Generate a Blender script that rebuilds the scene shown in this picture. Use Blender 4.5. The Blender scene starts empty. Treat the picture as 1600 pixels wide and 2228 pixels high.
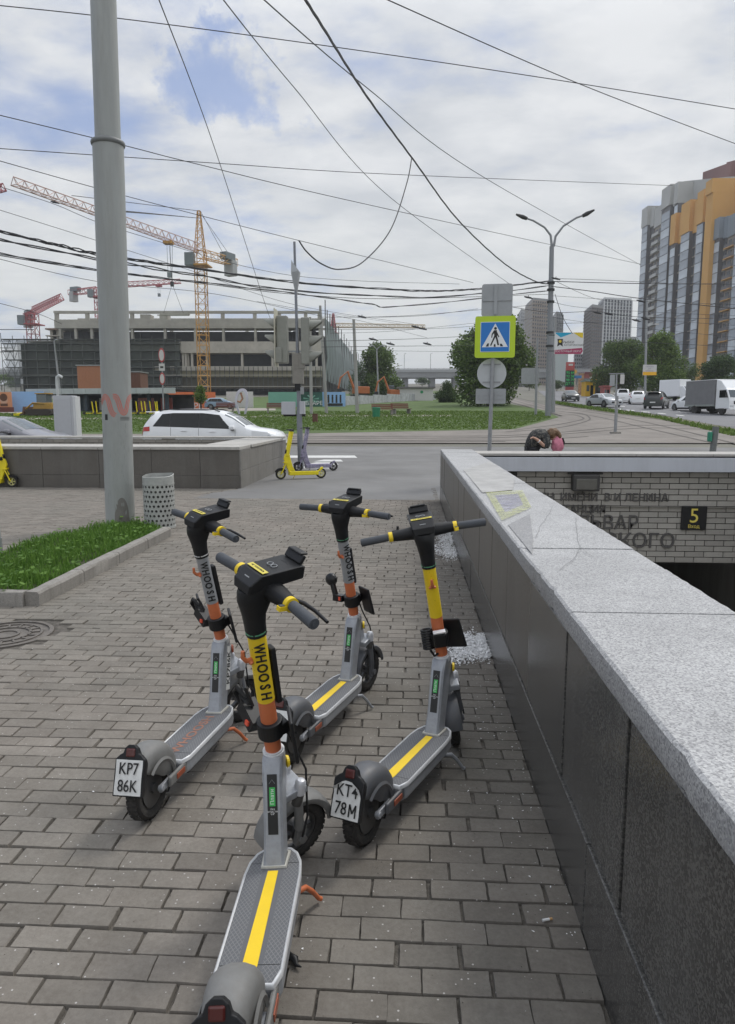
import bpy, bmesh, math, random
from mathutils import Vector, Matrix, noise
R = math.radians
rnd = random.Random(7)
SC = bpy.context.scene
COL = SC.collection
# ---------------------------------------------------------------- camera, world, sun, exposure
F, YH, EYE = 1545.0, 895.0, 1.62          # focal length in photo pixels, eye level line, eye height
PIT = math.atan((1114-YH)/F)
YAW = math.atan(92/F)
cam = bpy.data.cameras.new('camera')
cam.sensor_fit = 'VERTICAL'; cam.sensor_height = 36; cam.lens = F/2228*36
cam.clip_start = .05; cam.clip_end = 6000
co = bpy.data.objects.new('camera', cam); COL.objects.link(co)
co.location = (0, 0, EYE); co.rotation_euler = (math.pi/2-PIT, 0, YAW)
SC.camera = co
SC.view_settings.view_transform = 'Standard'; SC.view_settings.look = 'None'
SC.view_settings.gamma = 1; SC.view_settings.use_curve_mapping = False
SC.view_settings.exposure = 0.10
SC.cycles.max_bounces = 6; SC.cycles.transparent_max_bounces = 8
SUN_AZ, SUN_EL = R(38), R(52)              # towards +Y turned to +X, elevation
world = bpy.data.worlds.new('World'); SC.world = world; world.use_nodes = True
def build_world():
    nt = world.node_tree; N = nt.nodes; L = nt.links; N.clear()
    out = N.new('ShaderNodeOutputWorld')
    bg = N.new('ShaderNodeBackground'); bg.inputs[1].default_value = 0.1
    sky = N.new('ShaderNodeTexSky'); sky.sky_type = 'NISHITA'; sky.sun_disc = False
    sky.sun_elevation = SUN_EL; sky.sun_rotation = SUN_AZ
    tc = N.new('ShaderNodeTexCoord'); sx = N.new('ShaderNodeSeparateXYZ'); L.new(tc.outputs['Generated'], sx.inputs[0])
    def mth(op, a, b=None, clamp=False):
        m = N.new('ShaderNodeMath'); m.operation = op; m.use_clamp = clamp
        for i, v in enumerate((a, b)):
            if v is None: continue
            if isinstance(v, (int, float)): m.inputs[i].default_value = v
            else: L.new(v, m.inputs[i])
        return m.outputs[0]
    zz = mth('ADD', mth('MAXIMUM', sx.outputs[2], 0.0), 0.16)
    cx = N.new('ShaderNodeCombineXYZ')
    L.new(mth('DIVIDE', sx.outputs[0], zz), cx.inputs[0]); L.new(mth('DIVIDE', sx.outputs[1], zz), cx.inputs[1])
    def nz(scale, det, rough, off, dist=0.0, sx_=1.0):
        mp = N.new('ShaderNodeMapping'); mp.inputs['Location'].default_value = off; mp.inputs['Scale'].default_value = (sx_, 1, 1)
        L.new(cx.outputs[0], mp.inputs[0])
        n = N.new('ShaderNodeTexNoise'); n.inputs['Scale'].default_value = scale; n.inputs['Detail'].default_value = det
        n.inputs['Roughness'].default_value = rough; n.inputs['Distortion'].default_value = dist
        L.new(mp.outputs[0], n.inputs['Vector']); return n.outputs[0]
    cover = nz(1.25, 9, .55, (3.1, 1.7, .4), .15, .9)
    fine = nz(4.0, 9, .56, (9.1, 4.7, 2.4), .12, .8)
    # thinner cover to the left, thick to the right
    cv = mth('ADD', mth('MULTIPLY', cover, .72), mth('MULTIPLY', fine, .34))
    cv = mth('ADD', cv, mth('MULTIPLY', sx.outputs[0], .11))
    # one open gap
    hd = Vector((0, 0, 0))
    r = Vector(((462-800)/F, math.cos(PIT)+(1114-150)/F*math.sin(PIT), -math.sin(PIT)+(1114-150)/F*math.cos(PIT)))
    hd = (Matrix.Rotation(YAW, 3, 'Z') @ r).normalized()
    dt = N.new('ShaderNodeVectorMath'); dt.operation = 'DOT_PRODUCT'; 
    gw = N.new('ShaderNodeTexNoise'); gw.inputs['Scale'].default_value = 7; gw.inputs['Detail'].default_value = 7; gw.inputs['Roughness'].default_value = .62; L.new(tc.outputs['Generated'], gw.inputs['Vector'])
    gm = N.new('ShaderNodeVectorMath'); gm.operation = 'MULTIPLY_ADD'; L.new(gw.outputs['Color'], gm.inputs[0]); gm.inputs[1].default_value = (.34, .34, .34); gm.inputs[2].default_value = (-.17, -.17, -.17)
    gs = N.new('ShaderNodeVectorMath'); gs.operation = 'ADD'; L.new(tc.outputs['Generated'], gs.inputs[0]); L.new(gm.outputs[0], gs.inputs[1]); gq = N.new('ShaderNodeVectorMath'); gq.operation = 'NORMALIZE'; L.new(gs.outputs[0], gq.inputs[0])
    L.new(gq.outputs[0], dt.inputs[0]); dt.inputs[1].default_value = hd
    gap = mth('MULTIPLY', mth('SUBTRACT', dt.outputs['Value'], .9976), 1/.0036, True)
    cv = mth('SUBTRACT', cv, mth('MULTIPLY', gap, mth('MULTIPLY', fine, .52)))
    rp = N.new('ShaderNodeValToRGB'); L.new(cv, rp.inputs[0])
    e = rp.color_ramp.elements; e[0].position = .35; e[0].color = (.30, .30, .30, 1); e[1].position = .52; e[1].color = (1, 1, 1, 1)
    rp.color_ramp.interpolation = 'EASE'
    sh = N.new('ShaderNodeValToRGB'); L.new(fine, sh.inputs[0])
    e = sh.color_ramp.elements; e[0].position = .36; e[0].color = (5.7, 6.0, 6.45, 1); e[1].position = .64; e[1].color = (7.7, 7.85, 8.05, 1)
    haz = N.new('ShaderNodeMapRange'); L.new(sx.outputs[2], haz.inputs[0]); haz.inputs[1].default_value = 0; haz.inputs[2].default_value = .3
    haz.inputs[3].default_value = 1; haz.inputs[4].default_value = 0
    mxh = N.new('ShaderNodeMixRGB'); L.new(haz.outputs[0], mxh.inputs[0]); L.new(sh.outputs[0], mxh.inputs[1]); mxh.inputs[2].default_value = (7.1, 7.35, 7.1, 1)
    # an overcast sky is brighter overhead than low down
    up = mth('ADD', 1.0, mth('MULTIPLY', mth('MULTIPLY', mth('SUBTRACT', sx.outputs[2], .42), 1/.5, True), 1.1))
    gn = N.new('ShaderNodeVectorMath'); gn.operation = 'SCALE'; L.new(mxh.outputs[0], gn.inputs[0]); L.new(up, gn.inputs['Scale'])
    blue = N.new('ShaderNodeMixRGB'); blue.inputs[0].default_value = .55
    L.new(sky.outputs[0], blue.inputs[1]); blue.inputs[2].default_value = (1.6, 3.0, 7.2, 1)
    mx = N.new('ShaderNodeMixRGB'); L.new(mth('MAXIMUM', rp.outputs[0], mth('MULTIPLY', haz.outputs[0], .9)), mx.inputs[0])
    L.new(blue.outputs[0], mx.inputs[1]); L.new(gn.outputs[0], mx.inputs[2])
    L.new(mx.outputs[0], bg.inputs[0]); L.new(bg.outputs[0], out.inputs[0])
build_world()
sl = bpy.data.lights.new('sun', 'SUN'); sl.energy = 1.5; sl.angle = R(12); sl.color = (1, .965, .91)
so = bpy.data.objects.new('sun', sl); COL.objects.link(so)
sd = Vector((math.sin(SUN_AZ)*math.cos(SUN_EL), math.cos(SUN_AZ)*math.cos(SUN_EL), math.sin(SUN_EL)))
so.rotation_euler = sd.to_track_quat('Z', 'Y').to_euler()

# ---------------------------------------------------------------- places: a pixel of the photo and a distance give a point
SL = .042
def g(y): return max(0.0, min(y, 700)-29)*SL
def ray(u, v):
    x = (u-800)/F; y = (1114-v)/F
    d = Vector((x, math.cos(PIT)+y*math.sin(PIT), -math.sin(PIT)+y*math.cos(PIT)))
    return Matrix.Rotation(YAW, 3, 'Z') @ (d/d.y)
def W(u, v, d): return Vector((0, 0, EYE))+ray(u, v)*d
def G(u, v, h=0.0):
    r = ray(u, v); o = Vector((0, 0, EYE))
    a, b = .5, 900.0
    if (o+r*b).z > g((o+r*b).y)+h: return o+r*b
    for _ in range(60):
        m = (a+b)/2; p = o+r*m
        if p.z > g(p.y)+h: a = m
        else: b = m
    return o+r*a
def Gd(u, d):                              # ground below column u at distance d
    p = W(u, 900, d); return Vector((p.x, p.y, g(p.y)))
def face_cam(p): return math.atan2(-p.x, p.y)   # heading so that local -y looks to the camera

# ---------------------------------------------------------------- materials
MT = {}
def mat(name, col, rough=.6, metal=0.0, var=.12, sc=6.0, bump=0.0, bs=60.0, spec=None, coat=0.0, dirt=0.0, rand=0.0, coords='Object', streak=False):
    if name in MT: return MT[name]
    m = bpy.data.materials.new(name); m.use_nodes = True; nt = m.node_tree; N = nt.nodes; L = nt.links
    b = N['Principled BSDF']; b.inputs['Roughness'].default_value = rough; b.inputs['Metallic'].default_value = metal
    if spec is not None: b.inputs['Specular IOR Level'].default_value = spec
    if coat: b.inputs['Coat Weight'].default_value = coat; b.inputs['Coat Roughness'].default_value = .08
    tc = N.new('ShaderNodeTexCoord'); mp = N.new('ShaderNodeMapping'); L.new(tc.outputs[coords], mp.inputs[0])
    if streak: mp.inputs['Scale'].default_value = (1, 1, .12)
    n = N.new('ShaderNodeTexNoise'); n.inputs['Scale'].default_value = sc; n.inputs['Detail'].default_value = 8; n.inputs['Roughness'].default_value = .65
    L.new(mp.outputs[0], n.inputs['Vector'])
    rp = N.new('ShaderNodeValToRGB'); L.new(n.outputs[0], rp.inputs[0])
    e = rp.color_ramp.elements; e[0].position = .3; e[1].position = .7
    e[0].color = tuple(max(0, c*(1-var)) for c in col)+(1,); e[1].color = tuple(min(1, c*(1+var)) for c in col)+(1,)
    c = rp.outputs[0]
    if dirt:
        n2 = N.new('ShaderNodeTexNoise'); n2.inputs['Scale'].default_value = sc*3.3; n2.inputs['Detail'].default_value = 10; n2.inputs['Roughness'].default_value = .75
        L.new(mp.outputs[0], n2.inputs['Vector'])
        r2 = N.new('ShaderNodeValToRGB'); L.new(n2.outputs[0], r2.inputs[0]); r2.color_ramp.elements[0].position = .45; r2.color_ramp.elements[1].position = .75
        mm = N.new('ShaderNodeMath'); mm.operation = 'MULTIPLY'; mm.inputs[1].default_value = dirt; L.new(r2.outputs[0], mm.inputs[0])
        mx = N.new('ShaderNodeMixRGB'); L.new(mm.outputs[0], mx.inputs[0]); L.new(c, mx.inputs[1]); mx.inputs[2].default_value = (.13, .11, .09, 1); c = mx.outputs[0]
    if rand:
        g1 = N.new('ShaderNodeNewGeometry'); oi = N.new('ShaderNodeObjectInfo')
        ad = N.new('ShaderNodeMath'); ad.operation = 'ADD'; L.new(g1.outputs['Random Per Island'], ad.inputs[0]); L.new(oi.outputs['Random'], ad.inputs[1])
        fr = N.new('ShaderNodeMath'); fr.operation = 'FRACT'; L.new(ad.outputs[0], fr.inputs[0])
        mr = N.new('ShaderNodeMapRange'); L.new(fr.outputs[0], mr.inputs[0]); mr.inputs[3].default_value = 1-rand; mr.inputs[4].default_value = 1+rand
        hs = N.new('ShaderNodeHueSaturation'); L.new(mr.outputs[0], hs.inputs['Value']); L.new(c, hs.inputs['Color']); c = hs.outputs[0]
    L.new(c, b.inputs['Base Color'])
    if bump:
        n3 = N.new('ShaderNodeTexNoise'); n3.inputs['Scale'].default_value = bs; n3.inputs['Detail'].default_value = 6; L.new(tc.outputs[coords], n3.inputs['Vector'])
        bp = N.new('ShaderNodeBump'); bp.inputs['Strength'].default_value = bump; bp.inputs['Distance'].default_value = .01
        L.new(n3.outputs[0], bp.inputs['Height']); L.new(bp.outputs[0], b.inputs['Normal'])
    MT[name] = m; return m
def speckle(name, base, specks, scale, rough=.6, bump=.3, coords='Object', low=.2, thr=(.35, .65), stain=None):
    """stone with grains: voronoi cells coloured at random between several tones, over a slow variation"""
    m = bpy.data.materials.new(name); m.use_nodes = True; nt = m.node_tree; N = nt.nodes; L = nt.links
    b = N['Principled BSDF']; b.inputs['Roughness'].default_value = rough
    tc = N.new('ShaderNodeTexCoord')
    v = N.new('ShaderNodeTexVoronoi'); v.inputs['Scale'].default_value = scale; L.new(tc.outputs[coords], v.inputs['Vector'])
    sp = N.new('ShaderNodeSeparateColor'); L.new(v.outputs['Color'], sp.inputs[0])
    rp = N.new('ShaderNodeValToRGB'); L.new(sp.outputs[0], rp.inputs[0]); rp.color_ramp.interpolation = 'CONSTANT'
    els = rp.color_ramp.elements; els[0].position = 0; els[0].color = specks[0]+(1,)
    for i, s in enumerate(specks[1:]):
        if i == 0: el = els[1]; el.position = 1/len(specks)
        else: el = els.new((i+1)/len(specks))
        el.color = s+(1,)
    n = N.new('ShaderNodeTexNoise'); n.inputs['Scale'].default_value = 1.7; n.inputs['Detail'].default_value = 9; n.inputs['Roughness'].default_value = .7
    L.new(tc.outputs[coords], n.inputs['Vector'])
    mr = N.new('ShaderNodeMapRange'); L.new(n.outputs[0], mr.inputs[0]); mr.inputs[1].default_value = thr[0]; mr.inputs[2].default_value = thr[1]; mr.inputs[3].default_value = 1-low; mr.inputs[4].default_value = 1+low
    hs = N.new('ShaderNodeHueSaturation'); L.new(rp.outputs[0], hs.inputs['Color']); L.new(mr.outputs[0], hs.inputs['Value'])
    mx = N.new('ShaderNodeMixRGB'); mx.inputs[0].default_value = .45; L.new(hs.outputs[0], mx.inputs[1]); mx.inputs[2].default_value = base+(1,)
    c = mx.outputs[0]
    if stain:
        n4 = N.new('ShaderNodeTexNoise'); n4.inputs['Scale'].default_value = 2.5; n4.inputs['Detail'].default_value = 10; n4.inputs['Roughness'].default_value = .7
        mp = N.new('ShaderNodeMapping'); mp.inputs['Scale'].default_value = (3, 3, .25); L.new(tc.outputs[coords], mp.inputs[0]); L.new(mp.outputs[0], n4.inputs['Vector'])
        r4 = N.new('ShaderNodeValToRGB'); L.new(n4.outputs[0], r4.inputs[0]); r4.color_ramp.elements[0].position = .48; r4.color_ramp.elements[1].position = .7
        mq = N.new('ShaderNodeMath'); mq.operation = 'MULTIPLY'; mq.inputs[1].default_value = stain[3]; L.new(r4.outputs[0], mq.inputs[0])
        m4 = N.new('ShaderNodeMixRGB'); L.new(mq.outputs[0], m4.inputs[0]); L.new(c, m4.inputs[1]); m4.inputs[2].default_value = stain[:3]+(1,); c = m4.outputs[0]
    L.new(c, b.inputs['Base Color'])
    n3 = N.new('ShaderNodeTexNoise'); n3.inputs['Scale'].default_value = scale*.6; n3.inputs['Detail'].default_value = 4; L.new(tc.outputs[coords], n3.inputs['Vector'])
    bp = N.new('ShaderNodeBump'); bp.inputs['Strength'].default_value = bump; bp.inputs['Distance'].default_value = .004
    L.new(n3.outputs[0], bp.inputs['Height']); L.new(bp.outputs[0], b.inputs['Normal'])
    MT[name] = m; return m

# ---------------------------------------------------------------- mesh builder
class MB:
    def __init__(s): s.v = []; s.f = []; s.mi = []; s.cur = 0
    def add(s, vs, fs):
        o = len(s.v); s.v += [Vector(p) for p in vs]
        for f in fs: s.f.append([o+i for i in f]); s.mi.append(s.cur)
        return s
    def box(s, c, d, rot=None):
        c = Vector(c); h = Vector(d)/2
        vs = [Vector((x, y, z)) for z in (-h.z, h.z) for x, y in ((-h.x, -h.y), (h.x, -h.y), (h.x, h.y), (-h.x, h.y))]
        if rot is not None:
            m = rot if isinstance(rot, Matrix) else Matrix.Rotation(rot, 3, 'Z')
            vs = [m @ v for v in vs]
        return s.add([c+v for v in vs], [(3, 2, 1, 0), (4, 5, 6, 7), (0, 1, 5, 4), (1, 2, 6, 5), (2, 3, 7, 6), (3, 0, 4, 7)])
    def cyl(s, a, b, r0, r1=None, n=12, cap=True):
        a = Vector(a); b = Vector(b); r1 = r0 if r1 is None else r1
        q = (b-a).to_track_quat('Z', 'X'); vs = []
        for c, r in ((a, r0), (b, r1)):
            for i in range(n):
                t = 2*math.pi*i/n; vs.append(c+q @ Vector((math.cos(t)*r, math.sin(t)*r, 0)))
        fs = [(i, (i+1) % n, n+(i+1) % n, n+i) for i in range(n)]
        if cap: fs += [tuple(range(n-1, -1, -1)), tuple(range(n, 2*n))]
        return s.add(vs, fs)
    def tube(s, pts, r, n=8, closed=False, cap=True):
        pts = [Vector(p) for p in pts]; m = len(pts); vs = []
        rr = r if isinstance(r, (list, tuple)) else [r]*m
        up = None
        for i, p in enumerate(pts):
            if closed: t = pts[(i+1) % m]-pts[i-1]
            else: t = pts[min(i+1, m-1)]-pts[max(i-1, 0)]
            t.normalize()
            if up is None:
                up = Vector((0, 0, 1)) if abs(t.z) < .9 else Vector((1, 0, 0))
            x = up.cross(t)
            if x.length < 1e-5: x = Vector((1, 0, 0)).cross(t)
            x.normalize(); y = t.cross(x); up = y
            for k in range(n):
                a = 2*math.pi*k/n; vs.append(p+x*math.cos(a)*rr[i]+y*math.sin(a)*rr[i])
        fs = []
        for i in range(m if closed else m-1):
            j = (i+1) % m
            for k in range(n): fs.append((i*n+k, i*n+(k+1) % n, j*n+(k+1) % n, j*n+k))
        if cap and not closed: fs += [tuple(range(n-1, -1, -1)), tuple(range((m-1)*n, m*n))]
        return s.add(vs, fs)
    def prism(s, poly, z0, z1, mtx=None):
        n = len(poly); vs = [Vector((p[0], p[1], z0)) for p in poly]+[Vector((p[0], p[1], z1)) for p in poly]
        if mtx is not None: vs = [mtx @ v for v in vs]
        return s.add(vs, [tuple(range(n-1, -1, -1)), tuple(range(n, 2*n))]+[(i, (i+1) % n, n+(i+1) % n, n+i) for i in range(n)])
    def loft(s, secs, close=True, caps=True):
        n = len(secs[0]); vs = [p for q in secs for p in q]; fs = []
        for i in range(len(secs)-1):
            for k in range(n if close else n-1): fs.append((i*n+k, i*n+(k+1) % n, (i+1)*n+(k+1) % n, (i+1)*n+k))
        if caps and close: fs += [tuple(range(n-1, -1, -1)), tuple(range((len(secs)-1)*n, len(secs)*n))]
        return s.add(vs, fs)
    def lathe(s, prof, c=(0, 0, 0), axis='Z', n=20):
        c = Vector(c); secs = []
        for i in range(n):
            t = 2*math.pi*i/n
            for r, h in prof:
                if axis == 'Z': v = Vector((r*math.cos(t), r*math.sin(t), h))
                elif axis == 'Y': v = Vector((r*math.cos(t), h, r*math.sin(t)))
                else: v = Vector((h, r*math.cos(t), r*math.sin(t)))
                secs.append(c+v)
        m = len(prof)
        return s.add(secs, [(i*m+k, i*m+k+1, ((i+1) % n)*m+k+1, ((i+1) % n)*m+k) for i in range(n) for k in range(m-1)])
    def quad(s, a, b, c, d): return s.add([a, b, c, d], [(0, 1, 2, 3)])
    def xf(s, m, start=0):
        for i in range(start, len(s.v)): s.v[i] = m @ s.v[i]
        return s
    def mesh(s, name, mats, smooth=None, bevel=0, seg=2):
        me = bpy.data.meshes.new(name); me.from_pydata([tuple(v) for v in s.v], [], s.f)
        for m in (mats if isinstance(mats, (list, tuple)) else [mats]): me.materials.append(m)
        if any(s.mi): me.polygons.foreach_set('material_index', s.mi)
        bm = bmesh.new(); bm.from_mesh(me); bmesh.ops.recalc_face_normals(bm, faces=bm.faces)
        if bevel:
            es = [e for e in bm.edges if len(e.link_faces) == 2 and e.calc_face_angle(0) > .6]
            bmesh.ops.bevel(bm, geom=es, offset=bevel, segments=seg, affect='EDGES', profile=.5, clamp_overlap=True)
        if smooth is not None:
            for f in bm.faces: f.smooth = True
            for e in bm.edges:
                if len(e.link_faces) == 2 and e.calc_face_angle(0) > R(smooth): e.smooth = False
        bm.to_mesh(me); bm.free(); me.update(); return me
    def obj(s, name, mats, parent=None, smooth=None, bevel=0, seg=2, **props):
        o = bpy.data.objects.new(name, s.mesh(name, mats, smooth, bevel, seg)); COL.objects.link(o)
        if parent is not None: o.parent = parent
        for k, v in props.items(): o[k] = v
        return o
def thing(name, label, cat, loc=(0, 0, 0), rz=0.0, group=None):
    o = bpy.data.objects.new(name, None); COL.objects.link(o); o.location = loc; o.rotation_euler = (0, 0, rz)
    o['label'] = label; o['category'] = cat
    if group: o['group'] = group
    return o
def tag(o, label, cat, group=None):
    o['label'] = label; o['category'] = cat
    if group: o['group'] = group
    return o
def copy_tree(o, parent=None):
    c = o.copy(); COL.objects.link(c); c.parent = parent
    for ch in list(o.children): copy_tree(ch, c)
    return c
def inst(me, name, parent, loc, rot=(0, 0, 0), scale=(1, 1, 1)):
    o = bpy.data.objects.new(name, me); COL.objects.link(o); o.parent = parent; o.location = loc; o.rotation_euler = rot; o.scale = scale; return o
def text(body, size, m, o, x, y, parent=None, name='lettering', ext=.001, align='CENTER', sx=1.0, off=0.0):
    """flat lettering: o = centre, x = reading direction, y = up"""
    cu = bpy.data.curves.new(name, 'FONT'); cu.body = body; cu.size = size; cu.extrude = ext; cu.align_x = align; cu.align_y = 'CENTER'; cu.offset = off
    cu.resolution_u = 3
    t = bpy.data.objects.new(name, cu); me = bpy.data.meshes.new_from_object(t); bpy.data.objects.remove(t)
    x = Vector(x).normalized(); y = Vector(y).normalized(); z = x.cross(y)
    M4 = Matrix((x*sx, y, z)).transposed().to_4x4(); M4.translation = Vector(o); me.transform(M4)
    me.materials.clear(); me.materials.append(m)
    ob = bpy.data.objects.new(name, me); COL.objects.link(ob)
    if parent is not None: ob.parent = parent
    return ob
def clipY(poly, y, keep_less):
    out = []
    for i in range(len(poly)):
        a, b = poly[i], poly[(i+1) % len(poly)]
        ia = (a[1] <= y) == keep_less; ib = (b[1] <= y) == keep_less
        if ia: out.append(a)
        if ia != ib:
            t = (y-a[1])/(b[1]-a[1]); out.append((a[0]+(b[0]-a[0])*t, y))
    return out
def drape(name, poly, m, off, kind='structure', cut=None):
    """polygon laid on the ground, split where the ground bends"""
    mb = MB(); poly = [(p[0], p[1]) for p in poly]
    for less in (True, False):
        q = clipY(poly, 29.0, less)
        if len(q) >= 3: mb.add([(x, y, (0 if less else (y-29)*SL)+off) for x, y in q], [tuple(range(len(q)))])
    o = mb.obj(name, m)
    for p in o.data.polygons:
        if p.normal.z < 0: p.flip()
    if kind: o['kind'] = kind
    return o
def inpoly(x, y, P):
    r = False
    for i in range(len(P)):
        x1, y1 = P[i]; x2, y2 = P[i-1]
        if (y1 > y) != (y2 > y) and x < (x2-x1)*(y-y1)/(y2-y1)+x1: r = not r
    return r
# ================================================================= GROUND
m_asph = mat('asphalt', (.125, .125, .128), .9, var=.16, sc=1.3, bump=.35, bs=90, dirt=.18, coords='Generated')
m_asph = mat('asphalt_road', (.165, .163, .16), .9, var=.22, sc=.45, bump=.3, bs=40, dirt=.2)
m_bed = mat('joint_sand', (.10, .09, .077), .95, var=.5, sc=25, bump=.6, bs=200)
m_dirt = mat('tram_dirt', (.205, .185, .165), .95, var=.22, sc=.35, bump=.5, bs=12, dirt=.35)
m_base = mat('earth', (.14, .135, .11), .95, var=.3, sc=.1)
m_green = mat('turf', (.062, .105, .018), .95, var=.34, sc=.5, bump=.6, bs=9, dirt=.15)
m_path = mat('gravel_path', (.30, .27, .235), .95, var=.15, sc=1)
m_white = mat('road_paint', (.62, .62, .60), .7, var=.12, sc=3, dirt=.45)
XW0, XW1, YEND, ZC = .56, 1.115, 13.0, .935            # parapet: faces, far end, top
PIT_R = (XW1, 6.45, -3.0, 12.65)                        # stairwell opening x0,x1,y0,y1
PIT_L = (-14.0, -4.6, 16.0, 19.6)
def ground_sheet():
    xs = sorted({-2500, -600, -200, -60, PIT_L[0], PIT_L[1], -2, PIT_R[0], PIT_R[1], 30, 80, 250, 700, 2500})
    ys = sorted({-60, PIT_R[2], 6, PIT_R[3], PIT_L[2], PIT_L[3], 29, 60, 120, 250, 450, 700, 1500, 4000})
    mb = MB(); idx = {}
    for j, y in enumerate(ys):
        for i, x in enumerate(xs):
            idx[i, j] = len(mb.v); mb.v.append(Vector((x, y, g(y)-.05)))
    for j in range(len(ys)-1):
        for i in range(len(xs)-1):
            cx, cy = (xs[i]+xs[i+1])/2, (ys[j]+ys[j+1])/2
            if any(p[0] < cx < p[1] and p[2] < cy < p[3] for p in (PIT_R, PIT_L)): continue
            mb.f.append([idx[i, j], idx[i+1, j], idx[i+1, j+1], idx[i, j+1]]); mb.mi.append(0)
    o = mb.obj('ground', m_base); o['kind'] = 'structure'
ground_sheet()
# asphalt: pavement end, street in front, side of the stairwell
XL = -3.58; YL0 = 14.85
drape('street', [(-60, 21.0), (XL, 21.0), (XL-.05, 14.75), (-4.4, 13.1), (XW0, 13.1), (XW0, 13.02), (60, 13.02), (60, 31.3), (-60, 31.3)], m_asph, -.004)
drape('side_pavement', [(6.75, -20), (30, -20), (30, 13.02), (6.75, 13.02)], m_asph, -.006)
drape('paving_bed', [(-16, -3), (XW0+.1, -3), (XW0+.1, 13.1), (-4.4, 13.1), (XL-.05, 14.8), (XL-.05, 15.2), (-16, 15.2)], m_bed, -.014)
# grass bed beside the big pole
K1, K2 = G(374, 1166), G(86, 1318)
gp = [(K1.x-.1, K1.y+.02), (K2.x-.12, K2.y), (K2.x-.55, K2.y+.02), (-9, 6.6)] 
B1, B2 = G(300, 1141), G(0, 1216)
gp += [(-9, B2.y+1.2), (B2.x, B2.y), (G(120, 1176).x, G(120, 1176).y), (B1.x, B1.y)]
GRASS = gp
mh = G(12, 1378); MHC = (mh.x, mh.y, .33)
# ---- pavers: the 300 that show largest singly, the others joined
def paver_mats():
    m = bpy.data.materials.new('paver_concrete'); m.use_nodes = True; N = m.node_tree.nodes; L = m.node_tree.links; b = N['Principled BSDF']
    b.inputs['Roughness'].default_value = .88; b.inputs['Specular IOR Level'].default_value = .3
    geo = N.new('ShaderNodeNewGeometry'); oi = N.new('ShaderNodeObjectInfo')
    def noise_(sc, det=8, ro=.65):
        n = N.new('ShaderNodeTexNoise'); n.inputs['Scale'].default_value = sc; n.inputs['Detail'].default_value = det; n.inputs['Roughness'].default_value = ro
        L.new(geo.outputs['Position'], n.inputs['Vector']); return n.outputs[0]
    def ramp(s, a, ca, b_, cb):
        r = N.new('ShaderNodeValToRGB'); L.new(s, r.inputs[0]); e = r.color_ramp.elements; e[0].position = a; e[0].color = ca; e[1].position = b_; e[1].color = cb; return r.outputs[0]
    def mix(f, a, b_, t='MIX'):
        x = N.new('ShaderNodeMixRGB'); x.blend_type = t
        for i, v in enumerate((f, a, b_)):
            if isinstance(v, (int, float)): x.inputs[i].default_value = v
            elif isinstance(v, tuple): x.inputs[i].default_value = v
            else: L.new(v, x.inputs[i])
        return x.outputs[0]
    ad = N.new('ShaderNodeMath'); ad.operation = 'ADD'; L.new(geo.outputs['Random Per Island'], ad.inputs[0]); L.new(oi.outputs['Random'], ad.inputs[1])
    fr = N.new('ShaderNodeMath'); fr.operation = 'FRACT'; L.new(ad.outputs[0], fr.inputs[0])
    per = ramp(fr.outputs[0], 0, (.215, .195, .170, 1), 1, (.285, .259, .226, 1))
    col = mix(ramp(noise_(.45, 5), .42, (0, 0, 0, 1), .62, (.55, .55, .55, 1)), per, (.215, .208, .182, 1))
    col = mix(ramp(noise_(55, 6, .8), .35, (.6, .6, .6, 1), .75, (0, 0, 0, 1)), col, mix(1.0, col, (.55, .53, .52, 1), 'MULTIPLY'))
    col = mix(ramp(noise_(5, 8, .75), .38, (.5, .5, .5, 1), .6, (0, 0, 0, 1)), col, mix(1.0, col, (.72, .70, .68, 1), 'MULTIPLY'))
    # shade along the foot of the parapet painted in, broken into grimy patches
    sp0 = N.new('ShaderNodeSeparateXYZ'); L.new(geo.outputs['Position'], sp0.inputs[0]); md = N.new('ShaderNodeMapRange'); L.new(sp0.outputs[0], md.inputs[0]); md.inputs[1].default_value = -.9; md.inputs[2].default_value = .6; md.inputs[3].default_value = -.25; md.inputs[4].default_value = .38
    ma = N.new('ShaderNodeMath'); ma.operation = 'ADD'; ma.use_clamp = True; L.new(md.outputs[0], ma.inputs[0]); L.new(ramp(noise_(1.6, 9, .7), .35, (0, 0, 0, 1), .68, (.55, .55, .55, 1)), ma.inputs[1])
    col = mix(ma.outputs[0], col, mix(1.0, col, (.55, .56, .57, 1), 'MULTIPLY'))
    vo = N.new('ShaderNodeTexVoronoi'); vo.inputs['Scale'].default_value = 55; L.new(geo.outputs['Position'], vo.inputs['Vector'])
    sp = N.new('ShaderNodeSeparateColor'); L.new(vo.outputs['Color'], sp.inputs[0])
    m1 = N.new('ShaderNodeMath'); m1.operation = 'LESS_THAN'; L.new(vo.outputs['Distance'], m1.inputs[0]); m1.inputs[1].default_value = .17
    m2 = N.new('ShaderNodeMath'); m2.operation = 'GREATER_THAN'; L.new(sp.outputs[0], m2.inputs[0]); m2.inputs[1].default_value = .88
    m3 = N.new('ShaderNodeMath'); m3.operation = 'MULTIPLY'; L.new(m1.outputs[0], m3.inputs[0]); L.new(m2.outputs[0], m3.inputs[1])
    col = mix(m3.outputs[0], col, (.42, .40, .38, 1))
    L.new(col, b.inputs['Base Color'])
    bp = N.new('ShaderNodeBump'); bp.inputs['Strength'].default_value = .5; bp.inputs['Distance'].default_value = .003
    L.new(noise_(120, 5, .7), bp.inputs['Height']); L.new(bp.outputs[0], b.inputs['Normal'])
    return m
m_pav = paver_mats()
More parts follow.
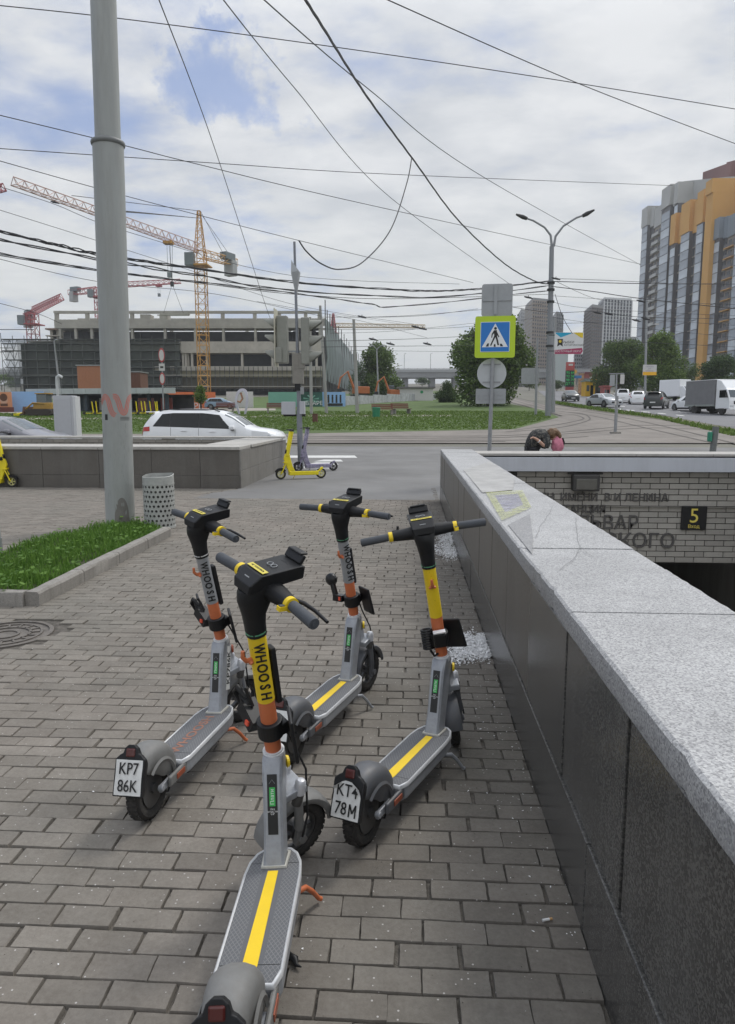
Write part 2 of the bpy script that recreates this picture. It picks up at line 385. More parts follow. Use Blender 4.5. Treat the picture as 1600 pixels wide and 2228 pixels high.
def paver_geo(mb, cx, cy, sx, sy, z=0.0, tx=0.0, ty=0.0, ch=.006, w=0.0):
    hx, hy = sx/2, sy/2
    def P(x, y, zz): return (cx+x+w*y, cy+y-w*x, zz+tx*x+ty*y)
    vs = [P(a*hx, b*hy, -.035) for a, b in ((-1, -1), (1, -1), (1, 1), (-1, 1))]
    vs += [P(a*hx, b*hy, z-ch*.8) for a, b in ((-1, -1), (1, -1), (1, 1), (-1, 1))]
    vs += [P(a*(hx-ch), b*(hy-ch), z) for a, b in ((-1, -1), (1, -1), (1, 1), (-1, 1))]
    mb.add(vs, [(8, 9, 10, 11)]+[(i, (i+1) % 4, 4+(i+1) % 4, 4+i) for i in range(4)]+[(4+i, 4+(i+1) % 4, 8+(i+1) % 4, 8+i) for i in range(4)])
def pavers():
    par = thing('paving', '', ''); del par['label']; del par['category']; par['kind'] = 'structure'
    px_, py_ = .1975, .099; cand = []
    j = 0; y = .75
    while y < 15.2:
        half = (j % 2)*px_/2+rnd.uniform(-.02, .02)
        x = XW0-half
        first = True
        while x > -.64*y-2.2:
            x1 = x; x0 = x-px_*(1 if not (first and half < .01) else 1)
            cx = (x0+x1)/2; w = px_
            if first: x1 = min(x1, XW0-.005)
            if first and half > .06:
                # the cut piece against the wall
                cand.append((XW0-half/2-.002, y, half-.012, py_-.01))
            first = False
            gap = .003+.016*rnd.random()**4
            ok = not inpoly(cx, y, GRASS) and math.hypot(cx-MHC[0], y-MHC[1]) > MHC[2]+.06
            if cx > -4.0 and y > 13.05: ok = ok and (cx < -4.4+(y-13.1)*.5)
            if y > 14.78: ok = False
            if ok: cand.append((cx+rnd.uniform(-.003, .003), y+rnd.uniform(-.0025, .0025), w-gap, py_-.0045-.006*rnd.random()**2))
            x -= px_
        y += py_; j += 1
    # those in the picture, by size
    def inview(c):
        v = Vector((c[0], c[1], -EYE)); v = Matrix.Rotation(-YAW, 3, 'Z') @ v
        dep = v.y*math.cos(PIT)-v.z*math.sin(PIT); up = v.y*math.sin(PIT)+v.z*math.cos(PIT)
        uu, vv = 800+F*v.x/dep, 1114-F*up/dep
        return -30 < uu < 1630 and 0 < vv < 2240
    vis = sorted([c for c in cand if inview(c)], key=lambda c: math.hypot(c[0], c[1], 1.62))
    near = set(vis[:298])
    vari = []
    for k in range(16):
        mb = MB(); hx, hy = .0945, .046; ol = []
        for x0, y0, x1, y1, n in ((-hx, -hy, hx, -hy, 4), (hx, -hy, hx, hy, 3), (hx, hy, -hx, hy, 4), (-hx, hy, -hx, -hy, 3)):
            for i in range(n):
                f = i/n; j = .0020 if i else .0016; ol.append((x0+(x1-x0)*f+rnd.uniform(-j, j)*.8, y0+(y1-y0)*f+rnd.uniform(-j, j)*.8))
        tx, ty = rnd.uniform(-.014, .014), rnd.uniform(-.025, .025); n = len(ol)
        vs = [(x*.984, y*.966, tx*x+ty*y) for x, y in ol]+[(x, y, tx*x+ty*y-.0022-rnd.uniform(0, .0028)) for x, y in ol]+[(x*1.005, y*1.01, -.03) for x, y in ol]
        mb.add(vs, [tuple(range(n))]+[(i, (i+1) % n, n+(i+1) % n, n+i) for i in range(n)]+[(n+i, n+(i+1) % n, 2*n+(i+1) % n, 2*n+i) for i in range(n)])
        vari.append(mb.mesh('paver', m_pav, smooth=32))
    rest = MB()
    for c in cand:
        z = rnd.uniform(-.0025, .0025); w = rnd.uniform(-.012, .012)
        if c in near:
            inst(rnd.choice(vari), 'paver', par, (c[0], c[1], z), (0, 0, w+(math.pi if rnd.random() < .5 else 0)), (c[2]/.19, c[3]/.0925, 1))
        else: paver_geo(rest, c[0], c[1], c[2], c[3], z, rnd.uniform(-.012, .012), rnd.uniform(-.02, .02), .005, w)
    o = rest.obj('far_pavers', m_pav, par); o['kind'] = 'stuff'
pavers()
# manhole cover
def manhole():
    t = thing('manhole_cover', 'round cast iron manhole cover set in the paving left of the scooters', 'manhole cover', (MHC[0], MHC[1], 0))
    mi = mat('cast_iron', (.15, .135, .12), .7, .3, var=.3, sc=12, bump=.3)
    MB().lathe([(.0, -.02), (.33, -.02), (.33, -.002), (.30, .0), (.30, -.012), (0, -.012)], n=40).obj('frame', mi, t, smooth=40)
    mb = MB()
    for r in (.08, .16, .24): mb.lathe([(r, -.012), (r, -.003), (r+.018, -.003), (r+.018, -.012)], n=32)
    for i in range(16):
        a = 2*math.pi*i/16; mb.box((math.cos(a)*.2, math.sin(a)*.2, -.0075), (.07, .014, .009), a)
    mb.obj('raised_pattern', mi, t)
manhole()
# kerbs round the grass bed
m_kerb = speckle('kerb_concrete', (.24, .225, .205), [(.20, .19, .17), (.26, .245, .22), (.30, .28, .255)], 160, .9, .5, stain=(.10, .09, .075, .6))
def kerb_stone(name_i, a, b, h=.13, w=.12, lab=''):
    a = Vector(a); b = Vector(b); d = (b-a); L_ = d.length; ang = math.atan2(d.y, d.x)
    mb = MB(); n = 5; secs = []
    for i in range(n+1):
        x = L_*i/n; j = lambda: rnd.uniform(-.004, .004)
        secs.append([Vector((x, 0+j(), -.05)), Vector((x, 0+j(), h-.02)), Vector((x, .016+j(), h+j())), Vector((x, w-.012, h+j())), Vector((x, w, h-.02)), Vector((x, w, -.05))])
    mb.loft(secs); o = mb.obj('kerb_stone', m_kerb, None, smooth=30); o.location = (a.x, a.y, 0); o.rotation_euler = (0, 0, ang)
    return o
kd = (K1-K2); kl = kd.length; nk = 4
ks = [K2.lerp(K1, i/nk) for i in range(nk+1)]
labs = ['kerb stone with the broken pale end nearest the sidewalk gap', 'second kerb stone from the broken end along the grass bed', 'third kerb stone along the grass bed, stained darker', 'last kerb stone along the grass bed ending by the perforated bin']
for i in range(nk):
    u = (ks[i+1]-ks[i]).normalized()
    tag(kerb_stone(0, ks[i], ks[i+1]-u*.012, .12+rnd.uniform(-.006, .004)), labs[i], 'kerb stone', 'kerb stones edging the grass bed')
q0, q1 = G(-60, 1318), G(50, 1320)
tag(kerb_stone(0, q0, q1, .12), 'short weathered kerb stone before the gap at the lower corner of the grass bed', 'kerb stone', 'kerb stones edging the grass bed')
m_soil = mat('soil', (.05, .045, .03), .95, var=.4, sc=8, bump=.6, bs=50)
mb = MB(); mb.prism(GRASS, -.04, .055); o = mb.obj('soil', m_soil); o['kind'] = 'structure'
def blades(name, poly, n, hmin, hmax, z, m, wid=.006, lean=.5, inside=None, parent=None):
    mb = MB(); xs = [p[0] for p in poly]; ys = [p[1] for p in poly]; k = 0; t = 0
    V = mb.v; Fc = mb.f; MI = mb.mi
    while k < n and t < n*20:
        t += 1
        x = rnd.uniform(min(xs), max(xs)); y = rnd.uniform(min(ys), max(ys))
        if not inpoly(x, y, poly): continue
        if noise.noise(Vector((x*2.2, y*2.2, 3))) < -.42 and rnd.random() < .8: continue
        k += 1
        tall = .55+.9*max(0, noise.noise(Vector((x*1.7, y*1.7, 9)))+.35)
        h = rnd.uniform(hmin, hmax)*tall; a = rnd.uniform(0, 6.28); w = wid*rnd.uniform(.6, 1.5)
        lx, ly = math.cos(a)*h*lean*rnd.random(), math.sin(a)*h*lean*rnd.random()
        b = rnd.uniform(0, 6.28); dx, dy = math.cos(b)*w, math.sin(b)*w; z0 = z(y) if callable(z) else z
        o = len(V)
        V += [Vector((x-dx, y-dy, z0)), Vector((x+dx, y+dy, z0)), Vector((x+dx*.8+lx*.4, y+dy*.8+ly*.4, z0+h*.6)), Vector((x-dx*.8+lx*.4, y-dy*.8+ly*.4, z0+h*.6)), Vector((x+lx, y+ly, z0+h*rnd.uniform(.75, 1)))]
        Fc.append([o, o+1, o+2, o+3]); Fc.append([o+3, o+2, o+4]); MI += [0, 0]
    me = bpy.data.meshes.new(name); me.from_pydata([tuple(v) for v in V], [], Fc); me.materials.append(m)
    ob = bpy.data.objects.new(name, me); COL.objects.link(ob); ob['kind'] = 'stuff'
    if parent: ob.parent = parent
    return ob
def leafmat(name, c0, c1, trans=.25):
    m = bpy.data.materials.new(name); m.use_nodes = True; N = m.node_tree.nodes; L = m.node_tree.links; b = N['Principled BSDF']
    geo = N.new('ShaderNodeNewGeometry'); rp = N.new('ShaderNodeValToRGB'); L.new(geo.outputs['Random Per Island'], rp.inputs[0])
    rp.color_ramp.elements[0].color = c0+(1,); rp.color_ramp.elements[1].color = c1+(1,)
    L.new(rp.outputs[0], b.inputs['Base Color']); b.inputs['Roughness'].default_value = .6; b.inputs['Specular IOR Level'].default_value = .25
    tr = N.new('ShaderNodeBsdfTranslucent'); L.new(rp.outputs[0], tr.inputs[0]); ms = N.new('ShaderNodeMixShader'); ms.inputs[0].default_value = trans
    L.new(b.outputs[0], ms.inputs[1]); L.new(tr.outputs[0], ms.inputs[2]); L.new(ms.outputs[0], N['Material Output'].inputs[0]); MT[name] = m; return m
m_blade = leafmat('grass_blade', (.06, .14, .02), (.17, .30, .06), .4)
gr = blades('grass', GRASS, 26000, .05, .13, .05, m_blade, .0055)
tag(gr, 'lush green grass filling the kerbed bed round the big grey pole', 'grass')
cl = MB()
for _ in range(900):
    x = rnd.uniform(-7, -2.5); y = rnd.uniform(5.5, 10.5)
    if not inpoly(x, y, GRASS): continue
    for q in range(3):
        a = rnd.uniform(0, 6.28); z = .1+rnd.random()*.07; s = rnd.uniform(.012, .03); p = Vector((x+rnd.uniform(-.03, .03), y+rnd.uniform(-.03, .03), z))
        dx = Vector((math.cos(a), math.sin(a), rnd.uniform(-.4, .4)))*s; dy = Vector((-math.sin(a), math.cos(a), rnd.uniform(-.4, .4)))*s
        cl.add([p-dx, p-dy, p+dx, p+dy], [(0, 1, 2, 3)])
o = cl.obj('weed_leaves', m_blade); o['kind'] = 'stuff'; tag(o, 'broad weed leaves among the grass of the kerbed bed', 'weeds')

# ================================================================= RIGHT PARAPET AND STAIRWELL
m_gran = speckle('dark_granite', (.11, .10, .088), [(.07, .064, .056), (.115, .105, .092), (.155, .143, .125)], 260, .42, .15, stain=(.16, .155, .145, .38))
m_gran2 = speckle('darker_granite', (.066, .064, .06), [(.03, .03, .03), (.065, .063, .06), (.145, .14, .13)], 190, .24, .12, stain=(.14, .138, .13, .4))  # darker, glossier granite for the near slabs and the plinth
m_cop = speckle('coping_granite', (.31, .31, .312), [(.17, .17, .175), (.36, .36, .365), (.47, .47, .47), (.30, .30, .305), (.56, .56, .55)], 210, .72, .4, low=.30, thr=(.3, .7))
m_cop2 = speckle('coping_granite_grey', (.24, .24, .245), [(.17, .17, .175), (.25, .25, .255), (.32, .32, .32)], 170, .7, .4)
m_dark = mat('joint_dark', (.03, .028, .025), .95, var=.3)
m_concr = mat('concrete', (.27, .26, .245), .9, var=.14, sc=2, bump=.3, bs=30, dirt=.35, streak=True)
def right_parapet():
    t = thing('granite_parapet', 'long dark granite parapet with pale grey speckled coping beside the scooters', 'wall')
    MB().box(((XW0+XW1)/2, 5.0, (ZC-.07)/2-.06), (XW1-XW0-.05, 15.9, ZC-.07+.12)).obj('core', m_dark, t)
    # outer face: plinth and upper slabs
    y = -2.5; edges = []
    while y < YEND-.01:
        w = rnd.choice((.62, .74, .74, .86)); 
        if YEND-(y+w) < .35: w = YEND-y
        edges.append((y, min(y+w, YEND))); y += w
    # put a wide open joint at 1.74 m
    base = [-2.5, -1.3, -.1, .72, 1.74, 2.46, 3.24, 4.02, 4.78, 5.62, 6.4, 7.3, 8.1, 9.0, 9.9, 10.8, 11.6, 12.3, YEND]
    for i in range(len(base)-1):
        a, b = base[i], base[i+1]; gp0 = .022 if abs(a-1.74) < .01 else .004; prd = rnd.uniform(0, .009)
        mb = MB(); mb.box((XW0+.0175-prd, (a+b)/2+gp0/2, (.305+ZC-.085)/2), (.025, b-a-gp0-.004, ZC-.085-.305)); mb.obj('slab', m_gran if i > 5 else m_gran2, t, bevel=.003, seg=1)
    pb = [-2.5, -.6, .95, 2.06, 3.5, 4.9, 6.3, 7.7, 9.2, 10.7, 12.0, YEND]
    for i in range(len(pb)-1):
        a, b = pb[i], pb[i+1]
        mb = MB(); mb.box((XW0+.012-rnd.uniform(0, .004)-.001, (a+b)/2, .14), (.028, b-a-.006, .324)); mb.obj('plinth_slab', m_gran2, t, bevel=.003, seg=1)
    # end face
    MB().box(((XW0+XW1)/2, YEND+.012, (ZC-.085)/2), (XW1-XW0, .024, ZC-.085)).obj('end_slab', m_gran, t, bevel=.003, seg=1)
    # inner face tiles plain
    MB().box((XW1-.012, 5, -.6), (.024, 15.9, 2.9)).obj('inner_face', m_concr, t)
    # coping slabs with chipped edges
    cy = [-2.5, -1.2, .1, 1.12, 2.42, 3.12, 3.58, 4.35, 5.65, 6.9, 8.2, 9.5, 10.9, 12.1, YEND+.03]
    for i in range(len(cy)-1):
        a, b = cy[i], cy[i+1]; n = max(4, int((b-a)/.045)); zt = ZC+rnd.uniform(-.004, .003); secs = []
        for k in range(n+1):
            y = a+.003+(b-a-.006)*k/n
            j = rnd.uniform(0, .0022)+(rnd.uniform(.003, .011) if rnd.random() < .06 else 0); j2 = rnd.uniform(0, .006)
            x0 = XW0-.003+j; x1 = XW1+.02-j2
            secs.append([Vector((x0+.004, y, ZC-.085)), Vector((x0, y, ZC-.075)), Vector((x0, y, zt-.008)), Vector((x0+.009, y, zt)), Vector(((x0*2+x1)/3, y, zt)), Vector(((x0+x1*2)/3, y, zt)), Vector((x1-.008, y, zt)), Vector((x1, y, zt-.01)), Vector((x1, y, ZC-.085))])
        mb = MB(); mb.loft(secs); mb.obj('coping_slab', m_cop, t, smooth=35)
    # darker inlaid patches of stone in the top
    q = lambda u, v: (lambda p: (p.x, p.y))(Vector((0, 0, EYE))+ray(u, v)*((ZC+.004-EYE)/ray(u, v).z))
    mb = MB(); P = [q(1106, 1142), q(1153, 1118), q(1160, 1170), q(1158, 1205)]
    mb.add([(x, y, ZC+.0045) for x, y in P], [(0, 1, 2, 3)]); mb.obj('patch', m_cop2, t)
    mb = MB(); P = [q(1050, 1072), q(1116, 1066), q(1120, 1040), q(1068, 1004), q(1008, 1022)]
    mb.add([(x, y, ZC+.0045) for x, y in P], [(0, 1, 2, 3, 4)]); mb.obj('patch', mat('stone_patch', (.36, .355, .345), .8, var=.2, sc=5, bump=.4), t)
    # hairline cracks
    mk = mat('crack', (.16, .16, .16), .9)
    for pts in ([(1205, 1100), (1180, 1140), (1160, 1180)], [(1252, 1125), (1256, 1160), (1262, 1190), (1290, 1210), (1330, 1214)], [(1262, 1190), (1250, 1215), (1205, 1248)]):
        mb = MB(); fine = []
        for i in range(len(pts)-1):
            for k in range(5): fine.append((pts[i][0]+(pts[i+1][0]-pts[i][0])*k/5+rnd.uniform(-2, 2), pts[i][1]+(pts[i+1][1]-pts[i][1])*k/5+rnd.uniform(-1, 1)))
        for i in range(len(fine)-1):
            a = Vector(q(*fine[i])); b = Vector(q(*fine[i+1])); d = (b-a); nrm = Vector((-d.y, d.x)).normalized()*.0009
            mb.add([(*(a-nrm), ZC+.0035), (*(a+nrm), ZC+.0035), (*(b+nrm), ZC+.0035), (*(b-nrm), ZC+.0035)], [(0, 1, 2, 3)])
        mb.obj('crack', mk, t)
    # worn paint stencil: lime frame, mauve middle
    my = bpy.data.materials.new('worn_lime_paint'); my.use_nodes = True
    def worn(name, c, thr):
        m = bpy.data.materials.new(name); m.use_nodes = True; N = m.node_tree.nodes; L = m.node_tree.links; b = N['Principled BSDF']; b.inputs['Roughness'].default_value = .85
        tc = N.new('ShaderNodeTexCoord'); n = N.new('ShaderNodeTexNoise'); n.inputs['Scale'].default_value = 14; n.inputs['Detail'].default_value = 12; n.inputs['Roughness'].default_value = .85
        L.new(tc.outputs['Object'], n.inputs['Vector']); r = N.new('ShaderNodeValToRGB'); L.new(n.outputs[0], r.inputs[0]); r.color_ramp.elements[0].position = thr-.12; r.color_ramp.elements[1].position = thr+.14; r.color_ramp.elements[1].color = (.8, .8, .8, 1)
        b.inputs['Base Color'].default_value = c+(1,); L.new(r.outputs[0], b.inputs['Alpha']); return m
    P = [q(1057, 1072), q(1137, 1067), q(1157, 1105), q(1092, 1134)]
    cx = sum(p[0] for p in P)/4; cy_ = sum(p[1] for p in P)/4
    I = [(cx+(p[0]-cx)*.62, cy_+(p[1]-cy_)*.62) for p in P]
    mb = MB(); z = ZC+.009
    for i in range(4):
        j = (i+1) % 4; mb.add([(*P[i], z), (*P[j], z), (*I[j], z), (*I[i], z)], [(0, 1, 2, 3)])
    mb.obj('paint_frame', worn('lime_paint', (.46, .48, .22), .50), t)
    mb = MB(); mb.add([(*p, z) for p in I], [(0, 1, 2, 3)]); mb.obj('paint_middle', worn('mauve_paint', (.27, .26, .36), .53), t)
right_parapet()

def stairwell():
    x0, x1, y0, y1 = PIT_R
    m_tile = mat('pale_wall_tile', (.40, .38, .34), .45, var=.10, sc=3, dirt=.3, rand=.10)
    m_beam = mat('painted_beam', (.50, .52, .56), .6, var=.06, sc=2, dirt=.12, streak=True)
    m_gr = mat('dark_grout', (.05, .048, .042), .9)
    t = thing('underpass_end_wall', 'pale tiled wall over the underpass mouth with raised metal lettering and a white beam', 'wall')
    zt = .86; YB = y1+.05
    MB().box(((x0+6.46)/2, YB+.3, (zt-1.0)/2), (6.46-x0, .58, zt+1.0)).obj('core', m_gr, t)
    # beam
    MB().box(((x0+.02+6.36)/2, y1-.06, zt-.155), (6.36-x0-.02, .16, .245)).obj('beam', m_beam, t, bevel=.006)
    y = x0; 
    xs = [x0-.4, 2.6, 3.9, 5.2, 6.5, 7.3]
    for i in range(len(xs)-1):
        MB().box(((xs[i]+xs[i+1])/2, YB+.22, zt+.012), (xs[i+1]-xs[i]-.008, .78, .045)).obj('coping_slab', mat('coping_plain', (.40, .385, .36), .8, var=.12, sc=4, dirt=.3), t, bevel=.008)
    # tiles
    tw, th = .332, .101
    me = []
    for k in range(5):
        b = MB(); b.box((0, 0, 0), (tw-.012, .014, th-.013)); me.append(b.mesh('tile', m_tile, None, .0025, 1))
    row = 0; z = zt-.29
    n = 0
    while z > -1.0:
        x = x0+.12-(tw/2 if row % 2 else 0)
        while x < 6.42:
            a, b_ = max(x, x0+.05), min(x+tw, 6.42)
            vis = (x+tw) > 2.0-.0
            if b_-a > .03 and vis:
                inst(rnd.choice(me), 'tile', t, ((a+b_)/2, YB+.003+rnd.uniform(-.001, .001), z-th/2), (0, 0, 0), ((b_-a)/tw, 1, 1)); n += 1
            x += tw
        z -= th; row += 1
    # letters
    ml = mat('grey_metal_letters', (.12, .115, .11), .5, .3, var=.2)
    def wl(s, ur, v, hpx, sx=1.0, sp=1.0):
        p = W(ur, v, YB/ray(ur, v).y) if False else None
        r = ray(ur, v); k = (YB-.02)/r.y; P = Vector((0, 0, EYE))+r*k
        o = text(s, hpx/F*(YB)*1.38, ml, P, (1, 0, 0), (0, 0, 1), t, 'letters', .012, 'RIGHT', sx, .002); return o
    wl('МЕТРОПОЛИТЕН  ИМЕНИ  В И ЛЕНИНА', 1455, 1084, 17, .93)
    wl('СТАНЦИЯ', 1319, 1109, 17, .93)
    wl('БУЛЬВАР', 1391, 1139, 30, .96)
    wl('РОКОССОВСКОГО', 1470, 1179, 32, 1.0)
    # lamp box
    c = Vector((0, 0, EYE))+ray(1274, 1050)*((YB-.12)/ray(1274, 1050).y)
    tb = thing('wall_light', 'boxy black wall light with a dull lens fixed above the metal lettering', 'lamp')
    MB().box(c, (.46, .2, .29)).obj('housing', mat('black_box', (.05, .048, .045), .6), tb, bevel=.02)
    MB().box(c+Vector((0, -.103, -.02)), (.36, .02, .19)).obj('lens', mat('dull_lens', (.13, .125, .11), .25), tb, bevel=.01)
    MB().box(c+Vector((0, .03, .16)), (.6, .05, .03)).obj('bracket', mat('black_box', (0, 0, 0)), tb)
    # sign 5
    c = Vector((0, 0, EYE))+ray(1510, 1127)*((YB-.03)/ray(1510, 1127).y)
    ts = thing('exit_sign', 'rounded black exit number sign with yellow 5 on the tiled wall', 'sign')
    MB().box(c, (.44, .03, .43)).obj('panel', mat('sign_black', (.018, .018, .018), .4), ts, bevel=.012)
    my_ = mat('sign_yellow', (.75, .62, .12), .5)
    text('5', .36, my_, c+Vector((0, -.018, .03)), (1, 0, 0), (0, 0, 1), ts, 'numeral')
    text('Вход', .085, my_, c+Vector((0, -.018, -.15)), (1, 0, 0), (0, 0, 1), ts, 'lettering')
    # side wall on the right, tiled
    s = thing('stairwell_side_wall', 'grimy tiled side wall of the stairwell at the right edge, shade painted into its tiles', 'wall')
    m_t2 = mat('shaded_grimy_tile', (.20, .19, .17), .5, var=.15, sc=3, dirt=.45, rand=.12)  # pale wall tile again, its shade painted in as a darker colour
    MB().box((6.62, 5, -.55), (.3, 15.9, 2.96-.1)).obj('core', m_gr, s)
    for i in range(8):
        MB().box((6.66, -2+i*1.9+.9, .905), (.5, 1.88, .07)).obj('coping_slab', m_cop2, s, bevel=.008)
    b = MB(); b.box((0, 0, 0), (.014, tw-.012, th-.013)); mt = b.mesh('tile', m_t2, None, .0025, 1)
    row = 0; z = .86
    while z > -1.95:
        y = 12.6-(tw/2 if row % 2 else 0)
        while y > 9.6:
            inst(mt, 'tile', s, (6.463, y-tw/2, z-th/2)); y -= tw
        z -= th; row += 1
    # stairs and the passage
    st = MB(); n = 17
    for i in range(n):
        st.box(((x0+6.47)/2, 4.2+i*.34+.17, -.15*(i+1)-.55), (6.47-x0-.02, .34, 1.0))
    st.box(((x0+6.47)/2, .7, -.55), (6.47-x0-.02, 6.98, 1.0))
    o = st.obj('stairs', m_concr); o['kind'] = 'structure'
    ps = MB(); f = -.15*n
    ps.box((3.8, 15, f-.1), (5.7, 10.0, .2)); ps.box((3.8, 17.3, -1.1), (5.7, 8.0, .15)); ps.box((1.05, 16.8, -1.85), (.2, 7.0, 1.4)); ps.box((6.6, 16.8, -1.85), (.2, 7.0, 1.4)); ps.box((3.8, 20.4, -1.85), (5.8, .2, 1.4))
    o = ps.obj('underpass_tunnel', m_concr); o['kind'] = 'structure'
stairwell()

# ================================================================= LEFT PARAPET
def left_parapet():
    t = thing('far_parapet', 'low dark granite parapet round the other stairwell behind the big pole', 'wall')
    zc = .87; x0, x1 = -13.2, XL; ya, yb = YL0, 20.4
    m_c = mat('coping_weathered', (.42, .405, .375), .8, var=.14, sc=3, bump=.3, bs=40, dirt=.35)
    MB().box(((x0+x1)/2, (ya+1.0)/1-.5+0.02, zc/2-.05), (x1-x0-.06, .92, zc-.05)).obj('core', m_dark, t)
    MB().box((x1-.5, (ya+yb)/2, zc/2-.05), (.92, yb-ya-.08, zc-.055)).obj('core', m_dark, t)
    MB().box(((x0+x1)/2, yb-.25, zc/2-.05), (x1-x0-.06, .42, zc-.05)).obj('core', m_dark, t)
    xs = [-13.2, -11.9, -10.4, -9.1, -7.9, -6.65, -5.5, -4.45, XL]
    for i in range(len(xs)-1):
        a, b = xs[i], xs[i+1]
        MB().box(((a+b)/2, ya+.012-rnd.uniform(0, .004), (.27+zc-.06)/2), (b-a-.006, .028, zc-.06-.27)).obj('slab', m_gran, t, bevel=.003, seg=1)
        MB().box(((a+b)/2+.0, ya+.014-.012, .12), (b-a-.006, .03, .292)).obj('plinth_slab', m_gran, t, bevel=.003, seg=1)
        MB().box(((a+b)/2, ya+.49, zc-.025), (b-a-.006, 1.06, .07)).obj('coping_slab', m_c, t, bevel=.01)
        MB().box(((a+b)/2, yb-.25, zc+.01), (b-a-.006, .55, .06)).obj('coping_slab', m_c, t, bevel=.008)
    ys = [ya+1.02, 16.9, 17.9, 18.9, yb-.55]
    for i in range(4):
        a, b = ys[i], ys[i+1]
        MB().box((x1-.5, (a+b)/2, zc-.02), (1.06, b-a-.006, .07)).obj('coping_slab', m_c, t, bevel=.01)
    ys = [ya-.01, 15.75, 16.6, 17.5, 18.4, 19.4, yb]
    m_sf = speckle('side_granite', (.19, .18, .165), [(.15, .14, .13), (.2, .19, .175), (.24, .23, .21)], 200, .6, .3, stain=(.1, .095, .09, .4))
    for i in range(6):
        a, b = ys[i], ys[i+1]
        MB().box((x1-.01, (a+b)/2, (.37+zc-.06)/2), (.03, b-a-.006, zc-.06-.37)).obj('slab', m_sf, t, bevel=.003, seg=1)
        MB().box((x1-.006, (a+b)/2, .17), (.03, b-a-.006, .39)).obj('plinth_slab', m_sf, t, bevel=.003, seg=1)
    # inner tiles of the far side
    m_t = mat('inner_tile', (.28, .26, .23), .5, var=.1, sc=3, dirt=.25, rand=.1)
    b = MB(); b.box((0, 0, 0), (.322, .014, .088)); mt = b.mesh('tile', m_t, None, .002, 1)
    for r in range(4):
        for c in range(27):
            inst(mt, 'tile', t, (-4.75-c*.332-(r % 2)*.166, yb-.47, zc-.08-r*.1))
    MB().box(((x0+x1)/2, 17.8, -1.2), (x1-x0, 5, .1)).obj('pit_floor', m_concr, t)
left_parapet()
# ================================================================= SCOOTERS IN FRONT
TILT = .284; WB = .95
def ax(z): return Vector((WB-.028-z*math.tan(TILT), 0, z))
AXD = Vector((-math.sin(TILT), 0, math.cos(TILT)))
m_silver = mat('scooter_silver', (.34, .355, .38), .45, .3, var=.10, sc=9, dirt=.32, bump=.04, bs=200)
m_fend = mat('scooter_fender', (.10, .105, .115), .5, var=.2, sc=7, dirt=.5)
m_fend2 = mat('dusty_fender', (.175, .175, .17), .6, var=.16, sc=7, dirt=.35)
m_edge = mat('deck_edge_metal', (.72, .73, .74), .4, .25, var=.1, sc=20, dirt=.15)
m_rub = mat('tyre_rubber', (.028, .027, .026), .85, var=.3, sc=20, dirt=.35)
m_blk = mat('black_plastic', (.012, .0125, .014), .5, var=.25, sc=10, dirt=.05, spec=.35)
m_blk2 = mat('black_gloss', (.012, .012, .013), .3, var=.2)
m_grip = mat('grip_rubber', (.062, .068, .078), .75, var=.12, sc=20, bump=.1, bs=300)
m_oran = mat('scooter_orange', (.56, .155, .06), .5, var=.10, sc=8, dirt=.1)
m_yel = mat('scooter_yellow', (.80, .57, .02), .45, var=.05, sc=8, dirt=.05)
m_ystr = mat('yellow_tape', (.82, .56, .012), .55, var=.04, sc=12, dirt=.04)
m_gslv = mat('grey_sleeve', (.29, .30, .31), .5, var=.05, dirt=.05)
m_rimd = mat('rim_dark', (.085, .085, .085), .5, .3, var=.2, dirt=.3)
m_plate = mat('plate_white', (.68, .68, .66), .5, var=.06, sc=12, dirt=.22)
m_ink = mat('ink_black', (.012, .012, .012), .5)
m_inkw = mat('ink_white', (.7, .7, .7), .5)
m_red = mat('lens_red', (.075, .010, .008), .3, coat=.3)
m_green = MT['turf']; m_grn = mat('sticker_green', (.05, .42, .09), .45)
m_tealink = mat('ring_green', (.10, .30, .17), .5)
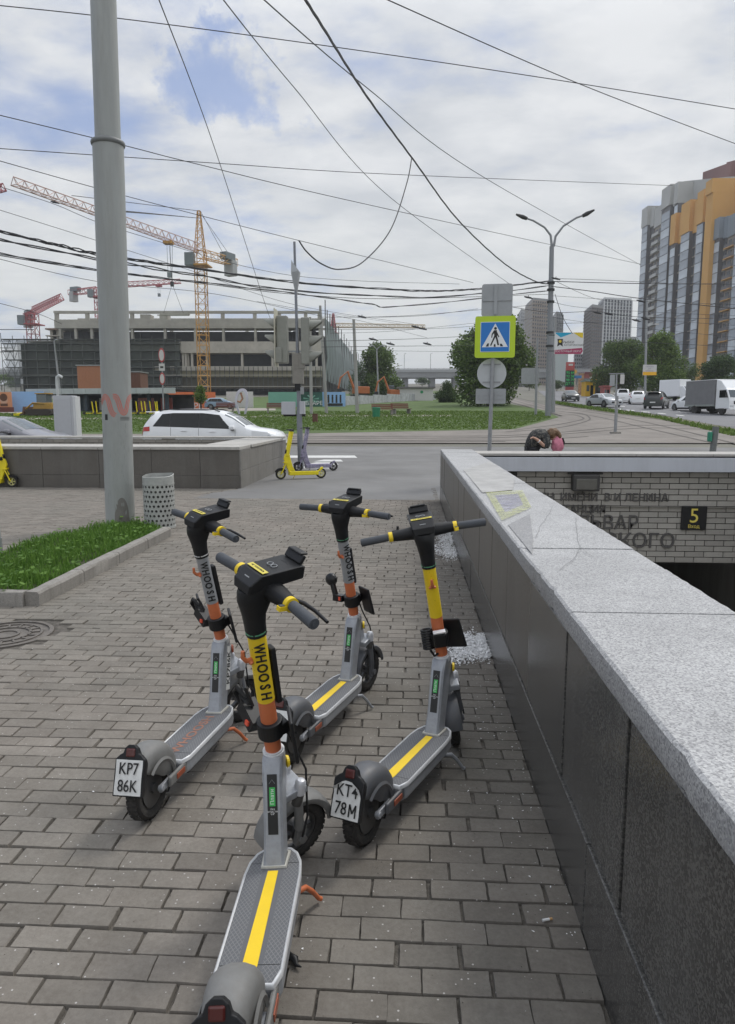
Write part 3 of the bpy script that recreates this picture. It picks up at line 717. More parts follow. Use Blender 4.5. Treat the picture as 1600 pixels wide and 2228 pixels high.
def deck_mat():
    m = bpy.data.materials.new('deck_rubber'); m.use_nodes = True; N = m.node_tree.nodes; L = m.node_tree.links; b = N['Principled BSDF']; b.inputs['Roughness'].default_value = .8
    tc = N.new('ShaderNodeTexCoord'); sx = N.new('ShaderNodeSeparateXYZ'); L.new(tc.outputs['Object'], sx.inputs[0])
    def mth(op, a, b_=None):
        q = N.new('ShaderNodeMath'); q.operation = op
        for i, v in enumerate((a, b_)):
            if v is None: continue
            if isinstance(v, (int, float)): q.inputs[i].default_value = v
            else: L.new(v, q.inputs[i])
        return q.outputs[0]
    k = 330.0
    a = mth('SINE', mth('MULTIPLY', mth('ADD', sx.outputs[0], mth('MULTIPLY', sx.outputs[1], 1.5)), k)); c = mth('SINE', mth('MULTIPLY', mth('SUBTRACT', sx.outputs[0], mth('MULTIPLY', sx.outputs[1], 1.5)), k))
    h = mth('MAXIMUM', a, c)
    side = mth('GREATER_THAN', mth('ABSOLUTE', sx.outputs[1]), .034)
    h2 = mth('MULTIPLY', mth('GREATER_THAN', h, .80), side)
    n = N.new('ShaderNodeTexNoise'); n.inputs['Scale'].default_value = 18; n.inputs['Detail'].default_value = 8; L.new(tc.outputs['Object'], n.inputs['Vector'])
    mx = N.new('ShaderNodeMixRGB'); mx.inputs[1].default_value = (.105, .11, .12, 1); mx.inputs[2].default_value = (.20, .205, .21, 1); L.new(mth('MULTIPLY', h2, .8), mx.inputs[0])
    m2 = N.new('ShaderNodeMixRGB'); L.new(mth('MULTIPLY', n.outputs[0], .35), m2.inputs[0]); L.new(mx.outputs[0], m2.inputs[1]); m2.inputs[2].default_value = (.15, .14, .13, 1)
    L.new(m2.outputs[0], b.inputs['Base Color'])
    bp = N.new('ShaderNodeBump'); bp.inputs['Strength'].default_value = .6; bp.inputs['Distance'].default_value = .002; L.new(h2, bp.inputs['Height']); L.new(bp.outputs[0], b.inputs['Normal'])
    return m
m_deck = deck_mat()
def wheel_parts(par, c, r=.125, w=.05, rim=m_rimd, spokes=True, xf=None, name='wheel'):
    c = Vector(c)
    prof = [(r*.66, -w*.36), (r*.74, -w*.5), (r*.88, -w*.5), (r*.965, -w*.34), (r, -w*.12), (r, w*.12), (r*.965, w*.34), (r*.88, w*.5), (r*.74, w*.5), (r*.66, w*.36), (r*.66, -w*.36)]
    mb = MB(); mb.lathe(prof, c, 'Y', 32)
    # tread blocks
    for i in range(32):
        a = 2*math.pi*i/32; 
        for s_ in (-1, 1):
            mb.box(c+Vector((math.cos(a)*(r-.0015), s_*w*.22, math.sin(a)*(r-.0015))), (.003, w*.3, .017), Matrix.Rotation(-a, 3, 'Y'))
    if xf: mb.xf(xf)
    wh = mb.obj('tyre' if name is None else name, m_rub, par, smooth=40)
    rb = MB()
    rb.lathe([(r*.67, -w*.30), (r*.60, -w*.30), (r*.56, -w*.1), (r*.56, w*.1), (r*.60, w*.30), (r*.67, w*.30)], c, 'Y', 32)
    if spokes:
        for i in range(5):
            a = 2*math.pi*i/5; rb.box(c+Vector((math.cos(a)*r*.38, 0, math.sin(a)*r*.38)), (r*.5, w*.34, .02), Matrix.Rotation(-a, 3, 'Y'))
        rb.cyl(c-Vector((0, w*.5, 0)), c+Vector((0, w*.5, 0)), r*.22, n=16)
    else:
        rb.cyl(c-Vector((0, w*.42, 0)), c+Vector((0, w*.42, 0)), r*.6, n=24)
        rb.cyl(c-Vector((0, w*.62, 0)), c+Vector((0, w*.62, 0)), r*.16, n=12)
    if xf: rb.xf(xf)
    rb.obj('rim', rim, wh, smooth=40)
    return wh
def arc_shell(c, r, w, a0, a1, th=.006, n=14, wf=None, flat=.35):
    """fender over a wheel: cross-section rounded, angles measured from +x upwards, in the xz plane"""
    mb = MB(); secs = []
    for i in range(n+1):
        t = i/n; a = a0+(a1-a0)*t; ww = w*(wf(t) if wf else 1); rad = Vector((math.cos(a), 0, math.sin(a)))
        q = []
        for yy, rr in ((-1, -flat*.9), (-.97, -.12*flat), (-.78, .12*flat), (-.35, .22*flat), (0, .25*flat), (.35, .22*flat), (.78, .12*flat), (.97, -.12*flat), (1, -flat*.9)):
            q.append(Vector(c)+rad*(r+rr*w)+Vector((0, yy*ww, 0)))
        for yy, rr in ((1, -flat*.9), (.97, -.12*flat), (.78, .12*flat), (.35, .22*flat), (0, .25*flat), (-.35, .22*flat), (-.78, .12*flat), (-.97, -.12*flat), (-1, -flat*.9)):
            q.append(Vector(c)+rad*(r-th+rr*w)+Vector((0, yy*(ww-th), 0)))
        secs.append(q)
    mb.loft(secs); return mb
def scooter(x, y, h, steer, lean, label, sleeve, dusty, plate, stand, deckmark, sleeve_text, ring, clampkind, platebent=False, neck_text=None):
    t = thing('rental_scooter', label, 'electric scooter', (x, y, 0), 0, 'rental electric scooters parked in front')
    t.rotation_euler = (lean, 0, h)
    t.rotation_mode = 'XYZ'
    mf = m_fend2 if dusty else m_fend
    # ---- rear wheel, deck
    wheel_parts(t, (0, 0, .125), .125, .056, spokes=False)
    hw = .092
    out = [(.155, -hw*.82), (.20, -hw), (.60, -hw), (.665, -hw*.93), (.71, -hw*.74), (.735, -hw*.48), (.742, 0), (.735, hw*.48), (.71, hw*.74), (.665, hw*.93), (.60, hw), (.20, hw), (.155, hw*.82)]
    inn = [(px+(.008 if px < .3 else -.008 if px > .66 else 0), py*(.915)) for px, py in out]
    mb = MB(); mb.prism([(px, py*.96) for px, py in out], .095, .158); mb.obj('deck', m_silver, t, bevel=.012)
    n = len(out); mb = MB()
    mb.loft([[Vector((*out[i], .150)) for i in range(n)], [Vector((*out[i], .164)) for i in range(n)], [Vector((*(Vector(out[i])*.5+Vector(inn[i])*.5), .1675)) for i in range(n)], [Vector((*inn[i], .164)) for i in range(n)]], caps=False)
    mb.obj('deck_rim', m_edge, t, smooth=50)
    mb = MB(); mb.prism(inn, .158, .1635); mat_o = mb.obj('deck_mat', m_deck, t)
    mb = MB(); mb.box((.225, 0, .1637), (.0018, hw*1.8, .0006)); mb.box((.655, 0, .1637), (.0018, hw*1.7, .0006)); mb.obj('mat_seam', m_ink, mat_o)
    if deckmark == 'stripe':
        mb = MB(); mb.prism([(.205, -.018), (.222, -.021), (.615, -.0165), (.615, .0165), (.222, .021), (.205, .018)], .1637, .1648); mb.obj('deck_stripe', m_ystr, mat_o)
    else:
        text('WHOOSH', .062, mat('faded_orange', (.30, .135, .09), .8, dirt=.8, sc=14), (.41, 0, .1642), (1, 0, 0), (0, 1, 0), mat_o, 'lettering', .0004, 'CENTER', 1.35, .001)
    # underside battery box + rear brackets with reflectors
    mb = MB(); mb.box((.43, 0, .088), (.42, .13, .03)); mb.obj('battery_tray', m_blk, t, bevel=.006)
    for s in (-1, 1):
        mb = MB(); mb.box((.115, s*.074, .128), (.15, .016, .044)); br = mb.obj('rear_bracket', mf, t, bevel=.007)
        mb = MB(); mb.box((.125, s*.0835, .128), (.068, .004, .022)); mb.obj('reflector', m_orf, br, bevel=.0015)
        mb = MB(); mb.box((.05, s*.058, .122), (.11, .014, .03)); mb.cyl((0, s*.05, .125), (0, s*.072, .125), .013, n=12); mb.obj('axle_arm', m_silver, t, bevel=.003)
    mb = MB(); mb.tube([(.10, -.055, .115), (.05, -.06, .085), (.02, -.052, .10)], .004); mb.obj('brake_cable', m_blk, t, smooth=60)
    # rear fender: a hump that wraps the wheel down to its sides
    mb = MB(); secs = []; n = 20
    for i in range(n+1):
        f = i/n; a_ = R(-2+136*f); rad = Vector((math.cos(a_), 0, math.sin(a_))); cc_ = Vector((.004, 0, .128))
        wy = .052+.012*math.sin(math.pi*min(1, f*1.15)); sk = .108*math.sin(math.pi*min(1, max(0, .06+f*.94)))**.5+.004; hh = .153+.006*math.sin(math.pi*f)
        pr = [(-1, -sk), (-1.03, -sk*.5), (-1.0, -.02), (-.9, -.004), (-.62, .011), (-.25, .018), (.25, .018), (.62, .011), (.9, -.004), (1.0, -.02), (1.03, -sk*.5), (1, -sk)]
        q = [cc_+rad*(hh+r_)+Vector((0, y_*wy, 0)) for y_, r_ in pr]+[cc_+rad*(hh+r_-.006)+Vector((0, y_*(wy-.005), 0)) for y_, r_ in reversed(pr)]
        secs.append(q)
    mb.loft(secs); fd = mb.obj('rear_fender', mf, t, smooth=55)
    for s in (-1, 1):
        mb = MB(); n0 = 14
        P_ = [Vector((.004+math.cos(R(12+i*9.0))*.118, s*.0655, .128+math.sin(R(12+i*9.0))*.118)) for i in range(n0)]; Q_ = [Vector((.004+math.cos(R(12+i*9.0))*.108, s*.072, .128+math.sin(R(12+i*9.0))*.108)) for i in range(n0)]; U_ = [Vector((.004+math.cos(R(12+i*9.0))*.098, s*.0655, .128+math.sin(R(12+i*9.0))*.098)) for i in range(n0)]
        mb.loft([[P_[i], Q_[i], U_[i]] for i in range(n0)]); mb.obj('fender_crease', mf, fd, smooth=60)
    # tail light housing and plate holder
    pc = Vector((-.118, 0, .230)); tl = R(20)
    mpl = Matrix.Translation(pc) @ Matrix.Rotation(tl, 4, 'Y')
    oy = [(-.063, -.072), (.063, -.072), (.063, .066), (.045, .082), (.033, .088), (.026, .108), (.012, .12), (-.012, .12), (-.026, .108), (-.033, .088), (-.045, .082), (-.063, .066)]
    mb = MB(); mb.loft([[mpl @ Vector((-.004, a*1.0, b)) for a, b in oy], [mpl @ Vector((.018, a*.96, b*.98)) for a, b in oy], [mpl @ Vector((.045, a*.8, b*.75)) for a, b in oy]]); hs = mb.obj('light_housing', m_blk, fd, bevel=.003)
    mb = MB(); mb.box((-.002, 0, .090), (.012, .040, .034)); mb.xf(mpl); mb.obj('tail_light', m_red, hs, bevel=.006)
    mb = MB(); nx_, nz_ = 8, 8; vs = []
    for j in range(nz_+1):
        for i in range(nx_+1):
            a = -.056+.112*i/nx_; b = -.066+.130*j/nz_
            d = -.006-.0012*math.sin(i*1.3+j)
            if platebent:
                if a+b > .075: d -= (a+b-.075)*.5; b -= (a+b-.075)*.4
                if b-a*1.0 > .085: d -= (b-a-.085)*.6; b -= (b-a-.085)*.8; a += (b-a-.085)*.35 if b-a > .085 else 0
            vs.append(mpl @ Vector((d, -a, b)))
    mb.add(vs, [(j*(nx_+1)+i, j*(nx_+1)+i+1, (j+1)*(nx_+1)+i+1, (j+1)*(nx_+1)+i) for j in range(nz_) for i in range(nx_)])
    pl = mb.obj('number_plate', m_plate, fd, smooth=40)
    R3 = mpl.to_3x3()
    if plate:
        X = R3 @ Vector((0, -1, 0)); Y = R3 @ Vector((0, 0, 1))
        text(plate[0], .062, m_ink, mpl @ Vector((-.0098, .0, .030)), X, Y, pl, 'lettering', .0006, 'CENTER', .82, .0002)
        lastm = plate[1].endswith('M')
        text(plate[1][:-1] if lastm else plate[1], .062, m_ink, mpl @ Vector((-.0098, .018 if lastm else .0, -.033)), X, Y, pl, 'lettering', .0006, 'CENTER', .82, .0002)
        if lastm:
            mb = MB(); st_ = [((0, 0), (0, .044)), ((0, .044), (.0125, .014)), ((.0125, .014), (.025, .044)), ((.025, .044), (.025, 0))]
            for (u0, v0), (u1, v1) in st_:
                dv = Vector((u1-u0, v1-v0)).normalized(); nn = Vector((-dv.y, dv.x))*.003; b0 = mpl @ Vector((-.0104, -.018, -.055))
                mb.add([b0+X*(p_.x)+Y*(p_.y) for p_ in (Vector((u0, v0))-nn, Vector((u0, v0))+nn, Vector((u1, v1))+nn, Vector((u1, v1))-nn)], [(0, 1, 2, 3)])
            mb.obj('lettering', m_ink, pl)
    # ---- neck: boxy silver column leaning to the steering head
    a = Vector((.673, 0, .160)); b = ax(.485)+Vector((-.004, 0, 0)); secs = []
    def nsec(c, wx, wy, ch):
        return [c+Vector((sx*(wx-cx), sy*(wy-cy), 0)) for sx, sy, cx, cy in ((-1, -1, 0, ch), (-1, -1, ch, 0), (1, -1, ch, 0), (1, -1, 0, ch), (1, 1, 0, ch), (1, 1, ch, 0), (-1, 1, ch, 0), (-1, 1, 0, ch))]
    for tt, wx, wy in ((0, .046, .034), (.3, .044, .032), (.62, .050, .032), (.85, .050, .033), (.97, .040, .034), (1, .033, .033)):
        c = a.lerp(b, tt)+Vector((.006*math.sin(tt*3.1), 0, 0)); secs.append(nsec(c, wx, wy, .008))
    mb = MB(); mb.loft(secs); nk = mb.obj('neck', m_silver, t, smooth=35)
    mb = MB(); mb.cyl(ax(.470), ax(.497), .037, n=24); mb.cyl(ax(.497), ax(.503), .033, n=24); mb.obj('collar', m_edge, nk, smooth=40, bevel=.002)
    # weld bead / foot trim
    cc = [(-.043, -.037), (.036, -.040), (.05, 0), (.036, .040), (-.043, .037)]
    pts = [Vector((.673+u_, v_, .166)) for u_, v_ in cc]; mb = MB(); mb.tube(pts, .0065, 6, closed=True); mb.obj('weld_bead', mat('weld_seal', (.50, .49, .44), .8, dirt=.3), nk, smooth=60)
    # head tube gusset and turn signal
    mb = MB(); mb.loft([nsec(ax(.44)+Vector((.03, 0, 0)), .02, .024, .006), nsec(ax(.34)+Vector((.012, 0, 0)), .035, .026, .006), nsec(ax(.30)+Vector((-.01, 0, 0)), .02, .022, .006)]); mb.obj('head_tube', m_silver, nk, smooth=35)
    mb = MB(); mb.cyl(ax(.425)+Vector((.03, -.030, 0)), ax(.425)+Vector((.034, -.040, 0)), .022, .019, n=16); mb.obj('side_reflector', m_yel if ring else m_orf, nk, bevel=.002)
    # sticker on the rear face of the neck
    na = secs[1][0].lerp(secs[1][7], .5); nb = secs[3][0].lerp(secs[3][7], .5); up = (nb-na).normalized(); X = Vector((0, -1, 0)); nrm = X.cross(up)
    def onneck(u_, wv, du=0): return na+up*u_+X*wv+nrm*(.0012+du)
    L_ = (nb-na).length
    mb = MB(); z0, z1 = L_*.0, L_*1.02-.0
    k = [onneck(z0, -.0165), onneck(z0, .0165), onneck(z1, .0165), onneck(z1, -.0165)]; mb.add(k+[p-nrm*.002 for p in k], [(0, 1, 2, 3), (0, 4, 5, 1), (1, 5, 6, 2), (2, 6, 7, 3), (3, 7, 4, 0)]); st = mb.obj('sticker', m_blk2, nk)
    mb = MB(); k = [onneck(L_*.48, -.0095, .0006), onneck(L_*.48, .0095, .0006), onneck(L_*.80, .0095, .0006), onneck(L_*.80, -.0095, .0006)]; mb.add(k, [(0, 1, 2, 3)]); mb.obj('green_badge', m_grn, st)
    text('Плати', .017, m_inkw, onneck(L_*.64, 0, .0012), up, -X, st, 'lettering', .0002)
    text('без', .009, m_inkw, onneck(L_*.43, 0, .0012), X, up, st, 'lettering', .0002)
    text('штрафов', .008, m_inkw, onneck(L_*.39, 0, .0012), X, up, st, 'lettering', .0002)
    text('СР', .010, m_inkw, onneck(L_*.35, 0, .0012), X, up, st, 'lettering', .0002)
    mb = MB(); m0 = onneck(L_*.90, 0, .0008)
    mb.tube([onneck(L_*.86, -.010, .0008), onneck(L_*.93, 0, .0008), onneck(L_*.86, .010, .0008)], .0006, 4); mb.obj('arrow_mark', m_gslv, st)
    if neck_text:
        q = (secs[1][2]+secs[1][3]+secs[3][2]+secs[3][3])/4+Vector((-.012, -.0052, 0)); 
        mb = MB(); mb.box((0, 0, 0), (.044, .001, .215)); mb.xf(Matrix.Translation(q) @ Matrix.Rotation(math.atan2(up.x, up.z), 4, 'Y')); lb = mb.obj('number_label', m_plate, nk)
        text(neck_text, .050, m_ink, q+Vector((0, -.0012, 0)), up, Vector((-up.z, 0, up.x)), lb, 'lettering', .0003, 'CENTER', .98, .0008)
    # kickstand
    mb = MB(); mb.tube([(.60, -.075, .098), (.63, -.098, .092), (.66, -.115, .055), (.685, -.130, .012), (.69, -.138, .006)], [.009, .009, .0085, .008, .008], 8); mb.obj('kickstand', stand, t, smooth=60)
    # ---- steered parts
    S = Matrix.Translation(ax(0)) @ Matrix.Rotation(steer, 4, AXD) @ Matrix.Translation(-ax(0))
    fc = Vector((WB-.030, 0, .127))
    wheel_parts(t, fc, .125, .052, spokes=True, xf=S)
    mb = MB()
    crown = ax(.325)+Vector((.062, 0, .0))
    for s in (-1, 1):
        mb.cyl(crown+Vector((-.012, s*.048, -.02)), fc+Vector((-.016, s*.048, .045)), .0155, .017, n=12)
        mb.box(fc+Vector((-.008, s*.048, .015)), (.036, .018, .075))
        mb.cyl(fc+Vector((0, s*.038, 0)), fc+Vector((0, s*.064, 0)), .016, n=12)
    mb.xf(S); fk = mb.obj('fork', mf, t, smooth=40)
    mb = MB(); mb.box(crown+Vector((-.035, 0, .005)), (.10, .12, .03), Matrix.Rotation(-.25, 3, 'Y')); mb.cyl(ax(.30), ax(.345), .026, n=16); mb.xf(S); mb.obj('fork_crown', m_silver, fk, bevel=.006)
    for s in (-1, 1):
        mb = MB(); mb.lathe([(0, .055), (.013, .053), (.019, .046), (.0205, .03), (.0205, .0)], crown+Vector((-.012, s*.048, 0)), 'Z', 16)
        mb.xf(S); mb.obj('suspension_cap', mat('cap_white', (.62, .63, .66), .3, .3, dirt=.15), fk, smooth=40)
    mb = MB()
    for s in (-1, 1):
        mb.cyl(crown+Vector((-.012, s*.048, -.002)), crown+Vector((-.016, s*.048, -.045)), .0195, .018, n=14)
    mb.xf(S); mb.obj('rubber_boot', mat('dark_boot', (.06, .058, .055), .7, dirt=.2), fk, smooth=40, bevel=.001)
    mb = arc_shell(fc+Vector((0, 0, .002)), .146, .042, R(12), R(182), flat=.5, n=16); mb.xf(S); mb.obj('front_fender', mf, t, smooth=50)
    mb = MB(); mb.tube([ax(.62)+Vector((.035, -.01, 0)), ax(.5)+Vector((.075, -.01, 0)), ax(.40)+Vector((.10, -.03, 0)), fc+Vector((-.0, -.062, .10)), fc+Vector((-.01, -.066, .02))], .004, 6); mb.xf(S); mb.obj('brake_cable', m_blk, t, smooth=60)
    mb = MB(); mb.cyl(ax(.497), ax(.70), .0275, n=24); mb.xf(S); stem = mb.obj('stem', m_oran, t, smooth=40)
    mb = MB(); mb.cyl(ax(.70), ax(.943), .0290, n=28); mb.xf(S); sv = mb.obj('sleeve', sleeve, stem, smooth=40)
    # vertical lettering on the right rear of the sleeve
    if sleeve_text:
        cu_a = sleeve_text
        for i, ch in enumerate('WHOOSH'):
            p = ax(.903-i*.0345); th = R(180+cu_a); nv = Vector((math.cos(th), math.sin(th), 0)); nv = (nv-AXD*nv.dot(AXD)).normalized()
            X = -AXD; Y = nv.cross(X)
            o = text(ch, .047, m_ink, S @ (p+nv*.0296), S.to_3x3() @ X, S.to_3x3() @ Y, sv, 'lettering', .0014, 'CENTER', .74 if ch == 'W' else .86, .0009)
    mb = MB()
    for k in range(5):
        p = ax(rnd.uniform(.78, .93)); th = R(180+rnd.uniform(-10, 30)); nv = Vector((math.cos(th), math.sin(th), 0)); mb.cyl(p+nv*.0285, p+nv*.0298, .0022, n=6)
    mb.xf(S); mb.obj('scuff', m_blk, sv)
    # hook on the rear of the stem
    hp = ax(.865); mb = MB(); mb.tube([hp+Vector((-.026, 0, -.012)), hp+Vector((-.045, 0, -.014)), hp+Vector((-.060, 0, 0)), hp+Vector((-.063, 0, .022))], [.009, .008, .007, .006], 8); mb.tube([hp+Vector((-.03, -.013, -.02)), hp+Vector((-.036, 0, -.014)), hp+Vector((-.03, .013, -.02))], .007, 6)
    mb.xf(S); mb.obj('bag_hook', m_oran, stem, smooth=60)
    # flat black bar on the front of the sleeve
    mb = MB(); q = Matrix.Rotation(-TILT, 3, 'Y'); mb.box(ax(.775)+Vector((.040, 0, .01)), (.02, .034, .215), q); mb.xf(S); mb.obj('stem_module', m_blk, stem, bevel=.005)
    # clamp with plate and lock
    mb = MB(); mb.cyl(ax(.558), ax(.618), .043, n=24); mb.box(ax(.59)+Vector((.03, -.005, 0)), (.05, .06, .045), q); mb.xf(S); cl_ = mb.obj('clamp', m_blk, t, bevel=.004)
    mb = MB(); mb.box((0, 0, 0), (.014, .105, .155)); mb.xf(Matrix.Translation(ax(.60)+Vector((.05, -.068, -.015))) @ Matrix.Rotation(R(-28), 4, 'Z') @ Matrix.Rotation(-TILT, 4, 'Y')); mb.xf(S); mb.obj('lock_plate', m_blk, cl_, bevel=.008)
    mb = MB()
    lc = ax(.60)+Vector((-.02, .062, -.005))
    if clampkind == 'lock':
        mb.box(lc+Vector((0, .02, .0)), (.055, .10, .048), Matrix.Rotation(.4, 3, 'X')); mb.cyl(lc+Vector((-.005, .045, .02)), lc+Vector((-.005, .075, .05)), .02, n=14)
        mb.tube([lc+Vector((-.01, .05, .05)), lc+Vector((-.03, .085, .075)), lc+Vector((-.02, .11, .045)), lc+Vector((0, .10, .01)), lc+Vector((.01, .06, -.02))], .0105, 8)
        mb.tube([lc+Vector((.0, .02, .03)), lc+Vector((-.02, .05, .085)), lc+Vector((-.0, .10, .09)), lc+Vector((.02, .12, .05))], .006, 8)
        mb.xf(S); lk = mb.obj('cable_lock', m_blk, cl_, smooth=45)
        mb = MB(); mb.box(lc+Vector((-.030, -.004, -.012)), (.008, .018, .016)); mb.xf(S); mb.obj('lock_button', mat('button_red', (.75, .10, .05), .4), lk)
    elif clampkind == 'bell':
        mb.box(lc+Vector((0, .005, .0)), (.042, .06, .036)); mb.cyl(lc+Vector((-.0, .03, .01)), lc+Vector((-.0, .05, .07)), .016, n=14)
        mb.lathe([(0, -.02), (.02, -.018), (.034, -.008), (.036, .006), (.03, .014), (0, .016)], lc+Vector((0, .06, .095)), 'X', 18)
        mb.xf(S); lk = mb.obj('round_lock', m_blk2, cl_, smooth=45)
        mb = MB(); mb.box(lc+Vector((-.022, -.010, -.0)), (.006, .012, .02)); mb.xf(S); mb.obj('lock_button', mat('button_red', (0, 0, 0)), lk)
    else:
        for i in range(8):
            c = ax(.635-i*.013)+Vector((.0, .055, 0)); pts = []
            for k in range(10):
                a_ = 2*math.pi*k/10; pts.append(c+Vector((math.cos(a_)*.022, math.sin(a_)*.024, 0)))
            mb.tube(pts, .0055, 6, closed=True)
        mb.tube([ax(.53)+Vector((0, .05, 0)), ax(.50)+Vector((-.01, .035, 0)), ax(.515)+Vector((-.03, .02, 0))], .006, 6)
        mb.xf(S); lk = mb.obj('coiled_cable', m_blk, cl_, smooth=50)
        mb = MB(); mb.box(ax(.59)+Vector((-.05, 0, 0)), (.03, .06, .07), q); mb.xf(S); mb.obj('lock_body', m_blk2, cl_, bevel=.006)
        mb = MB(); mb.box(ax(.63)+Vector((-.052, 0, 0)), (.026, .056, .006), q); mb.xf(S); mb.obj('metal_tab', m_edge, cl_)
    # ---- black upper neck, console
    hc = ax(1.125)+Vector((.070, 0, 0))
    def esec(c, rx, ry, tiltm, n=14, p=2.4):
        q_ = []
        for i in range(n):
            a_ = 2*math.pi*i/n; cs, sn = math.cos(a_), math.sin(a_)
            q_.append(c+tiltm @ Vector((rx*math.copysign(abs(cs)**(2/p), cs), ry*math.copysign(abs(sn)**(2/p), sn), 0)))
        return q_
    I3 = Matrix.Rotation(-TILT, 3, 'Y'); T2 = Matrix.Rotation(-TILT-.25, 3, 'Y')
    mb = MB()
    mb.loft([esec(ax(.940), .0315, .0315, I3), esec(ax(.975), .0325, .032, I3), esec(ax(1.01)+Vector((.002, 0, 0)), .036, .035, I3), esec(ax(1.05)+Vector((.012, 0, 0)), .052, .041, I3), esec(ax(1.085)+Vector((.030, 0, 0)), .074, .047, T2), esec(ax(1.115)+Vector((.044, 0, .0)), .084, .050, T2), esec(ax(1.13)+Vector((.052, 0, .0)), .086, .050, T2)])
    mb.xf(S); hd_ = mb.obj('handlebar_neck', m_blk, t, smooth=50)
    mb = MB(); mb.cyl(ax(.950), ax(.954), .0332, n=24); mb.xf(S); mb.obj('neck_ring', ring or m_inkw, hd_, smooth=40)
    # console body
    TC = Matrix.Translation(hc+Vector((.005, 0, .022))) @ Matrix.Rotation(R(-9), 4, 'Y')
    mb = MB(); prof = [(-.104, -.038, .045), (-.100, -.010, .050), (-.062, .016, .055), (.078, .016, .057), (.092, .010, .055), (.090, -.030, .048)]
    secs = []
    for s_, wy in ((-1, 1.0), (-.93, 1.0), (.93, 1.0), (1, 1.0)):
        k = .92 if abs(s_) == 1 else 1.0
        secs.append([Vector((px*k, s_*w_*1.0, pz*(k if pz > 0 else 1))) for px, pz, w_ in prof])
    mb.loft(secs); mb.xf(TC); mb.xf(S); con = mb.obj('console', m_blk, t, bevel=.005)
    mb = MB(); mb.box((-.062, 0, -.018), (.075, .078, .012), Matrix.Rotation(R(-50), 3, 'Y')); mb.xf(TC); mb.xf(S); mb.obj('rear_cover', m_blk2, con, bevel=.01)
    mb = MB(); mb.box((-.086, 0, -.010), (.0015, .026, .030), Matrix.Rotation(R(18), 3, 'Y')); mb.xf(TC); mb.xf(S); mb.obj('pale_label', mat('label_grey', (.36, .37, .38), .5), con, bevel=.0005)
    mb = MB(); mb.box((-.045, 0, .0195), (.020, .092, .0012)); mb.xf(TC); mb.xf(S); yt = mb.obj('yellow_sticker', mat('label_yellow', (.62, .52, .08), .5), con)
    Mx = S @ TC
    text('НЕ ТОРОПИСЬ', .010, m_ink, Mx @ Vector((-.045, 0, .0206)), Mx.to_3x3() @ Vector((0, -1, 0)), Mx.to_3x3() @ Vector((1, 0, 0)), yt, 'lettering', .0002)
    mb = MB()
    for s_ in (-1, 1):
        pts = [Vector((.005+math.cos(a_*.785)*.010, s_*.011+math.sin(a_*.785)*.010, .0192)) for a_ in range(8)]; mb.tube(pts, .0014, 4, closed=True)
    mb.xf(TC); mb.xf(S); mb.obj('logo', m_gslv, con)
    mb = MB(); mb.box((.088, 0, .028), (.014, .088, .03), Matrix.Rotation(R(35), 3, 'Y')); mb.box((.098, 0, .043), (.03, .07, .008), Matrix.Rotation(R(12), 3, 'Y')); mb.xf(TC); mb.xf(S); mb.obj('phone_clip', m_blk, con, bevel=.004)
    # bars
    bz = hc+Vector((-.004, 0, -.028))
    for s in (-1, 1):
        mb = MB(); mb.loft([esec(bz+Vector((0, s*.035, 0)), .036, .030, Matrix.Rotation(math.pi/2, 3, 'X')), esec(bz+Vector((0, s*.085, .0)), .030, .026, Matrix.Rotation(math.pi/2, 3, 'X')), esec(bz+Vector((-.003, s*.135, 0)), .023, .022, Matrix.Rotation(math.pi/2, 3, 'X'))]); mb.xf(S); ba = mb.obj('bar_arm', m_blk, t, smooth=50)
        g0_, g1_ = bz+Vector((-.004, s*.156, 0)), bz+Vector((-.012, s*.278, -.003))
        mb = MB(); mb.tube([g0_, g0_.lerp(g1_, .04), g0_.lerp(g1_, .95), g1_], [.0165, .0172, .0178, .0165], 20); mb.cyl(g1_, g1_+Vector((0, s*.002, 0)), .008, n=10); mb.xf(S); gp_ = mb.obj('grip', m_grip, t, smooth=50)
        mb = MB(); c0 = bz+Vector((-.0035, s*.136, 0)); mb.cyl(c0, c0+Vector((-.001, s*.017, 0)), .0225, n=24)
        if s == -1: mb.box(c0+Vector((-.030, s*.009, -.008)), (.026, .017, .014))
        mb.xf(S); rg = mb.obj('yellow_ring', m_yel, t, smooth=40)
        if s == -1:
            mb = MB(); mb.box(c0+Vector((-.032, s*.009, .0)), (.016, .012, .004)); mb.xf(S); mb.obj('bell_button', m_grip, rg, bevel=.001)
        mb = MB(); mb.tube([bz+Vector((.018, s*.115, .0)), bz+Vector((.040, s*.150, .0)), bz+Vector((.046, s*.20, -.004)), bz+Vector((.040, s*.27, -.008))], [.009, .007, .006, .005], 8); mb.xf(S)
        if s == -1: mb.obj('brake_lever', m_blk, t, smooth=50)
        else:
            mb = MB(); mb.box(bz+Vector((.012, s*.12, .016)), (.03, .03, .018)); mb.cyl(bz+Vector((.02, s*.11, .02)), bz+Vector((.022, s*.105, .04)), .006, n=8); mb.xf(S); mb.obj('throttle_housing', m_blk, t, bevel=.003)
    return t
m_orf = mat('reflector_orange', (.30, .07, .03), .3, var=.2, sc=60)
scooter(-1.034, 2.611, 1.412, -.616, -.055, 'grey and orange scooter with plate KP7 86K and faded orange deck lettering', m_gslv, True, ('KP7', '86K'), m_oran, 'text', 62, None, 'lock', neck_text='KP786K')
scooter(-.397, 1.453, 1.603, -.889, -.055, 'scooter with yellow WHOOSH sleeve and orange kickstand, frontmost with deck filling the lower middle', m_yel, True, None, m_oran, 'stripe', 66, m_tealink, 'lock')
scooter(-.54, 3.098, 1.25, -.16, -.02, 'grey sleeved scooter with round black lock, furthest of the four silver ones', m_gslv, False, None, m_silver, 'stripe', 58, m_tealink, 'bell')
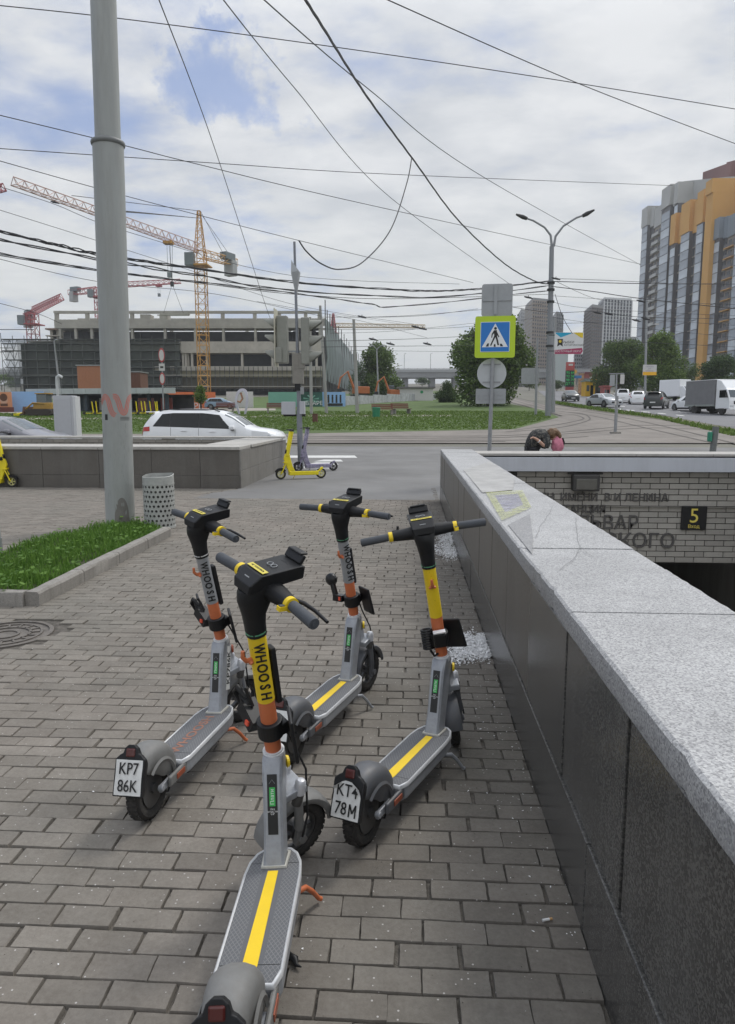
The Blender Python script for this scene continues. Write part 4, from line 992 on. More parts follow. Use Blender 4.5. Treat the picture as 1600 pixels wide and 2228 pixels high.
scooter(-.158, 2.491, 1.131, .52, -.035, 'scooter with plain yellow sleeve, coiled black lock and bent plate KT4 78M beside the parapet', m_yel, False, ('KT4', '78M'), m_silver, 'stripe', None, m_tealink, 'coil', True)

# ================================================================= SIMPLE SCOOTERS FURTHER OFF
def side_scooter(name, label, p, h, body, rimm, dark, group, small=False, deckm=None, steer=0.0, bar_h=1.17):
    """parked yellow or lilac rental scooter seen from the side; origin between the wheels"""
    t = thing(name, label, 'electric scooter', p, h, group)
    for x in (-.5, .5): wheel_parts(t, (x, 0, .125), .125, .055, rim=rimm, spokes=not small)
    mb = MB(); mb.box((-.06, 0, .14), (.72, .19, .10)); mb.obj('deck', body, t, bevel=.015)
    mb = MB(); mb.box((-.06, 0, .192), (.62, .15, .006)); mb.obj('deck_mat', deckm or dark, t)
    mb = MB(); mb.loft([[Vector((x, y, z)) for y, z in ((-.035, z0), (.035, z0), (.035, z1), (-.035, z1))] for x, z0, z1 in ((-.38, .115, .16), (-.50, .20, .27), (-.55, .23, .28))]); mb.obj('rear_fender', body, t, bevel=.01)
    mb = MB(); mb.loft([[Vector((c+sx*w_, sy*.035, z)) for sx, sy in ((-1, -1), (1, -1), (1, 1), (-1, 1))] for c, w_, z in ((.20, .09, .12), (.28, .075, .30), (.34, .085, .48), (.335, .06, .60))]); mb.obj('neck', body, t, bevel=.012)
    mb = MB(); mb.cyl((.34, 0, .56), (.225, 0, bar_h-.03), .052, .058, n=14); mb.obj('stem', body, t, smooth=40)
    mb = MB(); mb.box((.335, 0, .66), (.09, .075, .10), Matrix.Rotation(-.2, 3, 'Y')); mb.box((.33, -.06, .62), (.06, .05, .08)); mb.obj('lock', dark, t, bevel=.015)
    mb = MB(); mb.cyl((.345, 0, .62), (.34, 0, .70), .034, n=14); mb.obj('stem_band', m_oran, t)
    mb = MB()
    for s in (-1, 1): mb.cyl((.37, s*.045, .40), (.49, s*.045, .13), .014, n=8); 
    mb.box((.38, 0, .40), (.10, .12, .03)); mb.obj('fork', body, t, bevel=.004)
    mb = arc_shell((.5, 0, .128), .146, .04, R(20), R(150), flat=.4, n=8); mb.obj('front_fender', dark, t, smooth=50)
    mb = MB(); mb.tube([(.26, -.29, bar_h+.0), (.25, -.2, bar_h+.01), (.225, -.06, bar_h-.01), (.225, .06, bar_h-.01), (.25, .2, bar_h+.01), (.26, .29, bar_h)], .016, 8); mb.box((.225, 0, bar_h), (.10, .10, .055)); mb.obj('handlebar', dark, t, bevel=.004)
    mb = MB(); mb.cyl((.26, -.22, bar_h+.005), (.34, -.30, bar_h-.01), .007, n=6); mb.cyl((.26, .22, bar_h+.005), (.34, .30, bar_h-.01), .007, n=6); mb.obj('brake_lever', dark, t)
    mb = MB(); mb.tube([(.12, -.07, .12), (.14, -.12, .06), (.15, -.17, .0)], .009, 6); mb.obj('kickstand', body, t)
    return t
m_yel2 = mat('yellow_body', (.80, .66, .015), .4, var=.05, dirt=.05)
m_lil = mat('lilac_body', (.26, .24, .33), .5, var=.45, sc=22)
m_yrim = mat('pale_rim', (.55, .52, .22), .5)
a, b = G(606, 1043), G(704, 1040)
c = (a+b)/2; hd = math.atan2(a.y-b.y, a.x-b.x)
side_scooter('yellow_scooter', 'bright yellow scooter standing side-on at the parapet corner by the traffic light', (c.x, c.y, 0), hd, m_yel2, m_yrim, m_blk, None)
a, b = G(640, 1026), G(735, 1024); c = (a+b)/2
side_scooter('lilac_scooter', 'mottled lilac scooter leaning at the traffic light pole behind the yellow one', (c.x, c.y, 0), math.atan2(a.y-b.y, a.x-b.x)+.12, m_lil, m_rimd, m_blk, None, deckm=mat('violet_mat', (.10, .07, .17), .6))
a = G(28, 1060); side_scooter('yellow_scooter', 'yellow scooter cut by the edge of the picture, front wheel against the dark parapet', (a.x-.5, a.y-.05, 0), .08, m_yel2, m_yrim, m_blk, None)

# ================================================================= POLE, BIN, STREET FURNITURE
m_pole = mat('pole_grey_paint', (.32, .335, .325), .5, var=.10, sc=2.2, dirt=.28, bump=.35, bs=9, streak=True)
m_galv = mat('galvanised', (.30, .31, .32), .45, .4, var=.12, sc=6, dirt=.2)
m_signback = mat('sign_back', (.33, .345, .355), .5, .2, var=.07, sc=4, dirt=.12)
def big_pole():
    p = G(263, 1143); t = thing('lamp_pole', 'tall thick grey painted steel pole with a red wave stencil standing in the grass bed', 'pole', (p.x, p.y, 0))
    ln = .14/8.5
    def c(z): return Vector((ln*z, 0, z))
    mb = MB(); zs = [0, .3, .8, 1.4, 2.0, 3.0, 4.0, 5.16]; mb.tube([c(z) for z in zs], [.2]*len(zs), 40); lo = mb.obj('lower_tube', m_pole, t, smooth=50)
    mb = MB(); mb.lathe([(.17, 5.20), (.215, 5.175), (.222, 5.15), (.215, 5.125), (.2, 5.115)], c(0)+Vector((ln*5.1, 0, 0)), 'Z', 40); mb.obj('collar_ring', mat('ring_dark', (.16, .17, .17), .5, dirt=.3), t, smooth=60)
    mb = MB(); mb.tube([c(5.14), c(7), c(9), c(12)], [.165, .162, .158, .15], 36); mb.obj('upper_tube', m_pole, t, smooth=50)
    # repaired patch at the foot, wave stencil
    mr = mat('wave_red', (.60, .16, .12), .7, var=.15, sc=10, dirt=.25); face = math.atan2(-p.y, -p.x)
    def surf(a, z, r=.2015): return c(z)+Vector((math.cos(face+a)*r, math.sin(face+a)*r, 0))
    mb = MB(); m0 = 18
    pts = [(-.25+.50*i/m0, .08+.34*math.sqrt(max(0, 1-((i/m0-.5)*2)**2))) for i in range(m0+1)]
    vs = []; 
    for a, z in pts: vs += [surf(a/.2*.42+.12, .0), surf(a/.2*.42+.12, z)]
    mb.add(vs, [(2*i, 2*i+2, 2*i+3, 2*i+1) for i in range(m0)]); mb.obj('foot_patch', mat('patch_paint', (.19, .18, .165), .7, dirt=.3), lo)
    for S_ in ([(-30, -4), (-27, -15), (-22, -20), (-17, -12), (-13, 6), (-9, 17), (-3, 22)], [(-7, -20), (-1, -19), (4, -6), (8, 10), (14, 17), (19, 9), (22, -6), (25, -16), (29.5, -21)]):
        P_ = [Vector((math.asin(u_/30.6)*.2, -v_*.0062)) for u_, v_ in S_]; sm = []
        for i in range(len(P_)-1):
            p0, p1, p2, p3 = P_[max(i-1, 0)], P_[i], P_[i+1], P_[min(i+2, len(P_)-1)]
            for k in range(6): q = k/6; sm.append(.5*((2*p1)+(p2-p0)*q+(2*p0-5*p1+4*p2-p3)*q*q+(3*p1-p0-3*p2+p3)*q**3))
        sm.append(P_[-1])
        for k in (-1, 0, 1):
            mb = MB(); vs = []
            for i, q in enumerate(sm):
                d_ = (sm[min(i+1, len(sm)-1)]-sm[max(i-1, 0)]).normalized(); nn = Vector((-d_.y, d_.x))
                for o_ in (-.0065, .0065): w_ = q+nn*(k*.025+o_); vs.append(surf(w_.x/.2, 1.70+w_.y, .2018))
            mb.add(vs, [(2*i, 2*i+2, 2*i+3, 2*i+1) for i in range(len(sm)-1)]); mb.obj('wave_line', mr, lo)
    mb = MB(); vs = [surf(-.9, 1.50), surf(-.66, 1.50), surf(-.66, 1.58), surf(-.9, 1.58)]; mb.add(vs, [(0, 1, 2, 3)]); mb.obj('small_sticker', m_ink, lo)
    for k in range(3):
        mb = MB(); vs = []
        for i in range(9): a = .2+i*.09; vs += [surf(a, 1.535-k*.018), surf(a, 1.541-k*.018)]
        mb.add(vs, [(2*i, 2*i+2, 2*i+3, 2*i+1) for i in range(8)]); mb.obj('scrawl', m_ink, lo)
    # flaking old paint: shallow raised blisters
    mb = MB()
    for _ in range(70):
        a = rnd.uniform(-1.3, 1.3); z = rnd.uniform(.2, 1.45)
        q = [surf(a+.03*rnd.random()*math.cos(k*1.05)+.02*math.cos(k*1.05), z+(.02+.03*rnd.random())*math.sin(k*1.05), .2016) for k in range(6)]
        mb.add(q, [tuple(range(6))])
    mb.obj('paint_flakes', mat('old_paint', (.30, .315, .30), .6, var=.1), lo)
big_pole()
def bin_():
    p = G(349, 1147); t = thing('litter_bin', 'pale grey perforated steel litter bin with dented rim by the kerb corner', 'litter bin', (p.x, p.y, 0))
    r, zb, zt, rows, cols = .213, .02, .62, 9, 22
    m_b = mat('bin_steel', (.40, .41, .39), .5, .1, var=.1, sc=6, dirt=.25, bump=.1, bs=20)
    mb = MB(); dz = (zt-zb)/rows; da = 2*math.pi/cols
    def P(a, z, rr=r): return Vector((rr*math.cos(a), rr*math.sin(a), z))
    for j in range(rows):
        for i in range(cols):
            a0 = (i+(j % 2)*.5)*da; z0 = zb+j*dz; ca, cz = a0+da/2, z0+dz/2; hr = .0185
            o8 = []
            for k in range(8):
                th = math.pi/4*k
                ux, uz = math.cos(th), math.sin(th); m_ = max(abs(ux), abs(uz)); o8.append(P(ca+ux/m_*da/2, cz+uz/m_*dz/2))
            i8 = [P(ca+math.cos(math.pi/4*k)*hr/r, cz+math.sin(math.pi/4*k)*hr) for k in range(8)]
            b8 = [P(ca+math.cos(math.pi/4*k)*hr/r, cz+math.sin(math.pi/4*k)*hr, r-.006) for k in range(8)]
            mb.add(o8+i8+b8, [(k, (k+1) % 8, 8+(k+1) % 8, 8+k) for k in range(8)]+[(8+k, 8+(k+1) % 8, 16+(k+1) % 8, 16+k) for k in range(8)])
    mb.obj('perforated_wall', m_b, t)
    mb = MB(); n = 32; secs = []
    for i in range(n):
        a = 2*math.pi*i/n; tl = .018*math.cos(a-1.2)+.006*math.sin(3*a); secs += [P(a, zt-.004), P(a, .735+tl), P(a, .74+tl, r-.008), P(a, zt, r-.01)]
    mb.add(secs, [(4*i+k, 4*i+(k+1) % 4, 4*((i+1) % n)+(k+1) % 4, 4*((i+1) % n)+k) for i in range(n) for k in range(4)]); mb.obj('rim_band', m_b, t, smooth=40)
    mb = MB(); mb.cyl((0, 0, .03), (0, 0, .70), r-.04, n=24); mb.obj('inner_liner', mat('liner', (.12, .12, .115), .8, dirt=.3), t, smooth=40)
    mb = MB(); mb.cyl((0, 0, 0), (0, 0, .022), r+.006, n=32); mb.cyl((0, 0, zt-.006), (0, 0, zt+.006), r+.004, n=32); mb.obj('band', m_b, t, smooth=40)
bin_()
p = G(2, 1212); t = thing('sign_post', 'slim pale steel post at the edge of the grass bed, cut by the picture edge', 'post', (p.x-.03, p.y, 0))
mb = MB(); mb.tube([(0, 0, 0), (-.01, 0, .9), (-.03, 0, 2.8)], [.045, .04, .038], 14); mb.obj('tube', m_galv, t, smooth=40); MB().cyl((0, 0, 0), (0, 0, .22), .052, n=14).obj('sleeve', m_galv, t, smooth=40)

def traffic_light():
    p = G(655, 1019); t = thing('traffic_light', 'grey traffic light mast with back-turned signal heads behind the yellow scooter', 'traffic light', (p.x, p.y, 0))
    d = p.y; k = d/F
    def z(v): return W(655, v, d).z
    def X(u): return (u-655)*k*1.02
    sl_ = -.10
    def cx(zz): return sl_*zz/6.4
    mb = MB(); mb.tube([(0, 0, 0), (cx(1.6), 0, 1.6), (cx(z(890)), 0, z(890))], [.085, .078, .075], 16); mb.tube([(cx(z(890)), 0, z(890)), (cx(z(765)), 0, z(765))], [.06, .055], 14); mb.tube([(cx(z(765)), 0, z(765)), (cx(z(523)), 0, z(523))], [.045, .033], 12); mb.obj('mast', mat('mast_grey', (.21, .225, .25), .55, .2, var=.12, sc=5, dirt=.25), t, smooth=40)
    m_h = mat('signal_housing', (.24, .245, .215), .6, var=.08, sc=4, dirt=.15); m_h2 = mat('signal_board', (.52, .50, .40), .6, var=.05)
    # central box
    mb = MB(); mb.box((X(652), 0, (z(768)+z(835))/2), (.30, .20, z(768)-z(835))); mb.box((X(660), 0, (z(768)+z(800))/2-.05), (.16, .22, .35)); mb.obj('junction_box', mat('box_brown', (.21, .20, .175), .6, dirt=.2), t, bevel=.01)
    MB().box((X(651), 0, (z(835)+z(850))/2), (.16, .16, z(835)-z(850))).obj('lower_box', m_blk, t, bevel=.01)
    for side, x0, x1, vt, vb in ((-1, 606, 634, 686, 790), (1, 658, 680, 690, 792)):
        hx = (X(x0)+X(x1))/2; zz0, zz1 = z(vb), z(vt)
        hd_ = MB(); hd_.box((hx+side*-.0, 0, (zz0+zz1)/2), (abs(X(x1)-X(x0))*.8, .30, zz1-zz0)); h_ = hd_.obj('signal_head', m_h, t, bevel=.03)
        # visors point outwards
        vx = hx+side*(-abs(X(x1)-X(x0))*.4) if side == 1 else hx-abs(X(x1)-X(x0))*.4
        ex = hx+side*abs(X(x1)-X(x0))*.4
        for i in range(3):
            zc = zz1-(i+.5)*(zz1-zz0)/3
            mb = MB(); secs = []
            for q in range(5):
                f_ = q/4; rr = .155-.03*f_; a0 = R(330-215*f_); arc = []
                for m_ in range(11):
                    a_ = -a0/2+a0*m_/10; arc.append(Vector((ex+side*.34*f_, math.sin(a_)*rr, zc+math.cos(a_)*rr+.02*f_)))
                secs.append(arc)
            mb.loft(secs, close=False, caps=False); o = mb.obj('visor', m_h, h_, smooth=60)
            mb = MB(); mb.cyl((ex-.01*side, 0, zc), (ex+side*.012, 0, zc), .11, n=20); mb.obj('lens', mat('dark_lens', (.03, .03, .03), .15), h_, smooth=40)
        if side == -1:
            mb = MB(); mb.box((ex-.035, 0, (zz0+zz1)/2+.05), (.02, .52, zz1-zz0+.28)); mb.obj('backing_board', m_h2, t, bevel=.006)
            MB().box((X(612), -.12, z(772)), (.22, .2, .42)).obj('extra_section', m_h, t, bevel=.02)
    MB().box((X(650), .03, (z(765)+.02)), (.55, .04, .05)).obj('bracket', m_galv, t)
    # folded plate sign seen edge-on high on the mast
    mb = MB(); zz0, zz1 = z(640), z(563)
    mb.loft([[Vector((X(641)+.0, -.02, zz1)), Vector((X(641), .01, zz1)), Vector((X(643), .01, zz1-.05)), Vector((X(643), -.02, zz1-.05))], [Vector((X(641), -.1, zz1-.35)), Vector((X(641), .22, zz1-.35)), Vector((X(657), .22, zz1-.3)), Vector((X(657), -.1, zz1-.3))], [Vector((X(649), -.02, zz0)), Vector((X(649), .0, zz0)), Vector((X(652), .0, zz0)), Vector((X(652), -.02, zz0))]]); mb.obj('edge_on_sign', m_signback, t)
    # control cabinet on the mast
    mb = MB(); zc = (z(874)+z(902))/2; mb.box((X(630), .02, zc), (X(648)-X(618), .22, z(874)-z(902)), .15); mb.box((X(660), .02, zc+.01), (.14, .2, .36)); cb = mb.obj('control_box', mat('box_grey', (.42, .43, .46), .5, var=.05, dirt=.1), t, bevel=.01)
    MB().box((X(642), .08, zc-.2), (.62, .16, .06)).obj('box_shelf', m_blk, t)
    MB().box((X(661), -.1, z(850)), (.1, .06, .2)).obj('push_button_box', m_galv, t, bevel=.01)
traffic_light()

def sign_prism(mb, c, w, h, th=.02, r=.06, n=4):
    pts = []
    for sx, sy, a0 in ((1, 1, 0), (-1, 1, 90), (-1, -1, 180), (1, -1, 270)):
        for i in range(n+1):
            a = R(a0+90*i/n); pts.append((sx*(w/2-r)+math.cos(a)*r, sy*(h/2-r)+math.sin(a)*r))
    vs = [Vector(c)+Vector((x, y_, z_)) for y_ in (-th/2, th/2) for x, z_ in pts]; m_ = len(pts)
    mb.add(vs, [tuple(range(m_-1, -1, -1)), tuple(range(m_, 2*m_))]+[(i, (i+1) % m_, m_+(i+1) % m_, m_+i) for i in range(m_)]); return mb
def crossing_sign():
    d = 16.5; p0 = W(1070, 900, d); rz = face_cam(p0)
    t = thing('crossing_sign', 'pedestrian crossing sign with lime border on a slim post behind the stairwell', 'road sign', (p0.x, p0.y, 0), rz)
    k = d/F
    def z(v): return W(1072, v, d).z
    mb = MB(); mb.tube([(-.04, 0, 0), (-.02, 0, 1.5), (.0, 0, z(770)), (.04, .0, z(625))], [.048, .045, .04, .036], 14); mb.obj('post', m_galv, t, smooth=40)
    # top square, seen from behind
    mb = MB(); sign_prism(mb, (.06, -.06, z(654)), 64*k, 66*k); o = mb.obj('square_sign_back', m_signback, t)
    mb = MB(); mb.box((.06, -.08, z(654)), (60*k, .02, .04)); mb.box((.03, -.085, z(654)), (.075, .03, 60*k)); mb.obj('stiffener', m_signback, o)
    cx, cz = .035, z(734)
    mb = MB(); sign_prism(mb, (cx, -.075, cz), 84*k, 86*k, .025, .05); o = mb.obj('lime_panel', mat('sign_lime', (.46, .62, .02), .35, var=.02), t)
    mb = MB(); sign_prism(mb, (cx, -.0925, cz), 61*k, 62*k, .006, .015); mb.obj('white_edge', mat('sign_white', (.75, .77, .78), .35, var=.02), t)
    mb = MB(); sign_prism(mb, (cx, -.0965, cz), 59*k, 60*k, .006, .012); b_ = mb.obj('blue_panel', mat('sign_blue', (.01, .17, .52), .3, var=.03), t)
    s = 60*k
    def poly(pts, y, m_, nm):
        mb = MB(); mb.add([Vector((cx+a*s, y, cz+b__*s)) for a, b__ in pts], [tuple(range(len(pts)))]); return mb.obj(nm, m_, b_)
    poly([(-.45, -.35), (.45, -.35), (0, .46)], -.1005, MT['sign_white'], 'white_triangle')
    y = -.1015
    mb = MB(); mb.cyl((cx+.01*s, y, cz+.29*s), (cx+.01*s, y-.001, cz+.29*s), .048*s, n=14)
    for pts in ([(-.04, .23), (.06, .23), (.07, .02), (-.03, .02)], [(-.04, .23), (-.12, .10), (-.13, -.03), (-.10, -.03), (-.08, .08), (-.02, .14)], [(.05, .2), (.15, .0), (.12, -.02), (.04, .10)],
                [(-.03, .04), (.03, .02), (-.06, -.16), (-.12, -.30), (-.17, -.30), (-.10, -.13)], [(.0, .03), (.07, .02), (.11, -.12), (.15, -.29), (.09, -.29), (.05, -.12)],
                [(-.32, -.33), (-.22, -.33), (-.20, -.22), (-.26, -.22)], [(-.04, -.34), (.03, -.34), (.02, -.25), (-.03, -.25)], [(.19, -.33), (.29, -.33), (.24, -.24), (.17, -.24)]):
        mb.add([Vector((cx+a*s, y, cz+b__*s)) for a, b__ in pts], [tuple(range(len(pts)))])
    mb.obj('walking_figure', m_ink, b_)
    # round back
    zc = z(812); mb = MB(); mb.cyl((-.02, .055, zc), (-.02, .075, zc), 31*k, n=36); o = mb.obj('round_sign_back', mat('pale_sign_back', (.46, .48, .49), .5, var=.05), t)
    mb = MB(); mb.box((-.02, .045, zc+.2), (.4, .012, .03)); mb.box((-.02, .045, zc-.2), (.4, .012, .03)); mb.obj('clamp', m_galv, o)
    zc = z(862); mb = MB(); sign_prism(mb, (-.03, .06, zc), 64*k, 32*k, .015, .02); o = mb.obj('plate_sign_back', m_signback, t)
    mb = MB(); mb.box((-.03, .048, zc+.03), (.62, .012, .025)); mb.box((-.03, .048, zc-.06), (.62, .012, .025)); mb.obj('stiffener', m_signback, o)
crossing_sign()
# short thick post behind the stairwell, right
p = W(1553, 960, 20.0); t = thing('short_post', 'short dark grey tram-stop post with a green box behind the stairwell wall', 'post', (p.x, p.y, 0), 0)
mb = MB(); mb.cyl((-.04, 0, 0), (.04, 0, W(1553, 928, 20).z), .085, n=14); mb.obj('tube', mat('post_dark', (.14, .15, .145), .7, dirt=.3), t, smooth=40)
MB().box((-.12, -.02, W(1553, 950, 20).z), (.1, .16, .28)).obj('green_box', mat('box_green', (.02, .20, .12), .5), t, bevel=.03)
# ================================================================= PERSON BENDING DOWN BEHIND THE STAIRWELL
def skin_body(name, verts, edges, radii, m, parent, sub=2):
    me = bpy.data.meshes.new(name); me.from_pydata([tuple(v) for v in verts], edges, [])
    o = bpy.data.objects.new(name, me); COL.objects.link(o); me.materials.append(m)
    s = o.modifiers.new('Skin', 'SKIN'); s.use_smooth_shade = True
    for i, r in enumerate(radii): me.skin_vertices[0].data[i].radius = (r, r) if not isinstance(r, tuple) else r
    me.skin_vertices[0].data[0].use_root = True
    if sub: q = o.modifiers.new('Sub', 'SUBSURF'); q.levels = q.render_levels = sub
    dg = bpy.context.evaluated_depsgraph_get(); m2 = bpy.data.meshes.new_from_object(o.evaluated_get(dg)); o.modifiers.clear(); o.data = m2
    for pp in m2.polygons: pp.use_smooth = True
    if not m2.materials: m2.materials.append(m)
    o.parent = parent; return o
def person():
    d = 14.6; p = W(1172, 960, d); k = d/F
    t = thing('person', 'person in a dark speckled blouse bending over beside a pink jacket behind the stairwell', 'person', (p.x, p.y, 0), 0)
    def Q(u, v, y=0.0): q = W(u, v, d); return Vector((q.x-p.x, y, q.z))
    ms = mat('skin', (.50, .30, .22), .6, var=.06); mp = speckle('dark_blouse', (.03, .03, .03), [(.015, .015, .016), (.02, .02, .02), (.02, .022, .02), (.16, .15, .13)], 45, .8, .1, low=.1)
    mtr = mat('dark_trousers', (.03, .03, .035), .8)
    # legs
    hip = Q(1158, 968); hip.z = .84
    V = [hip, hip+Vector((0, .10, -.04)), Vector((hip.x-.02, .11, .45)), Vector((hip.x, .12, .07)), Vector((hip.x+.13, .12, .03)), hip+Vector((0, -.10, -.04)), Vector((hip.x-.02, -.11, .45)), Vector((hip.x, -.12, .07)), Vector((hip.x+.13, -.12, .03))]
    skin_body('trousers', V, [(0, 1), (1, 2), (2, 3), (3, 4), (0, 5), (5, 6), (6, 7), (7, 8)], [.13, .10, .075, .05, .04, .10, .075, .05, .04], mtr, t)
    def spl(P, n=6):
        o = []
        for i in range(len(P)-1):
            p0, p1, p2, p3 = P[max(i-1, 0)], P[i], P[i+1], P[min(i+2, len(P)-1)]
            for q in range(n): f = q/n; o.append(.5*((2*p1)+(p2-p0)*f+(2*p0-5*p1+4*p2-p3)*f*f+(3*p1-p0-3*p2+p3)*f**3))
        return o+[P[-1]]
    def limb(name, pts, rad, m, par=t, sq=1.0):
        P = spl([Vector(q) for q in pts]); rr = [interp0(rad, i/(len(P)-1)*(len(rad)-1)) for i in range(len(P))]; mb = MB(); mb.tube(P, rr, 16); return mb.obj(name, m, par, smooth=70)
    def interp0(A, x): i = min(int(x), len(A)-2); f = x-i; return A[i]*(1-f)+A[i+1]*f
    def blob(name, c, r, m, par=t, amp=.1, fr=3.0, rot=None):
        bm = bmesh.new(); bmesh.ops.create_icosphere(bm, subdivisions=4, radius=1)
        for v in bm.verts:
            n_ = noise.noise(v.co*fr+Vector(c))*amp; q = Vector((v.co.x*r[0], v.co.y*r[1], v.co.z*r[2]))*(1+n_); v.co = (rot @ q) if rot else q
        me = bpy.data.meshes.new(name); bm.to_mesh(me); bm.free(); me.materials.append(m)
        for f in me.polygons: f.use_smooth = True
        return inst(me, name, par, c)
    sh = Q(1187, 951); hdc = Q(1204, 946)+Vector((0, -.03, 0))
    limb('blouse', [hip+Vector((-.06, 0, -.03)), hip+Vector((.02, 0, .10)), Q(1170, 953), sh, Q(1195, 950)], [.11, .17, .185, .16, .075], mp)
    limb('sleeve', [sh+Vector((-.02, -.13, .02)), Q(1186, 962)+Vector((0, -.2, 0)), Q(1183, 972)+Vector((0, -.23, 0))], [.085, .075, .062], mp)
    limb('sleeve', [sh+Vector((-.02, .13, .0)), Q(1188, 966)+Vector((0, .2, 0)), Q(1186, 976)+Vector((0, .22, 0))], [.08, .07, .06], mp)
    e1 = Q(1182, 971)+Vector((0, -.24, 0)); h1 = Q(1166, 957)+Vector((0, -.27, 0)); hb = h1+(h1-e1).normalized()*.09
    V = [e1, h1, hb]; ed = [(0, 1), (1, 2)]; rr = [.046, .03, .034]
    for q in range(5):
        b0 = hb+Vector((-.01, -.035+.017*q, 0)); V += [b0+Vector((-.045, 0, .0)), b0+Vector((-.07-.008*(q % 3), 0, -.025))]; ed += [(2, 3+2*q), (3+2*q, 4+2*q)]; rr += [.011, .009]
    skin_body('forearm', V, ed, rr, ms, t, 1)
    b0 = h1.lerp(e1, .12); MB().cyl(b0-(e1-h1).normalized()*.008, b0+(e1-h1).normalized()*.008, .036, n=16).obj('wrist_band', m_inkw, t)
    rt = Matrix.Rotation(R(40), 3, 'Y')
    head = limb('neck', [sh+Vector((.05, 0, .0)), Q(1197, 950), hdc], [.06, .055, .05], ms)
    blob('face', hdc+Vector((.01, -.01, -.01)), (.085, .078, .115), ms, head, .03, 2, rt)
    blob('nose', hdc+Vector((.075, -.03, -.06)), (.02, .012, .018), ms, head, 0)
    blob('ear', hdc+Vector((-.01, -.088, -.01)), (.018, .010, .03), ms, head, 0)
    hr = mat('brown_hair', (.16, .095, .05), .6, var=.45, sc=26, bump=.4, bs=60)
    blob('hair', hdc+Vector((-.022, .0, .028)), (.115, .105, .125), hr, t, .14, 3.2, rt)
    limb('hair_lock', [hdc+Vector((.05, -.08, .06)), hdc+Vector((.10, -.09, -.02)), hdc+Vector((.09, -.08, -.11))], [.05, .045, .012], hr)
    limb('hair_lock', [hdc+Vector((.06, .05, .06)), hdc+Vector((.12, .04, -.02)), hdc+Vector((.11, .02, -.13))], [.05, .045, .012], hr)
    # pink jacket bundle
    c = Q(1211, 968)+Vector((0, -.10, 0)); j = thing('pink_jacket', 'pink jacket carried bunched up under the bending head', 'jacket', (p.x+c.x, p.y+c.y, c.z))
    bm = bmesh.new(); bmesh.ops.create_icosphere(bm, subdivisions=4, radius=1)
    for v in bm.verts:
        n_ = noise.noise(v.co*2.2)*.16+abs(noise.noise(v.co*5))*.10; v.co = Vector((v.co.x*.12, v.co.y*.10, v.co.z*.17))*(1+n_); v.co.x += .04*v.co.z
    me = bpy.data.meshes.new('cloth'); bm.to_mesh(me); bm.free(); me.materials.append(mat('pink_cloth', (.62, .22, .30), .85, var=.12, sc=9, bump=.3, bs=30))
    for f in me.polygons: f.use_smooth = True
    inst(me, 'cloth', j, (0, 0, 0))
    MB().tube([(.03, -.02, .12), (.09, -.04, .14), (.12, -.02, .06), (.10, 0, -.05)], .02, 8).obj('sleeve', m_blk, j, smooth=60)
person()

